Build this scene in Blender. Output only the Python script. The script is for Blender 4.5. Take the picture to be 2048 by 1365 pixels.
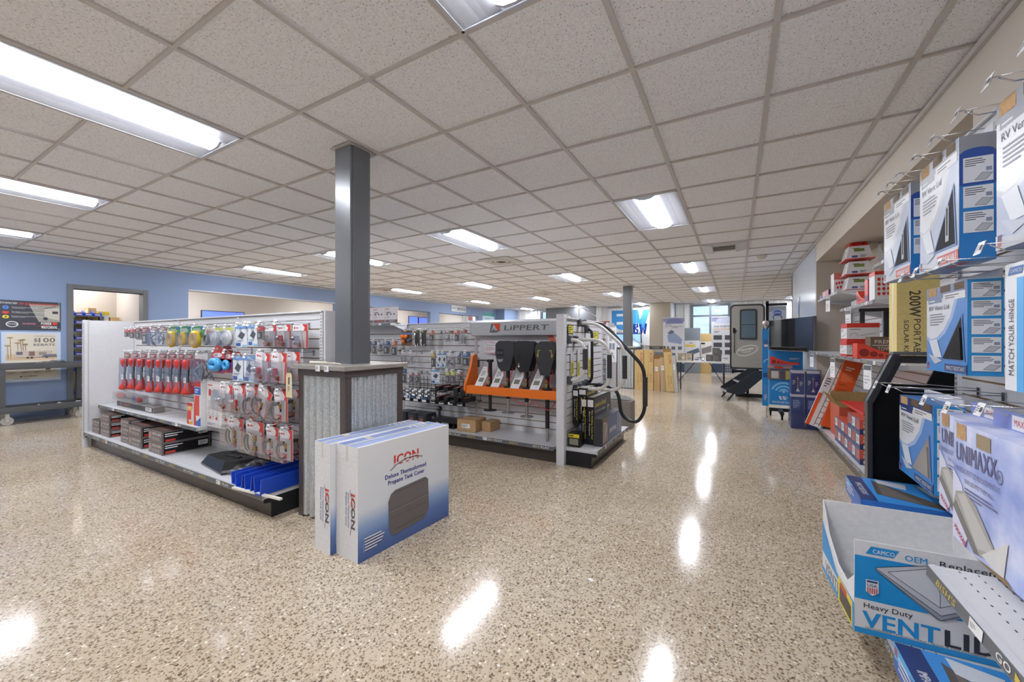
import bpy, math, random
from mathutils import Matrix, Vector
for o in list(bpy.data.objects): bpy.data.objects.remove(o)
scene = bpy.context.scene
col = scene.collection
PI = math.pi
R = math.radians
rnd = random.Random(7)
CH = 2.5856            # ceiling height
CELL = 0.6096          # ceiling grid cell

# ---------------------------------------------------------------- camera
cd = bpy.data.cameras.new('camera'); cam = bpy.data.objects.new('camera', cd); col.objects.link(cam)
cd.sensor_fit = 'HORIZONTAL'; cd.sensor_width = 36.0; cd.lens = 786.5/2048*36
cd.shift_y = -2.5/2048
cam.location = (0, 0, 1.22); cam.rotation_euler = (PI/2, 0, 0.5182)
cd.clip_start = 0.05; cd.clip_end = 400
scene.camera = cam
# ---------------------------------------------------------------- sky
w = bpy.data.worlds.new('sky'); scene.world = w; w.use_nodes = True
nt = w.node_tree; nt.nodes.clear()
out = nt.nodes.new('ShaderNodeOutputWorld'); bg = nt.nodes.new('ShaderNodeBackground')
tc = nt.nodes.new('ShaderNodeTexCoord'); mp = nt.nodes.new('ShaderNodeMapping'); mp.inputs['Scale'].default_value = (2, 2, 14)
nz = nt.nodes.new('ShaderNodeTexNoise'); nz.inputs['Scale'].default_value = 2.2; nz.inputs['Detail'].default_value = 6
cr = nt.nodes.new('ShaderNodeValToRGB')
cr.color_ramp.elements[0].position = .38; cr.color_ramp.elements[0].color = (.58, .76, .95, 1)
cr.color_ramp.elements[1].position = .62; cr.color_ramp.elements[1].color = (.86, .93, 1, 1)
nt.links.new(tc.outputs['Generated'], mp.inputs['Vector']); nt.links.new(mp.outputs[0], nz.inputs['Vector'])
nt.links.new(nz.outputs['Fac'], cr.inputs['Fac']); nt.links.new(cr.outputs['Color'], bg.inputs['Color'])
bg.inputs['Strength'].default_value = 1.5
nt.links.new(bg.outputs[0], out.inputs['Surface'])
# ---------------------------------------------------------------- exposure
vs = scene.view_settings
vs.view_transform = 'Standard'; vs.look = 'None'; vs.gamma = 1; vs.use_curve_mapping = False
vs.exposure = 0.0
LENS = 70.0             # strength of the lens of every ceiling troffer

# ================================================================ materials
def lin(h):
    h = h.lstrip('#'); c = [int(h[i:i+2], 16)/255 for i in (0, 2, 4)]
    return tuple((x/12.92 if x <= .04045 else ((x+.055)/1.055)**2.4) for x in c) + (1,)
_mats = {}
def mt(h, r=.5, m=0.0, k=None, e=0):
    key = (h, r, m, k, e)
    if key in _mats: return _mats[key]
    a = bpy.data.materials.new('paint_'+h.strip('#')); a.use_nodes = True
    t = a.node_tree; b = t.nodes['Principled BSDF']
    b.inputs['Roughness'].default_value = r; b.inputs['Metallic'].default_value = m
    c = lin(h); b.inputs['Base Color'].default_value = c
    if max(c[:3]) < .03 and r >= .4: b.inputs['Specular IOR Level'].default_value = .15
    if e:
        b.inputs['Emission Color'].default_value = c; b.inputs['Emission Strength'].default_value = e
    elif k == 'clear':
        t.nodes.remove(b)
        o = t.nodes['Material Output']; mx = t.nodes.new('ShaderNodeMixShader'); tr = t.nodes.new('ShaderNodeBsdfTransparent')
        gl = t.nodes.new('ShaderNodeBsdfGlossy'); gl.inputs['Roughness'].default_value = r
        lw = t.nodes.new('ShaderNodeLayerWeight'); lw.inputs['Blend'].default_value = .28
        tr.inputs['Color'].default_value = c
        mr = t.nodes.new('ShaderNodeMath'); mr.operation = 'MULTIPLY_ADD'; mr.inputs[1].default_value = .75; mr.inputs[2].default_value = .07
        t.links.new(lw.outputs['Facing'], mr.inputs[0]); t.links.new(mr.outputs[0], mx.inputs[0])
        t.links.new(tr.outputs[0], mx.inputs[1]); t.links.new(gl.outputs[0], mx.inputs[2]); t.links.new(mx.outputs[0], o.inputs['Surface'])
    else:
        n = t.nodes.new('ShaderNodeTexNoise'); n.inputs['Scale'].default_value = 35 if k is None else 9
        n.inputs['Detail'].default_value = 3
        g = t.nodes.new('ShaderNodeMixRGB'); g.blend_type = 'MULTIPLY'; g.inputs['Fac'].default_value = .10 if k is None else .28
        tc = t.nodes.new('ShaderNodeTexCoord'); t.links.new(tc.outputs['Object'], n.inputs['Vector'])
        g.inputs['Color1'].default_value = c; t.links.new(n.outputs['Fac'], g.inputs['Color2'])
        g2 = t.nodes.new('ShaderNodeMixRGB'); g2.blend_type = 'MIX'; g2.inputs['Fac'].default_value = 0
        t.links.new(g.outputs[0], b.inputs['Base Color'])
    _mats[key] = a
    return a
def special(name, fn):
    if name in _mats: return _mats[name]
    a = bpy.data.materials.new(name); a.use_nodes = True
    fn(a.node_tree, a.node_tree.nodes['Principled BSDF']); _mats[name] = a
    return a
def ramp(t, pairs):
    c = t.nodes.new('ShaderNodeValToRGB'); e = c.color_ramp.elements
    e[0].position, e[0].color = pairs[0][0], lin(pairs[0][1]); e[1].position, e[1].color = pairs[-1][0], lin(pairs[-1][1])
    for p, h in pairs[1:-1]:
        x = e.new(p); x.color = lin(h)
    return c
def objco(t, scale=(1, 1, 1)):
    tc = t.nodes.new('ShaderNodeTexCoord'); m = t.nodes.new('ShaderNodeMapping'); m.inputs['Scale'].default_value = scale
    t.links.new(tc.outputs['Object'], m.inputs['Vector']); return m.outputs[0]
def f_floor(t, b):
    v = objco(t)
    def vor(sc):
        n = t.nodes.new('ShaderNodeTexVoronoi'); n.inputs['Scale'].default_value = sc; t.links.new(v, n.inputs['Vector']); return n
    def sepcol(n):
        s = t.nodes.new('ShaderNodeSeparateColor'); t.links.new(n.outputs['Color'], s.inputs[0]); return s
    a = vor(62); s = sepcol(a)
    ra = ramp(t, [(0, '#6e5f50'), (.2, '#94826b'), (.5, '#b3a188'), (.8, '#c6b8a2'), (1, '#e6dfd2')])
    t.links.new(s.outputs[0], ra.inputs[0])
    dist = ramp(t, [(.30, '#000000'), (.46, '#ffffff')]); t.links.new(a.outputs['Distance'], dist.inputs[0])
    base = ramp(t, [(.3, '#b4a48c'), (.5, '#bdae98'), (.7, '#c3b6a3')])
    nn = t.nodes.new('ShaderNodeTexNoise'); nn.inputs['Scale'].default_value = 1.4; nn.inputs['Detail'].default_value = 6; t.links.new(v, nn.inputs['Vector']); t.links.new(nn.outputs['Fac'], base.inputs[0])
    m1 = t.nodes.new('ShaderNodeMixRGB'); t.links.new(dist.outputs[0], m1.inputs[0]); t.links.new(ra.outputs[0], m1.inputs[1]); t.links.new(base.outputs[0], m1.inputs[2])
    f = vor(170); s2 = sepcol(f)
    rb = ramp(t, [(.0, '#6a6054'), (.14, '#a09080'), (.26, '#ffffff'), (.88, '#ffffff'), (1, '#ffffff')])
    t.links.new(s2.outputs[1], rb.inputs[0])
    m2 = t.nodes.new('ShaderNodeMixRGB'); m2.blend_type = 'MULTIPLY'; m2.inputs[0].default_value = .8
    t.links.new(m1.outputs[0], m2.inputs[1]); t.links.new(rb.outputs[0], m2.inputs[2])
    t.links.new(m2.outputs[0], b.inputs['Base Color'])
    nr = t.nodes.new('ShaderNodeTexNoise'); nr.inputs['Scale'].default_value = 3; nr.inputs['Detail'].default_value = 5; t.links.new(v, nr.inputs['Vector'])
    mr = t.nodes.new('ShaderNodeMapRange'); mr.inputs['To Min'].default_value = .07; mr.inputs['To Max'].default_value = .17
    t.links.new(nr.outputs['Fac'], mr.inputs['Value']); t.links.new(mr.outputs[0], b.inputs['Roughness'])
    b.inputs['IOR'].default_value = 1.5; b.inputs['Specular IOR Level'].default_value = .42
def f_tile(t, b):
    v = objco(t, (1, 1, 1))
    n = t.nodes.new('ShaderNodeTexNoise'); n.inputs['Scale'].default_value = 95; n.inputs['Detail'].default_value = 2; t.links.new(v, n.inputs['Vector'])
    v2 = objco(t, (1.6, .8, 1)); n2 = t.nodes.new('ShaderNodeTexVoronoi'); n2.inputs['Scale'].default_value = 58; n2.inputs['Randomness'].default_value = 1; t.links.new(v2, n2.inputs['Vector'])
    r2 = ramp(t, [(.11, '#6a6560'), (.22, '#ffffff')]); t.links.new(n2.outputs['Distance'], r2.inputs[0])
    r1 = ramp(t, [(.40, '#e6e6e8'), (.62, '#f3f3f5')]); t.links.new(n.outputs['Fac'], r1.inputs[0])
    g = t.nodes.new('ShaderNodeMixRGB'); g.blend_type = 'MULTIPLY'; g.inputs[0].default_value = .8
    t.links.new(r1.outputs[0], g.inputs[1]); t.links.new(r2.outputs[0], g.inputs[2]); t.links.new(g.outputs[0], b.inputs['Base Color'])
    b.inputs['Roughness'].default_value = .9
def f_galv(t, b):
    v = objco(t, (1, 1, .6)); n = t.nodes.new('ShaderNodeTexVoronoi'); n.inputs['Scale'].default_value = 220; t.links.new(v, n.inputs['Vector'])
    s = t.nodes.new('ShaderNodeSeparateColor'); t.links.new(n.outputs['Color'], s.inputs[0])
    r = ramp(t, [(0, '#b5babb'), (.5, '#c9cecf'), (1, '#dcdfe0')]); t.links.new(s.outputs[0], r.inputs[0]); t.links.new(r.outputs[0], b.inputs['Base Color'])
    b.inputs['Metallic'].default_value = .6; b.inputs['Roughness'].default_value = .3
def f_steel(t, b):
    v = objco(t, (4, 4, 60)); n = t.nodes.new('ShaderNodeTexNoise'); n.inputs['Scale'].default_value = 6; t.links.new(v, n.inputs['Vector'])
    r = ramp(t, [(.3, '#a09a92'), (.7, '#bab5ad')]); t.links.new(n.outputs['Fac'], r.inputs[0]); t.links.new(r.outputs[0], b.inputs['Base Color'])
    b.inputs['Metallic'].default_value = .5; b.inputs['Roughness'].default_value = .35
def f_card(c0, c1):
    def f(t, b):
        v = objco(t, (1, 1, 1)); n = t.nodes.new('ShaderNodeTexNoise'); n.inputs['Scale'].default_value = 60; t.links.new(v, n.inputs['Vector'])
        r = ramp(t, [(.3, c0), (.7, c1)]); t.links.new(n.outputs['Fac'], r.inputs[0]); t.links.new(r.outputs[0], b.inputs['Base Color']); b.inputs['Roughness'].default_value = .8
    return f
def f_grad(t, b):      # printed fade on the tall carton: white at the top, blue at the bottom
    tc = t.nodes.new('ShaderNodeTexCoord'); s = t.nodes.new('ShaderNodeSeparateXYZ'); t.links.new(tc.outputs['Object'], s.inputs[0])
    m = t.nodes.new('ShaderNodeMath'); m.operation = 'MULTIPLY_ADD'; m.inputs[1].default_value = 1/.63; m.inputs[2].default_value = 0
    t.links.new(s.outputs[2], m.inputs[0])
    r = ramp(t, [(0, '#4a5f96'), (.17, '#5f7cb4'), (.30, '#8fa9cf'), (.44, '#d9dee2'), (1, '#dcdcdc')]); t.links.new(m.outputs[0], r.inputs[0]); t.links.new(r.outputs[0], b.inputs['Base Color'])
    b.inputs['Roughness'].default_value = .55
def f_cloud(t, b):     # printed cloudy sky on the lid cartons
    v = objco(t, (1, 1, 1)); n = t.nodes.new('ShaderNodeTexNoise'); n.inputs['Scale'].default_value = 7; n.inputs['Detail'].default_value = 5; t.links.new(v, n.inputs['Vector'])
    r = ramp(t, [(.36, '#8e9ed4'), (.52, '#b4bfe4'), (.66, '#d6daee')]); t.links.new(n.outputs['Fac'], r.inputs[0]); t.links.new(r.outputs[0], b.inputs['Base Color']); b.inputs['Roughness'].default_value = .45
def f_plaster(c):
    def f(t, b):
        v = objco(t); n = t.nodes.new('ShaderNodeTexNoise'); n.inputs['Scale'].default_value = 120; t.links.new(v, n.inputs['Vector'])
        bp = t.nodes.new('ShaderNodeBump'); bp.inputs['Strength'].default_value = .12; bp.inputs['Distance'].default_value = .002
        t.links.new(n.outputs['Fac'], bp.inputs['Height']); t.links.new(bp.outputs[0], b.inputs['Normal'])
        b.inputs['Base Color'].default_value = lin(c); b.inputs['Roughness'].default_value = .8
    return f
FLOOR = special('polished_aggregate_concrete', f_floor); TILE = special('fissured_ceiling_tile', f_tile)
GALV = special('galvanised_sheet', f_galv); STEEL = special('brushed_steel', f_steel)
KRAFT = special('kraft_cardboard', f_card('#a8865c', '#c09d70')); KRAFT2 = special('pale_cardboard', f_card('#b8995f', '#c9ad78'))
YCARD = special('yellow_cardboard', f_card('#d9c37c', '#e3d090')); WCARD = special('white_cardboard', f_card('#d4d4d4', '#dedede'))
GRAD = special('printed_blue_fade', f_grad); CLOUD = special('printed_clouds', f_cloud)
BLUEWALL = special('blue_wall_paint', f_plaster('#8699b9')); CREAM = special('cream_wall_paint', f_plaster('#cdc4b8')); TAUPE = special('taupe_wall_paint', f_plaster('#bdb2a4')); WHITEW = special('white_wall_paint', f_plaster('#c9cbcf')); GLOSSW = mt('#c2cad6', .18)
WHITE = mt('#d2d2d3', .4); WHITE2 = mt('#cbccce', .35); GREY = mt('#7d7f82', .4); DK = mt('#2b2b2d', .4); BLACK = mt('#141416', .45)
KICK = mt('#4a443f', .2, .3); RED = mt('#c8372d', .4); CHROME = mt('#c8cacd', .18, .9); CLEAR = mt('#f4f4f6', .08, 0, 'clear')
ORANGE = mt('#ec7a1c', .35); DARKCOL = mt('#65686b', .3, .15)

# ================================================================ mesh builder
_glyph = {}
def glyphs(s, bold, ital):
    k = (s, bold, ital)
    if k in _glyph: return _glyph[k]
    c = bpy.data.curves.new('lettering', 'FONT'); c.body = s; c.resolution_u = 2; c.size = 1.0
    c.offset = 0 if ('M' in s or 'W' in s) else min(.011, bold*.3); c.shear = ital; c.space_character = 1.0+min(bold, .05)*1.3
    o = bpy.data.objects.new('lettering', c); m = bpy.data.meshes.new_from_object(o)
    vs_ = [(v.co.x, v.co.y) for v in m.vertices]; fs = [tuple(p.vertices) for p in m.polygons]
    bpy.data.objects.remove(o); bpy.data.meshes.remove(m); bpy.data.curves.remove(c)
    if vs_:
        x0 = min(v[0] for v in vs_); x1 = max(v[0] for v in vs_); y0 = min(v[1] for v in vs_); y1 = max(v[1] for v in vs_)
    else: x0 = x1 = y0 = y1 = 0
    _glyph[k] = (vs_, fs, x0, x1, y0, y1)
    return _glyph[k]
class M:
    def __init__(s, T=None):
        s.v = []; s.f = []; s.mi = []; s.mats = []; s.T = T or Matrix.Identity(4); s.smooth = []
    def m(s, mat):
        if isinstance(mat, str): mat = mt(mat)
        if mat not in s.mats: s.mats.append(mat)
        return s.mats.index(mat)
    def add(s, vs_, fs, mat, sm=False):
        n = len(s.v); T = s.T; i = s.m(mat)
        s.v += [tuple(T @ Vector(p)) for p in vs_]
        for f in fs:
            s.f.append(tuple(n+a for a in f)); s.mi.append(i); s.smooth.append(sm)
        return s
    def poly(s, pts, mat): return s.add(pts, [tuple(range(len(pts)))], mat)
    def box(s, x0, y0, z0, x1, y1, z1, mat, faces=None):
        if x0 > x1: x0, x1 = x1, x0
        if y0 > y1: y0, y1 = y1, y0
        if z0 > z1: z0, z1 = z1, z0
        p = [(x0, y0, z0), (x1, y0, z0), (x1, y1, z0), (x0, y1, z0), (x0, y0, z1), (x1, y0, z1), (x1, y1, z1), (x0, y1, z1)]
        F = dict(d=(3, 2, 1, 0), u=(4, 5, 6, 7), f=(0, 1, 5, 4), r=(1, 2, 6, 5), b=(2, 3, 7, 6), l=(3, 0, 4, 7))
        return s.add(p, [F[k] for k in (faces or 'dufrbl')], mat)
    def cyl(s, a, b, r0, r1, mat, n=14, caps=True, sm=True):
        a = Vector(a); b = Vector(b); d = (b-a).normalized()
        u = d.orthogonal().normalized(); w_ = d.cross(u)
        vs_ = []
        for p, r in ((a, r0), (b, r1)):
            for i in range(n):
                t = 2*PI*i/n; vs_.append(p+u*math.cos(t)*r+w_*math.sin(t)*r)
        s.add(vs_, [(i, (i+1) % n, n+(i+1) % n, n+i) for i in range(n)], mat, sm)
        if caps: s.add(vs_, [tuple(range(n-1, -1, -1)), tuple(range(n, 2*n))], mat)
        return s
    def tube(s, pts, r, mat, n=8, closed=False):
        P = [Vector(p) for p in pts]; N = len(P); vs_ = []; u = None
        for i, p in enumerate(P):
            a = P[(i-1) % N] if (closed or i) else P[0]; b = P[(i+1) % N] if (closed or i < N-1) else P[-1]
            d = (b-a).normalized()
            u = d.orthogonal().normalized() if u is None else (u-d*u.dot(d)).normalized()
            w_ = d.cross(u)
            rr = r[i] if isinstance(r, (list, tuple)) else r
            for k in range(n):
                t = 2*PI*k/n; vs_.append(p+u*math.cos(t)*rr+w_*math.sin(t)*rr)
        fs = []
        for i in range(N if closed else N-1):
            j = (i+1) % N
            fs += [(i*n+k, i*n+(k+1) % n, j*n+(k+1) % n, j*n+k) for k in range(n)]
        if not closed: fs += [tuple(range(n-1, -1, -1)), tuple((N-1)*n+k for k in range(n))]
        return s.add(vs_, fs, mat, True)
    def prism(s, pts, axis, a, b, mat, hole=None):
        """extrude 2D outline along an axis ('x': pts=(y,z); 'y': pts=(x,z); 'z': pts=(x,y))"""
        def P(p, t): return {'x': (t, p[0], p[1]), 'y': (p[0], t, p[1]), 'z': (p[0], p[1], t)}[axis]
        n = len(pts); vs_ = [P(p, a) for p in pts]+[P(p, b) for p in pts]
        fs = [(i, (i+1) % n, n+(i+1) % n, n+i) for i in range(n)]
        if hole is None: fs += [tuple(range(n)), tuple(range(2*n-1, n-1, -1))]
        else:
            h = len(hole); vs_ += [P(p, a) for p in hole]+[P(p, b) for p in hole]
            o = 2*n; fs += [(o+(i+1) % h, o+i, o+h+i, o+h+(i+1) % h) for i in range(h)]
            # n == h expected: ring
            for i in range(n):
                j = (i+1) % n
                fs += [(i, j, o+j, o+i), (n+j, n+i, o+h+i, o+h+j)]
        return s.add(vs_, fs, mat)
    def lathe(s, prof, mat, c=(0, 0, 0), n=20, sm=True):
        vs_ = []; k = len(prof)
        for i in range(n):
            t = 2*PI*i/n
            for r, z in prof: vs_.append((c[0]+r*math.cos(t), c[1]+r*math.sin(t), c[2]+z))
        fs = []
        for i in range(n):
            j = (i+1) % n
            for q in range(k-1): fs.append((i*k+q, j*k+q, j*k+q+1, i*k+q+1))
        return s.add(vs_, fs, mat, sm)
    def ball(s, c, r, mat, n=12, sz=1):
        return s.lathe([(max(1e-4, r*math.sin(PI*i/8)), -r*sz*math.cos(PI*i/8)) for i in range(9)], mat, c, n)
    # ---- printed art on a face; frame = (origin, U, V, N)
    def art(s, fr, items, step=.00012, lift=.0005):
        O, U, V, N = [Vector(x) for x in fr]; k = lift
        for it in items:
            c = it[0]
            def P(x, y): return O+U*x+V*y+N*k
            if c == 'r':
                _, x0, y0, x1, y1, m_ = it; s.poly([P(x0, y0), P(x1, y0), P(x1, y1), P(x0, y1)], m_)
            elif c == 'p': s.poly([P(*q) for q in it[1]], it[2])
            elif c == 'e':
                _, cx, cy, rx, ry, m_ = it; s.poly([P(cx+rx*math.cos(2*PI*i/20), cy+ry*math.sin(2*PI*i/20)) for i in range(20)], m_)
            elif c == 'o':   # ring
                _, cx, cy, rx, ry, w_, m_ = it; n = 24
                a = [P(cx+rx*math.cos(2*PI*i/n), cy+ry*math.sin(2*PI*i/n)) for i in range(n)]
                b = [P(cx+(rx-w_)*math.cos(2*PI*i/n), cy+(ry-w_)*math.sin(2*PI*i/n)) for i in range(n)]
                s.add(a+b, [(i, (i+1) % n, n+(i+1) % n, n+i) for i in range(n)], m_)
            elif c == 'L':   # polyline stroke
                _, pts, w_, m_ = it
                for (ax, ay), (bx, by) in zip(pts, pts[1:]):
                    d = math.hypot(bx-ax, by-ay) or 1; nx, ny = -(by-ay)/d*w_/2, (bx-ax)/d*w_/2
                    s.poly([P(ax+nx, ay+ny), P(ax-nx, ay-ny), P(bx-nx, by-ny), P(bx+nx, by+ny)], m_)
            elif c == 't':   # text fitted to a box x0,y0 (baseline left), width, cap height
                txt, x0, y0, wd, ht, m_ = it[1:7]; opt = it[7] if len(it) > 7 else {}
                vs_, fs, a0, a1, b0, b1 = glyphs(txt, opt.get('b', 0.0), opt.get('i', 0.0))
                if not vs_: continue
                cap = .70 if not opt.get('full') else (b1-b0)
                bo = 0 if not opt.get('full') else b0
                sx = wd/(a1-a0) if wd else ht/cap; sy = ht/cap; ro = opt.get('rot', 0); cr_, sr_ = math.cos(ro), math.sin(ro)
                if wd is None: sx = sy
                bb = opt.get('b', 0); hv = ht*.022*min(1.8, bb/.04) if bb >= .03 else 0; k0 = k
                for q_, dx in enumerate((-hv, 0, hv) if hv and ht > .012 else (0,)):
                    k = k0+q_*.00005
                    pts = []
                    for x, y in vs_:
                        X = (x-a0)*sx+dx; Y = (y-bo)*sy; pts.append(P(x0+X*cr_-Y*sr_, y0+X*sr_+Y*cr_))
                    s.add(pts, fs, m_)
                k = k0
            elif c == 'b':   # block of small print: x0,y0,x1,y1, lines, mat
                _, x0, y0, x1, y1, n, m_ = it[:7]; hh = (y1-y0)/n
                for i in range(n):
                    e = x0+(x1-x0)*(1 if i < n-1 else .6)*(.8+.2*((i*37) % 10)/10)
                    s.poly([P(x0, y1-hh*(i+.3)), P(x0, y1-hh*(i+.75)), P(e, y1-hh*(i+.75)), P(e, y1-hh*(i+.3))], m_)
            k += step
        return s
    def build(s, name, parent=None, loc=None, rz=0, bevel=0, **tags):
        me = bpy.data.meshes.new(name); me.from_pydata(s.v, [], s.f)
        for m_ in s.mats: me.materials.append(m_)
        me.polygons.foreach_set('material_index', s.mi); me.polygons.foreach_set('use_smooth', s.smooth); me.update()
        o = bpy.data.objects.new(name, me); col.objects.link(o)
        if parent: o.parent = parent
        if loc: o.location = loc
        o.rotation_euler = (0, 0, rz)
        if bevel:
            b = o.modifiers.new('edge', 'BEVEL'); b.width = bevel; b.segments = 2; b.limit_method = 'ANGLE'; b.angle_limit = R(50)
        for k, v in tags.items(): o[k] = v
        return o
def front(x0, y, z0): return ((x0, y, z0), (1, 0, 0), (0, 0, 1), (0, -1, 0))      # face looking to -Y
def aisle(x, y1, z0): return ((x, y1, z0), (0, -1, 0), (0, 0, 1), (-1, 0, 0))     # face looking to -X
def east(x, y0, z0): return ((x, y0, z0), (0, 1, 0), (0, 0, 1), (1, 0, 0))        # face looking to +X
def up(x0, y0, z): return ((x0, y0, z), (1, 0, 0), (0, 1, 0), (0, 0, 1))
def thing(name, label, cat, loc=(0, 0, 0), rz=0, group=None):
    o = bpy.data.objects.new(name, None); col.objects.link(o); o.location = loc; o.rotation_euler = (0, 0, rz)
    o.empty_display_size = .1; o['label'] = label; o['category'] = cat
    if group: o['group'] = group
    return o
def tagd(label, cat, group=None):
    d = dict(label=label, category=cat)
    if group: d['group'] = group
    return d
ST = dict(kind='structure')
def dup(root, loc, rz=None, label=None, group=None):
    def rec(o, par):
        c = o.copy(); col.objects.link(c)
        if par: c.parent = par
        for ch in kids.get(o, []): rec(ch, c)
        return c
    kids = {}
    stack = [root]
    for ob in list(col.objects):
        if ob.parent: kids.setdefault(ob.parent, []).append(ob)
    r = rec(root, None); r.location = loc
    if rz is not None: r.rotation_euler = (0, 0, rz)
    if label: r['label'] = label
    if group: r['group'] = group
    return r
ORD = ['first', 'second', 'third', 'fourth', 'fifth', 'sixth', 'seventh', 'eighth', 'ninth', 'tenth', 'eleventh', 'twelfth', 'thirteenth', 'fourteenth', 'fifteenth', 'sixteenth', 'seventeenth', 'eighteenth', 'nineteenth', 'twentieth']
def nth(i, n=99):
    return 'leftmost' if i == 0 else ('rightmost' if i == n-1 else ORD[i]+' from the left')
# ================================================================ THE ROOM
LWX = -9.45; FWY = 16.3; NEARY = -6.5; RWX = .978; BACKX = -14.5
M().box(BACKX, NEARY, -.12, 6.0, FWY, 0, FLOOR).build('floor', **ST)
M().box(-60, FWY+.3, -.3, 60, 120, -.12, mt('#b5b2aa', .9, 0, 'r')).build('ground', **ST)
M().box(BACKX, NEARY, CH+.012, 6.0, FWY, CH+.1, TILE).build('ceiling', **ST)
# T-bar grid
g = M(); GB = mt('#c9c4c0', .5)
ia0 = int((BACKX/CELL)+4.75); 
for a in range(-18, 15):
    x = (a-4.7512)*CELL
    if BACKX < x < 6: g.box(x-.013, NEARY, CH, x+.013, FWY, CH+.02, GB)
for b in range(-13, 26):
    y = (b+2.334)*CELL
    if not NEARY < y < FWY: continue
    if b in (-7, -1, 5, 11, 17, 23):       # these rows run through the middle of the troffers: leave them out there
        x = BACKX
        for a in (-14, -9, -5, -1, 3, 7):
            if (a == 7 and b < 23) or (a == -14 and b < 5): continue
            xa = (a-4.7512)*CELL
            if xa > x: g.box(x, y-.009, CH-.0005, xa, y+.009, CH+.02, GB)
            x = xa+CELL
        g.box(x, y-.009, CH-.0005, 6, y+.009, CH+.02, GB)
    else: g.box(BACKX, y-.009, CH-.0005, 6, y+.009, CH+.02, GB)
g.build('trim_1', **ST)
# left blue wall with a door and pass-through openings
def wall_x(name, x0, x1, y0, y1, holes, mat, z1=CH+.012):
    m = M(); y = y0
    for (a, b, za, zb) in sorted(holes):
        m.box(x0, y, 0, x1, a, z1, mat)
        if za > 0: m.box(x0, a, 0, x1, b, za, mat)
        if zb < z1: m.box(x0, a, zb, x1, b, z1, mat)
        y = b
    m.box(x0, y, 0, x1, y1, z1, mat)
    return m.build(name, **ST)
wall_x('wall_left', LWX-.16, LWX, NEARY, FWY, [(2.04, 2.93, 0, 2.06), (3.60, 6.93, .0, 2.22), (7.1, 10.72, 0, 2.2), (11.18, 13.72, 0, 2.2)], BLUEWALL)
m = M()
for y0, y1 in ((3.6, 6.93), (7.1, 10.72), (11.18, 13.72)):
    m.box(LWX-.17, y0+.001, 2.2, LWX+.01, y1-.001, 2.222 if y0 < 4 else 2.202, WHITEW)
m.box(LWX+.001, 6.93, 0, LWX+.05, 7.0, CH, WHITE); m.build('trim_2', **ST)
M().box(LWX, 15.1, 0, -9.0, FWY, CH, BLUEWALL).build('wall_pier', **ST)
d = M(); dm = mt('#6c6f72', .4)
d.box(LWX-.18, 1.97, 0, LWX+.02, 2.04, 2.13, dm).box(LWX-.18, 2.91, 0, LWX+.02, 2.98, 2.13, dm).box(LWX-.18, 2.04, 2.06, LWX+.02, 2.91, 2.13, dm)
d.build('door_1', bevel=.003, **ST)
# rooms beyond
M().box(BACKX-.1, NEARY, 0, BACKX, FWY, CH+.012, CREAM).build('wall_back_rooms', **ST)
M().box(-13.0, 2.95, 0, LWX-.16, 3.07, CH, TAUPE).build('wall_partition', **ST)
M().box(-11.0, NEARY, 0, -10.9, 2.95, CH, TAUPE).build('wall_storage', **ST)
# near wall behind the camera, right walls
M().box(BACKX, NEARY-.1, 0, 6, NEARY, CH+.012, CREAM).build('wall_near', **ST)
m = M()   # right wall with the alcove
m.box(RWX, NEARY, 0, RWX+.9, 2.71, CH+.012, CREAM)
m.box(RWX, 2.71, 2.317, RWX+.9, 6.93, CH+.012, CREAM)
m.box(1.43, 2.71, 0, RWX+.9, 6.93, 2.317, TAUPE)
m.box(RWX+.001, 6.93, 0, RWX+.9, 6.959, CH+.012, TAUPE)
m.build('wall_right', **ST)
M().box(RWX, 6.96, 0, RWX+.9, 9.72, CH+.012, GLOSSW).build('wall_right_block', **ST)
M().box(5.0, 9.72, 0, 5.1, FWY, CH+.012, CREAM).build('wall_right_far', **ST)
M().box(RWX, 9.62, 0, 5.0, 9.72, CH+.012, CREAM).build('wall_right_return', **ST)
M().box(RWX-.02, NEARY, CH-.03, RWX-.001, 9.72, CH, GB).build('trim_3', **ST)
M().box(LWX+.001, NEARY, CH-.03, LWX+.02, 15.1, CH, GB).build('trim_4', **ST)
# far corrugated wall with windows
def ribs(m, x0, x1, z0, z1, y, mat, pitch=.3):
    x = x0
    while x < x1-.01:
        e = min(x+pitch, x1)
        pts = [(x, y), (x+pitch*.55, y), (x+pitch*.62, y-.035), (x+pitch*.9, y-.035), (x+pitch*.97, y), (e, y)]
        pts = [(min(a, e), b) for a, b in pts]
        for (a, ya), (b, yb) in zip(pts, pts[1:]):
            if b-a > 1e-5 or ya != yb: m.poly([(a, ya, z0), (b, yb, z0), (b, yb, z1), (a, ya, z1)], mat)
        x += pitch
m = M(); RIB = mt('#c9c9c6', .45)
wins = [(-7.74, -7.0, 1.0, 2.5), (-1.44, -.23, .7, 2.5)]
x = BACKX
for a, b, za, zb in wins:
    ribs(m, x, a, 0, CH, FWY-.02, RIB); m.box(x, FWY, 0, a, FWY+.15, CH+.012, RIB)
    m.box(a, FWY-.04, 0, b, FWY+.15, za, RIB).box(a, FWY-.04, zb, b, FWY+.15, CH+.012, RIB); x = b
ribs(m, x, 5.0, 0, CH, FWY-.02, RIB); m.box(x, FWY, 0, 5.1, FWY+.15, CH+.012, RIB)
m.build('wall_far', **ST)
FR = mt('#5a6068', .4)
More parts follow.
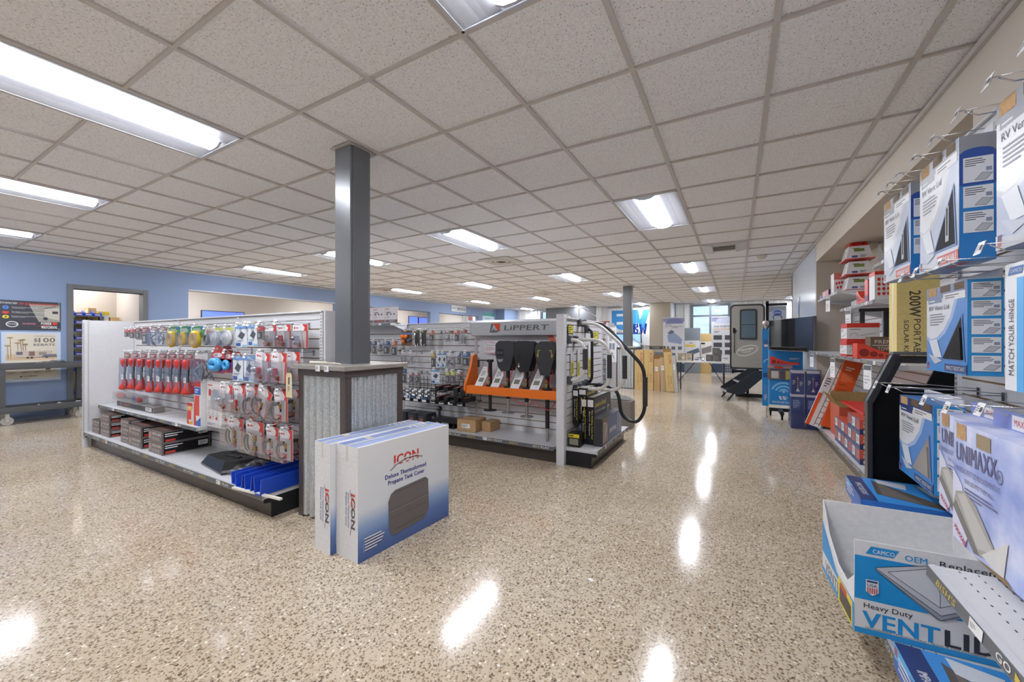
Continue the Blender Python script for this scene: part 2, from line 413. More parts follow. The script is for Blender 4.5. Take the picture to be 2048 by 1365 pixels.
for i, (a, b, za, zb) in enumerate(wins):
    m = M(); y0, y1 = FWY-.07, FWY+.05
    m.box(a-.05, y0, za-.05, a+.03, y1, zb+.05, FR).box(b-.03, y0, za-.05, b+.05, y1, zb+.05, FR).box(a+.03, y0, za-.05, b-.03, y1, za+.03, FR).box(a+.03, y0, zb-.03, b-.03, y1, zb+.05, FR)
    mid = (a+b)/2
    if i: m.box(mid-.03, y0, za+.03, mid+.03, y1, zb-.03, FR).box(a+.03, y0+.005, 2.08, b-.03, y1-.005, 2.14, FR)
    wo = m.build('window_%d' % (i+1), **ST)
    M().box(a+.03, FWY-.01, za+.03, b-.03, FWY, zb-.03, mt('#f2f8fc', .03, 0, 'clear')).build('pane', wo)
M().box(-2.82, 15.35, 0, -2.1, FWY, CH, mt('#b0a796', .8)).build('wall_column', **ST)
M().box(-2.1, 15.35, 0, -2.06, FWY, CH, WHITEW).build('trim_5', **ST)
M().box(-7.15, 15.5, 1.75, -4.95, 15.6, CH, mt('#707276', .5)).build('wall_soffit', **ST)
# ceiling troffers
def troffer(a, b, label, on=True):
    x0 = (a-4.7512)*CELL; y0 = (b+2.334)*CELL; x1 = x0+CELL; y1 = y0+2*CELL
    t = thing('ceiling_light', label, 'ceiling light', ((x0+x1)/2, (y0+y1)/2, CH), 0, 'white troffer lights in the ceiling grid')
    w2, l2 = CELL/2-.012, CELL-.012
    W = mt('#c3c7d0', .45)
    f = M()
    # edge frame lip, and a shallow curved reflector that rises to the lens housing
    prof = [(-w2, -.002), (-w2+.03, .0), (-w2+.10, .010), (-.155, .0115), (-.085, .0095)]
    f.box(-w2, -l2, -.004, -w2+.012, l2, .002, W).box(w2-.012, -l2, -.004, w2, l2, .002, W).box(-w2, -l2, -.004, w2, -l2+.012, .002, W).box(-w2, l2-.012, -.004, w2, l2, .002, W)
    for sgn in (-1, 1):
        P = [(sgn*p[0]*-1*-1, p[1]) for p in prof]
        for (xa, za), (xb, zb) in zip(P, P[1:]):
            f.add([(xa, -l2, za), (xb, -l2, zb), (xb, l2, zb), (xa, l2, za)], [(0, 1, 2, 3)], W, True)
    H_ = f.build('housing', t)
    L = M(); em = mt('#f3f6ff', .5, 0, None, LENS)
    L.prism([(-.085, .004), (-.05, -.012), (0, -.018), (.05, -.012), (.085, .004)], 'y', -l2+.05, l2-.05, em)
    L.build('lens', t)
    for s_ in (-1, 1): M().prism([(-.095, .006), (-.055, -.016), (0, -.022), (.055, -.016), (.095, .006)], 'y', s_*(l2-.05), s_*(l2-.035), W).build('end_cap', H_)
seen = {(-1, -2): 'large ceiling troffer at top left, nearest light over the left gondola', (3, -2): 'ceiling troffer cut off at the top edge, only its corner showing',
 (-5, -2): 'long troffer at the left edge, second in its row from the camera', (-9, -2): 'short visible end of a troffer at the far left, nearest the blue wall'}
rowname = {4: 'in second row from camera', 10: 'in third row from camera', 16: 'in fourth row from camera', 22: 'in row nearest far wall'}
colname = {-9: 'leftmost line, along blue wall', -5: 'second line from blue wall', -1: 'middle line', 3: 'line above right aisle', 7: 'rightmost line, past white wall block'}
for b in (-2, 4, 10, 16, 22):
    for a in (-9, -5, -1, 3, 7):
        if a == 7 and b < 16: continue
        if b == 16 and a == 7: continue
        troffer(a, b, seen.get((a, b)) or 'white ceiling troffer %s, %s' % (rowname[b], colname[a]))
for b in (-8,):
    for a in (-9, -5, -1, 3): troffer(a, b, 'white ceiling troffer behind the camera, %s' % colname[a])
for b in (4, 10, 16, 22): troffer(-14, b, 'troffer in the room beyond the blue wall, %s' % rowname[b])
troffer(-13, -2+2, 'white ceiling troffer in the storage room behind the blue wall')
# diffusers, vents, smoke detector
def at(a, b): return ((a-4.7512)*CELL, (b+2.334)*CELL)
t = thing('air_diffuser', 'white linear air diffuser with dark slot in ceiling above the right aisle', 'vent', (at(4.5, 8.5)[0], at(4.5, 8.5)[1], CH))
M().box(-.29, -.29, -.006, .29, .29, .006, WHITE2).prism([(-.28, -.006), (-.15, -.03), (-.15, -.006)], 'y', -.28, .28, WHITE2).prism([(.28, -.006), (.15, -.03), (.15, -.006)], 'y', -.28, .28, WHITE2).build('face_plate', t)
g = M()
for i in range(12): g.box(-.14, -.12+i*.02, -.022, .14, -.108+i*.02, -.007, mt('#77716b', .5))
g.build('grille', t)
def ring_vent(name, label, x, y):
    t = thing(name, label, 'vent', (x, y, CH)); w_ = mt('#cfc9c1', .5); dk = mt('#4a423b', .8)  # pale plate and cones, dark brown centre and slot rings
    m = M().box(-.29, -.29, -.004, .29, .29, .004, w_)
    m.lathe([(.0001, -.02), (.05, -.02), (.06, -.008)], dk).lathe([(.09, -.007), (.11, -.022), (.14, -.007)], w_).lathe([(.16, -.007), (.19, -.026), (.22, -.007)], w_).build('cone', t)
    m = M().lathe([(.062, -.0085), (.088, -.0085)], dk).lathe([(.142, -.0085), (.158, -.0085)], dk).build('slot_ring', t)
x, y = at(-.5, 7.5); 
ring_vent('round_vent', 'round dark-ringed air vent in the ceiling behind the troffer over the middle aisle', -3.55, 5.85)
ring_vent('round_vent', 'small far round brown vent in the ceiling toward the far wall', -4.9, 10.6)
ring_vent('round_vent', 'dark ceiling vent just right of the steel post near the blue wall', -8.3, 7.6)
M().lathe([(.0001, -.06), (.045, -.055), (.06, -.03), (.075, -.02), (.075, 0)], mt('#cfc9c1', .4)).build('smoke_detector', loc=(.36, 7.55, CH), **tagd('round off-white smoke detector on the ceiling at right', 'smoke detector'))
M().lathe([(.0001, -.012), (.05, -.01), (.06, 0)], mt('#b5aca0', .4)).build('ceiling_speaker', loc=(-2.9, 7.35, CH), **tagd('flat round beige speaker disc in the ceiling past the round vent', 'speaker'))
# ================================================================ SHELVING
GROOVE = mt('#7d6040', .8); SLAT = mt('#d5d6d8', .35); UPR = mt('#d8d9dc', .35); SLOT = mt('#3a3c40', .6)
TAGM = mt('#5f6268', .4); TAGW = mt('#e6e6e6', .4); TAGY = mt('#c9b34a', .4)
def slat_mesh(w, z0, z1, pitch=.0762):
    """slatwall panel, front face at y=0 looking to -Y, x from 0 to w"""
    m = M(); m.box(0, .004, z0, w, .016, z1, GROOVE)
    z = z1
    while z > z0+.005:
        a = max(z-pitch+.009, z0); m.box(0, 0, a, w, .004, z, SLAT); z -= pitch
    return m
def upright_mesh(z1, w=.03, d=.03):
    m = M(); m.box(-w/2, -.012, 0, w/2, d, z1, UPR)
    z = .2
    while z < z1-.04:
        for s_ in (-.006, .006): m.box(s_-.0018, -.0128, z, s_+.0018, -.0118, z+.014, SLOT)
        z += .025
    return m
def rail_art(m, fr, length, h, big=False):
    """ticket strip with its printed words"""
    m.art(fr, [('r', 0, 0, length, h, TAGM)])
    x = .06; i = 0
    while x < length-.2:
        if i % 2 == 0: m.art(fr, [('t', "BISH'S", x, h*.22, .105, h*.56, TAGY, dict(b=.03, i=.2))], lift=.0012)
        else: m.art(fr, [('t', 'GO', x, h*.22, .05, h*.56, TAGW, dict(b=.03)), ('p', [(x+.062, h*.2), (x+.084, h*.5), (x+.062, h*.8)], TAGY), ('t', 'PLAY', x+.094, h*.22, .09, h*.56, TAGW, dict(b=.03))], lift=.0012)
        x += .27; i += 1
    for q in (.19, .83): 
        if q*length+.06 < length: m.art(fr, [('r', q*length, .002, q*length+.055, h-.001, TAGW), ('b', q*length+.004, .008, q*length+.03, h-.008, 3, TAGM)], lift=.002)
def deck(par, w, depth, zt=.17, ends=(True, True), kickback=.05):
    """base shelf: x 0..w, front edge at y=-depth"""
    m = M(); m.box(0, -depth, zt-.03, w, 0, zt, WHITE2)
    for q in range(3):
        n = int(w/.03)
        for i in range(n): m.box(.01+i*.03, -depth+.05+q*.03, zt, .018+i*.03, -depth+.053+q*.03, zt+.0006, SLOT)
    m.build('base_deck', par)
    k = M(); k.box(.001, -depth+kickback, .0, w-.001, -depth+kickback+.015, zt-.031, KICK)
    for e, xx in zip(ends, (0, w-.012)):
        if e: k.prism([(-depth, zt-.03), (-depth, zt-.06), (-depth+kickback-.001, zt-.065), (-depth+kickback-.001, 0), (0, 0), (0, zt-.031)], 'x', xx, xx+.012, DK)
    k.build('kick_plate', par)
    r = M(); r.box(0, -depth-.012, zt-.036, w, -depth-.001, zt+.004, mt('#b9bbc0', .3)); rail_art(r, ((0, -depth-.012, zt-.034), (1, 0, 0), (0, 0, 1), (0, -1, 0)), w, .034)
    r.build('ticket_strip', par)
def shelf(label, loc, rz, w, depth, group=None, words=True):
    t = thing('gondola_shelf', label, 'shelf', loc, rz, group)
    m = M(); m.box(0, -depth, -.028, w, -.004, 0, WHITE2)
    for q in range(3):
        for i in range(int(w/.03)): m.box(.01+i*.03, -depth+.04+q*.035, 0, .018+i*.03, -depth+.043+q*.035, .0006, SLOT)
    m.build('shelf_board', t, bevel=.003)
    for x in (.004, w-.008): M().prism([(-.004, -.03), (-.004, -.10), (-.04, -.10), (-depth+.05, -.035), (-depth+.02, -.03)], 'x', x, x+.004, UPR).build('bracket', t)
    r = M(); r.prism([(-depth-.002, .003), (-depth-.014, -.002), (-depth-.017, -.032), (-depth-.002, -.034)], 'x', 0, w, mt('#b9bbc0', .3))
    rail_art(r, ((0, -depth-.0172, -.0305), (1, 0, 0), (0, .09, .995), (0, -1, .09)), w, .028)
    r.build('ticket_strip', t)
    return t
def gondola(label, loc, rz, n, h, sec=1.2192, depth=.45, ends=(True, True), back=True, thick=.09, zs=.16, panel_left=None):
    t = thing('gondola', label, 'shelving unit', loc, rz)
    w = n*sec
    for i in range(n):
        slat_mesh(sec-.03, zs, h-.07).build('slatwall_panel', t, loc=(i*sec+.015, 0, 0))
    for i in range(n+1): upright_mesh(h-.005).build('upright', t, loc=(i*sec, 0, 0))
    M().box(-.015, -.004, h-.068, w+.015, thick, h, WHITE).box(-.015, -.02, h-.012, w+.015, -.004, h, WHITE).build('top_rail', t, bevel=.002)
    deck(t, w, depth, ends=ends)
    M().box(-.014, .032, 0, w+.014, thick, h-.07, UPR).build('back_panel', t)
    return t
# ---- peg hooks
def hook_mesh(length=.25, tag=True):
    m = M(); m.box(-.012, -.004, -.022, .012, 0, .022, CHROME)
    m.tube([(0, -.003, .008), (0, -length*.5, .004), (0, -length+.03, .004), (0, -length, .022)], .0022, CHROME, 6)
    m.tube([(0, -.003, .016), (0, -length*.5, .026), (0, -length-.012, .026)], .0018, CHROME, 6)
    return m
_hook = {}
def hook(label, loc, rz=0, length=.25, group=None, tilt=.4):
    k = length
    if k not in _hook:
        t = thing('peg_hook', label, 'hook', loc, rz, group)
        hook_mesh(length).build('wire', t)
        g = M(); g.poly([(-.019, -length-.014, .034), (.019, -length-.014, .034), (.019, -length-.026, -.002), (-.019, -length-.026, -.002)], TAGW)
        g.add([(-.019, -length-.0125, .034), (.019, -length-.0125, .034), (.019, -length-.0245, -.002), (-.019, -length-.0245, -.002)], [(3, 2, 1, 0)], TAGW)
        g.art(((-.019, -length-.0265, -.002), (1, 0, 0), (0, .316, .949), (0, -.949, .316)), [('b', .004, .006, .022, .03, 4, TAGM), ('r', .024, .012, .034, .026, SLOT)])
        g.build('price_tag', t); _hook[k] = t
        return t
    return dup(_hook[k], loc, rz, label, group)
# ================================================================ LEFT GONDOLA (faces the camera side, y = 1.91)
GX = -6.43; S = 1.2192; GY = 1.91; GH = 1.445
g1 = gondola('long white slatwall gondola of red and clear hanging packs, left of the steel post', (GX, GY, 0), 0, 3, GH, depth=.43, ends=(True, True), thick=.1)
m = M(); m.box(-.02, -.41, 0, 0, -.013, GH-.002, UPR).box(-.02, -.45, 0, .01, -.41, GH, UPR)
z = .1
while z < GH-.05:
    m.box(-.007, -.451, z, -.002, -.4495, z+.013, SLOT).box(.0101, -.446, z, .0105, -.441, z+.013, SLOT); z += .0205
m.build('end_panel', g1, bevel=.002)
M().box(3*S+.016, -.0, 0, 3*S+.035, .1, GH, UPR).build('end_post', g1)
# back half of the gondola's base, seen past its ends
M().box(-.1, .1, 0, 3*S-.02, .5, .17, DK).build('rear_base', g1)
sh1 = shelf('white shelf with ticket strip above the stacked dark cartons on left gondola', (GX+.01, GY-.013, .47), 0, 2*S-.02, .30)

# ---- hanging packs
CLR = CLEAR
def pk(name, label, cat, loc, w, h, style, rz=0, group=None, tilt=0, d=.04, col_=None, seed=0):
    """hang-sell pack: local x centred, z from 0 down to -h, front at y=-d"""
    r_ = random.Random(seed); t = thing(name, label, cat, loc, rz, group)
    if tilt: t.rotation_euler = (0, tilt, rz)
    hd = h*.28
    c = M(); x0, x1 = -w/2, w/2; cc = col_ or RED
    cardf = ((x0, -.001, -h), (1, 0, 0), (0, 0, 1), (0, -1, 0))
    if style in ('redwhite', 'hose', 'coil'):
        c.box(x0, 0, -h, x1, .002, 0, mt('#dcd6d6', .4))
        c.art(cardf, [('r', 0, h-hd, w, h, mt('#e4e1e1', .4)), ('p', [(w*.62, h), (w*.98, h), (w*.98, h-hd), (w*.72, h-hd), (w*.80, h-hd*.5)], RED),
                      ('e', w*.14, h-hd*.55, w*.05, w*.05, RED), ('b', w*.22, h-hd*.68, w*.58, h-hd*.4, 1, mt('#9a2f2a', .4)),
                      ('r', w*.05, h*.04, w*.55, h*.2, mt('#d4473f', .4)), ('b', w*.08, h*.06, w*.5, h*.18, 2, TAGW), ('r', w*.88, 0, w, h-hd, mt('#d9655c', .4))])
        c.build('card', t)
        b = M(); b.box(x0+.004, -d, -h+.004, x1-.004, -.002, -hd, CLR, 'dufrl'); b.build('blister', t)
        k = M(); my = -d*.55; cz = -(h+hd)/2-.0; rr = min(w*.36, (h-hd)*.4)
        if style == 'hose':
            k.tube([(rr*math.cos(a*.3), my, cz+rr*math.sin(a*.3)) for a in range(0, 19)], .006, mt('#2c2a2a', .4), 7)
            k.cyl((rr*.9, my, cz+.02), (rr*.9, my, cz+.055), .009, .009, mt('#c9a14a', .3, .8), 8)
            k.cyl((-.01, my, cz+rr*.8), (.03, my, cz+rr), .015, .012, mt('#33332f', .5), 8)
        elif style == 'coil':
            for q in range(4): k.tube([((rr-.006*q)*math.cos(a*.45), my+.008*(q-2), cz+(rr*1.1)*math.sin(a*.45)) for a in range(14)], .006, mt('#22232a' if q % 2 else '#a8a396', .4), 7, closed=True)
            k.cyl((x1-.03, my-.01, -hd-.02), (x1-.03, my-.01, -hd-.06), .01, .01, mt('#c9a14a', .3, .8), 8)
            k.cyl((x1-.025, my-.01, -h+.03), (x1-.025, my-.01, -h+.07), .01, .01, mt('#c9a14a', .3, .8), 8)
        else:
            k.ball((-w*.12, my, cz+.01), rr*.55, mt('#c9ccd2', .25, .8), 10, .7); k.cyl((-w*.1, my, cz-.03), (w*.22, my, cz-.045), .011, .011, mt('#b8833f', .3, .8), 8)
            k.cyl((w*.12, my-.005, cz-.02), (w*.12, my-.005, cz+.03), .016, .016, RED if r_.random() < .5 else mt('#d8dade', .25, .7), 10)
        k.build('fitting', t)
    elif style == 'plug':      # long pack with a red plug at each end of a dark lead
        c.box(x0, 0, -h*.17, x1, .002, 0, mt('#a5a2a2', .4))
        c.art(cardf, [('r', w*.1, h*.86, w*.9, h*.97, mt('#8d4541', .4)), ('b', w*.15, h*.88, w*.85, h*.95, 2, TAGW)])
        c.build('card', t)
        M().box(x0+w*.32, -d-.001, -h*.7, x0+w*.66, -d, -h*.58, TAGW).art(((x0+w*.32, -d-.001, -h*.7), (1, 0, 0), (0, 0, 1), (0, -1, 0)), [('b', w*.03, h*.01, w*.3, h*.11, 4, TAGM)]).build('price_label', t)
        b = M(); b.box(x0+.004, -d, -h+.004, x1-.004, -.002, -h*.16, CLR, 'dufrl'); b.build('blister', t)
        my = -d*.5; q = min(w*.34, .038)
        pr = M(); pr.lathe([(.001, -.05), (q*.55, -.045), (q*.9, -.01), (q, .02), (q*.8, .04), (.001, .045)], RED, (0, my, -h*.27), 12); pr.build('plug', t)
        pr = M(); pr.lathe([(.001, .06), (q*.5, .055), (q*.7, .01), (q*1.25, -.03), (q*1.1, -.05), (.001, -.052)], RED, (0, my, -h*.84), 12); pr.build('plug', t)
        pr = M(); pr.tube([(0, my, -h*.34), (.008, my, -h*.45), (-.006, my, -h*.6), (0, my, -h*.76)], .011, mt('#35322f', .5), 8); pr.build('lead', t)
    elif style == 'ringplug':  # yellow plug handle on a green card
        c.box(x0, 0, -h, x1, .002, 0, mt('#3f8a55', .4))
        c.art(cardf, [('r', 0, 0, w, h*.42, mt('#d6dcd2', .4)), ('b', w*.1, h*.6, w*.8, h*.9, 4, TAGW), ('r', w*.7, h*.85, w*.95, h*.97, mt('#2e6bb0', .4))]); c.build('card', t)
        k = M(); q = w*.36
        q *= .66; k.tube([(q*math.cos(a*PI/10)*.9, -d*.6, -h*.66+q*.95*math.sin(a*PI/10)) for a in range(20)], q*.5, mt('#e8bf1e', .35), 9, closed=True); k.build('handle', t)
        b = M(); b.box(x0+.004, -d-.012, -h+.004, x1-.004, -.002, -h*.34, CLR, 'dufrl'); b.build('blister', t)
    elif style == 'disc':
        c.box(x0, 0, -h, x1, .002, 0, mt('#cfd2d4', .4)).art(cardf, [('r', w*.1, h*.8, w*.9, h*.98, mt('#c5c766', .4))]); c.build('card', t)
        k = M(); q = min(w, h)*.4
        for i, rr in enumerate((q, q*.72, q*.4)): k.cyl((0, -.01-.015*i, -h*.56), (0, -.028-.015*i, -h*.56), rr, rr*.93, mt('#e6e8ea', .35), 20)
        k.build('cap', t); M().box(x0+.002, -d-.02, -h, x1-.002, -.002, -h*.22, CLR, 'dufrl').build('blister', t)
    elif style == 'ring':
        c.box(x0, 0, -h, x1, .002, 0, mt('#c7c5bb', .4)).art(cardf, [('b', w*.15, h*.7, w*.85, h*.92, 3, RED)]); c.build('card', t)
        k = M(); q = w*.3; k.tube([(q*math.cos(a*PI/8), -d*.5, -h*.68+q*math.sin(a*PI/8)) for a in range(16)], q*.25, mt('#5f6468', .5), 8, closed=True); k.build('seal', t)
    elif style == 'bluecard':
        c.box(x0, 0, -h, x1, .003, 0, mt('#d9dfe6', .35))
        c.art(cardf, [('r', 0, h*.84, w, h, mt('#6f9cd4', .4)), ('e', w*.5, h*.95, w*.18, h*.05, mt('#a9c6e8', .4)), ('p', [(w*.2, h*.5), (w*.5, h*.72), (w*.85, h*.6), (w*.6, h*.35)], mt('#4c5259', .4)), ('r', w*.05, h*.05, w*.45, h*.2, mt('#3c5fa8', .4)), ('r', w*.6, h*.02, w*.97, h*.12, mt('#8fc0d8', .4)), ('b', w*.1, h*.24, w*.9, h*.33, 2, mt('#8a93a0', .4))]); c.build('card', t)
    elif style == 'dark':      # small dark pack with a printed header
        c.box(x0, -.012, -h, x1, .0, 0, mt('#8e8a88', .4))
        c.art(((x0, -.0125, -h), (1, 0, 0), (0, 0, 1), (0, -1, 0)), [('r', 0, h*.7, w, h, cc), ('b', w*.1, h*.76, w*.9, h*.94, 2, TAGW), ('r', w*.1, h*.08, w*.9, h*.6, mt('#4a4b4e', .4)), ('r', w*.2, h*.18, w*.5, h*.5, mt('#9a9da0', .3))]); c.build('card', t)
    elif style == 'bag':       # clear bag, grey contents
        c.box(x0, -.001, -h*.2, x1, .001, 0, cc); c.art(((x0, -.0015, -h), (1, 0, 0), (0, 0, 1), (0, -1, 0)), [('b', w*.1, h*.83, w*.9, h*.96, 2, TAGW)]); c.build('header', t)
        k = M()
        for i in range(4): k.tube([(r_.uniform(x0+.01, x1-.01), -d*.4+r_.uniform(-.01, .01), -h*.3-r_.random()*h*.1), (r_.uniform(x0+.01, x1-.01), -d*.4, -h*.6), (r_.uniform(x0+.01, x1-.01), -d*.4, -h*.93)], .006, mt(r_.choice(['#8f9397', '#c5c8cb', '#6a6d70']), .3, .5), 6)
        k.build('contents', t); M().box(x0, -d, -h, x1, 0, -h*.2, CLR, 'dfrl').build('bag', t)
    elif style == 'roundcard': # round-topped card with a blue hose coil
        c.box(x0, 0, -h, x1, .002, -h*.35, mt('#c94a41', .4)); c.cyl((0, 0, -h*.32), (0, .002, -h*.32), w*.5, w*.5, mt('#c94a41', .4), 20)
        c.art(cardf, [('e', w*.5, h*.8, w*.36, h*.1, mt('#e7e2e2', .4)), ('b', w*.2, h*.76, w*.8, h*.84, 1, RED), ('r', w*.7, h*.05, w, h*.5, mt('#7f4c8f', .4))]); c.build('card', t)
        k = M(); k.tube([(w*.3*math.cos(a*PI/8), -.02, -h*.62+h*.17*math.sin(a*PI/8)) for a in range(16)], w*.14, mt('#3f9bd6', .4), 8, closed=True); k.build('hose_coil', t)
    return t
def row(items, y, face, rowname, grp, rz=0, hl=None, rear=0):
    """items: (x0, x1, ztop, zbot, style, colour word/kind, category, tilt)"""
    n = len(items); k = 0
    for i, it in enumerate(items):
        x0, x1, zt, zb, st, desc, cat = it[:7]; tilt = it[7] if len(it) > 7 else 0; c_ = it[8] if len(it) > 8 else None
        w_ = x1-x0; nm = st_names.get(st, 'hanging_pack')
        dd = .065 if st in ('redwhite', 'hose', 'coil') else .04
        pk(nm, '%s, %s in %s' % (desc, nth(i, n), rowname), cat, ((x0+x1)/2, face, zt), w_*(1.04 if dd > .05 else .96), zt-zb, st, rz, grp, tilt, dd, seed=i, col_=c_)
        if rear: pk(nm, 'rear %s, %s in %s' % (desc, nth(i, n), rowname), cat, ((x0+x1)/2+.01, face+dd+.025, zt+.004), w_*(1.04 if dd > .05 else .96), zt-zb, st, rz, grp, tilt*.3, dd, seed=i+40, col_=c_)
        hook('chrome peg hook holding pack %s in %s' % (nth(i, n), rowname), ((x0+x1)/2, y-.0005, zt-.008), rz, hl or round(y-face+.015, 3), 'peg hooks on the shelving')
st_names = dict(redwhite='fitting_pack', hose='hose_pack', coil='hose_pack', plug='adapter_pack', ringplug='plug_pack', disc='cap_pack', ring='seal_pack', bluecard='carded_pack', dark='small_pack', bag='hanging_bag', roundcard='hose_coil_pack')
D = mt('#8a6f6d', .4)
yl = 'plug pack'
r1 = [(-5.86, -5.72, 1.33, 1.25, 'dark', 'small dark pack', 'pack'), (-5.70, -5.56, 1.335, 1.235, 'dark', 'small grey pack', 'pack'), (-5.54, -5.40, 1.34, 1.23, 'dark', 'small dark pack', 'pack', 0, mt('#7a4644', .4)), (-5.38, -5.2, 1.345, 1.17, 'dark', 'tall brown header pack', 'pack', 0, mt('#8d4b4b', .4)),
      (-5.18, -4.98, 1.345, 1.16, 'bag', 'clear bag of grey fittings', 'pack', .12, D), (-4.97, -4.79, 1.345, 1.17, 'bag', 'clear bag of metal parts', 'pack', .1, D),
      (-4.76, -4.52, 1.345, 1.165, 'ringplug', 'yellow handled plug on green card', 'pack'), (-4.50, -4.31, 1.345, 1.17, 'ringplug', 'green card with yellow plug', 'pack'), (-4.29, -4.05, 1.34, 1.165, 'ringplug', 'yellow double plug', 'pack'),
      (-4.04, -3.90, 1.32, 1.175, 'ring', 'grey ring seal pack', 'pack'), (-3.88, -3.71, 1.325, 1.17, 'disc', 'white round vent cap', 'pack'), (-3.71, -3.54, 1.325, 1.17, 'disc', 'white round vent cap', 'pack'),
      (-3.53, -3.35, 1.335, 1.16, 'bluecard', 'blue and white carded part', 'pack'), (-3.34, -3.20, 1.335, 1.17, 'bluecard', 'narrow blue carded part', 'pack'), (-3.19, -3.10, 1.32, 1.22, 'dark', 'slim red-brown pack', 'pack', 0, RED)]
r1b = [(-3.44, -3.26, 1.34, 1.16, 'redwhite', 'red and white blister pack', 'pack'), (-3.24, -3.06, 1.34, 1.16, 'redwhite', 'red and white blister pack', 'pack'), (-3.03, -2.84, 1.34, 1.155, 'redwhite', 'red and white blister pack', 'pack')]
row(r1b, GY, 1.835, 'left gondola top row near wall', 'packs hanging in the top row of the left gondola', 0, .25)
row(r1, GY, 1.66, 'left gondola top row', 'packs hanging in the top row of the left gondola')
r2 = [(-5.84, -5.62, 1.085, .67, 'plug', 'red plug adapter pack', 'pack', .06), (-5.6, -5.42, 1.09, .69, 'plug', 'red plug adapter pack', 'pack', .03), (-5.38, -5.2, 1.09, .69, 'plug', 'red plug adapter pack', 'pack', .04), (-5.15, -4.97, 1.09, .69, 'plug', 'red plug adapter pack', 'pack'),
      (-4.93, -4.73, 1.095, .70, 'plug', 'red plug adapter pack', 'pack', .02), (-4.69, -4.53, 1.1, .71, 'plug', 'red plug adapter pack', 'pack'), (-4.51, -4.36, 1.1, .72, 'plug', 'red plug adapter pack', 'pack', .03), (-4.34, -4.2, 1.1, .72, 'plug', 'red plug adapter pack', 'pack'),
      (-4.18, -3.94, 1.1, .85, 'bag', 'clear bag of white tubing', 'pack', 0, mt('#c4c4c6', .4)), (-3.88, -3.66, 1.13, .94, 'roundcard', 'round red card, blue hose', 'pack'), (-3.65, -3.54, 1.12, .95, 'roundcard', 'narrow round topped red card', 'pack'),
      (-3.53, -3.37, 1.09, .89, 'bluecard', 'blue and white carded part', 'pack'), (-3.36, -3.2, 1.09, .89, 'bluecard', 'blue and white carded part', 'pack'),
      (-3.18, -2.99, 1.125, .91, 'redwhite', 'red and white blister pack', 'pack', .12), (-2.97, -2.78, 1.125, .91, 'redwhite', 'red and white blister pack', 'pack', .05)]
row(r2, GY, 1.64, 'left gondola second row', 'packs hanging in the second row of the left gondola', rear=1)
r3 = [(-3.68, -3.48, .86, .65, 'redwhite', 'red and white blister pack', 'pack', .1), (-3.46, -3.3, .86, .65, 'redwhite', 'red and white blister pack', 'pack'), (-3.28, -3.12, .86, .64, 'hose', 'looped hose blister pack', 'pack'),
      (-3.1, -2.92, .86, .645, 'hose', 'looped hose blister pack', 'pack', .45), (-2.9, -2.74, .85, .64, 'hose', 'looped hose blister pack', 'pack')]
row(r3, GY, 1.62, 'left gondola third row', 'packs hanging in the third row of the left gondola', rear=1)
r4 = [(-3.55, -3.33, .60, .39, 'coil', 'thick hose coil blister box', 'pack'), (-3.28, -3.04, .60, .37, 'coil', 'thick hose coil blister box', 'pack'), (-3.0, -2.85, .585, .37, 'hose', 'looped hose blister pack', 'pack'), (-2.83, -2.68, .585, .37, 'hose', 'looped hose blister pack', 'pack')]
row(r4, GY, 1.62, 'left gondola bottom row', 'packs hanging in the bottom row of the left gondola', rear=1)
# second pack behind each front one on the same hook (top two rows, where it shows)
# ---- dark cartons stacked on the base deck
def dcarton(label, x0, x1, z0, z1, y0, y1, grp='dark cartons stacked on the left gondola base'):
    w = x1-x0; h = z1-z0; d = y1-y0; bd = mt('#4a403b', .4); gr = mt('#9a918d', .4)
    m = M(); m.box(0, 0, 0, w, d, h, bd)
    fr = ((0, 0, 0), (1, 0, 0), (0, 0, 1), (0, -1, 0))
    m.art(fr, [('r', .004, .004, w-.004, h-.004, gr), ('r', .008, .008, w-.008, h-.008, mt('#6d615a', .4)), ('r', w*.05, h*.2, w*.2, h*.8, mt('#a98b84', .4)), ('t', 'SURGE GUARD', w*.26, h*.58, w*.66, h*.22, TAGW, dict(b=.02)),
               ('r', w*.28, h*.15, w*.42, h*.42, gr), ('r', w*.47, h*.15, w*.61, h*.42, gr), ('r', w*.66, h*.15, w*.8, h*.42, gr)])
    m.art(((w, 0, 0), (0, 1, 0), (0, 0, 1), (1, 0, 0)), [('r', .004, .004, d-.004, h-.004, gr), ('r', .008, .008, d-.008, h-.008, mt('#26262a', .4)), ('b', d*.05, h*.5, d*.5, h*.85, 2, TAGW), ('r', d*.06, h*.12, d*.26, h*.3, RED), ('r', d*.74, h*.35, d*.95, h*.75, TAGW), ('b', d*.76, h*.4, d*.93, h*.7, 3, SLOT)])
    m.art(((0, 0, h), (1, 0, 0), (0, 1, 0), (0, 0, 1)), [('r', .006, .006, w-.006, d-.006, mt('#3b3330', .4)), ('r', w*.1, d*.1, w*.9, d*.5, mt('#6b4a46', .4)), ('b', w*.15, d*.6, w*.8, d*.9, 4, gr)])
    return m.build('carton', loc=(x0, y0, z0), **tagd(label, 'box', grp))
bz = .1705
def stack(n, x0, w, h, y0, d, where):
    for i in range(n):
        pos = 'single' if n == 1 else ('bottom' if i == 0 else ('top' if i == n-1 else 'middle'))
        dcarton('dark printed carton, %s one in the %s' % (pos, where), x0, x0+w, bz+i*h, bz+(i+1)*h-.001, y0, y0+d)
stack(2, -6.36, .24, .075, 1.52, .22, 'short stack beside the white end panel')
stack(3, -6.09, .27, .082, 1.52, .30, 'second stack from the white end panel')
stack(3, -5.50, .22, .080, 1.52, .30, 'third stack from the white end panel')
stack(2, -5.265, .31, .105, 1.515, .36, 'fourth stack from the white end panel')
stack(2, -4.80, .30, .108, 1.52, .37, 'widest stack right of the others')
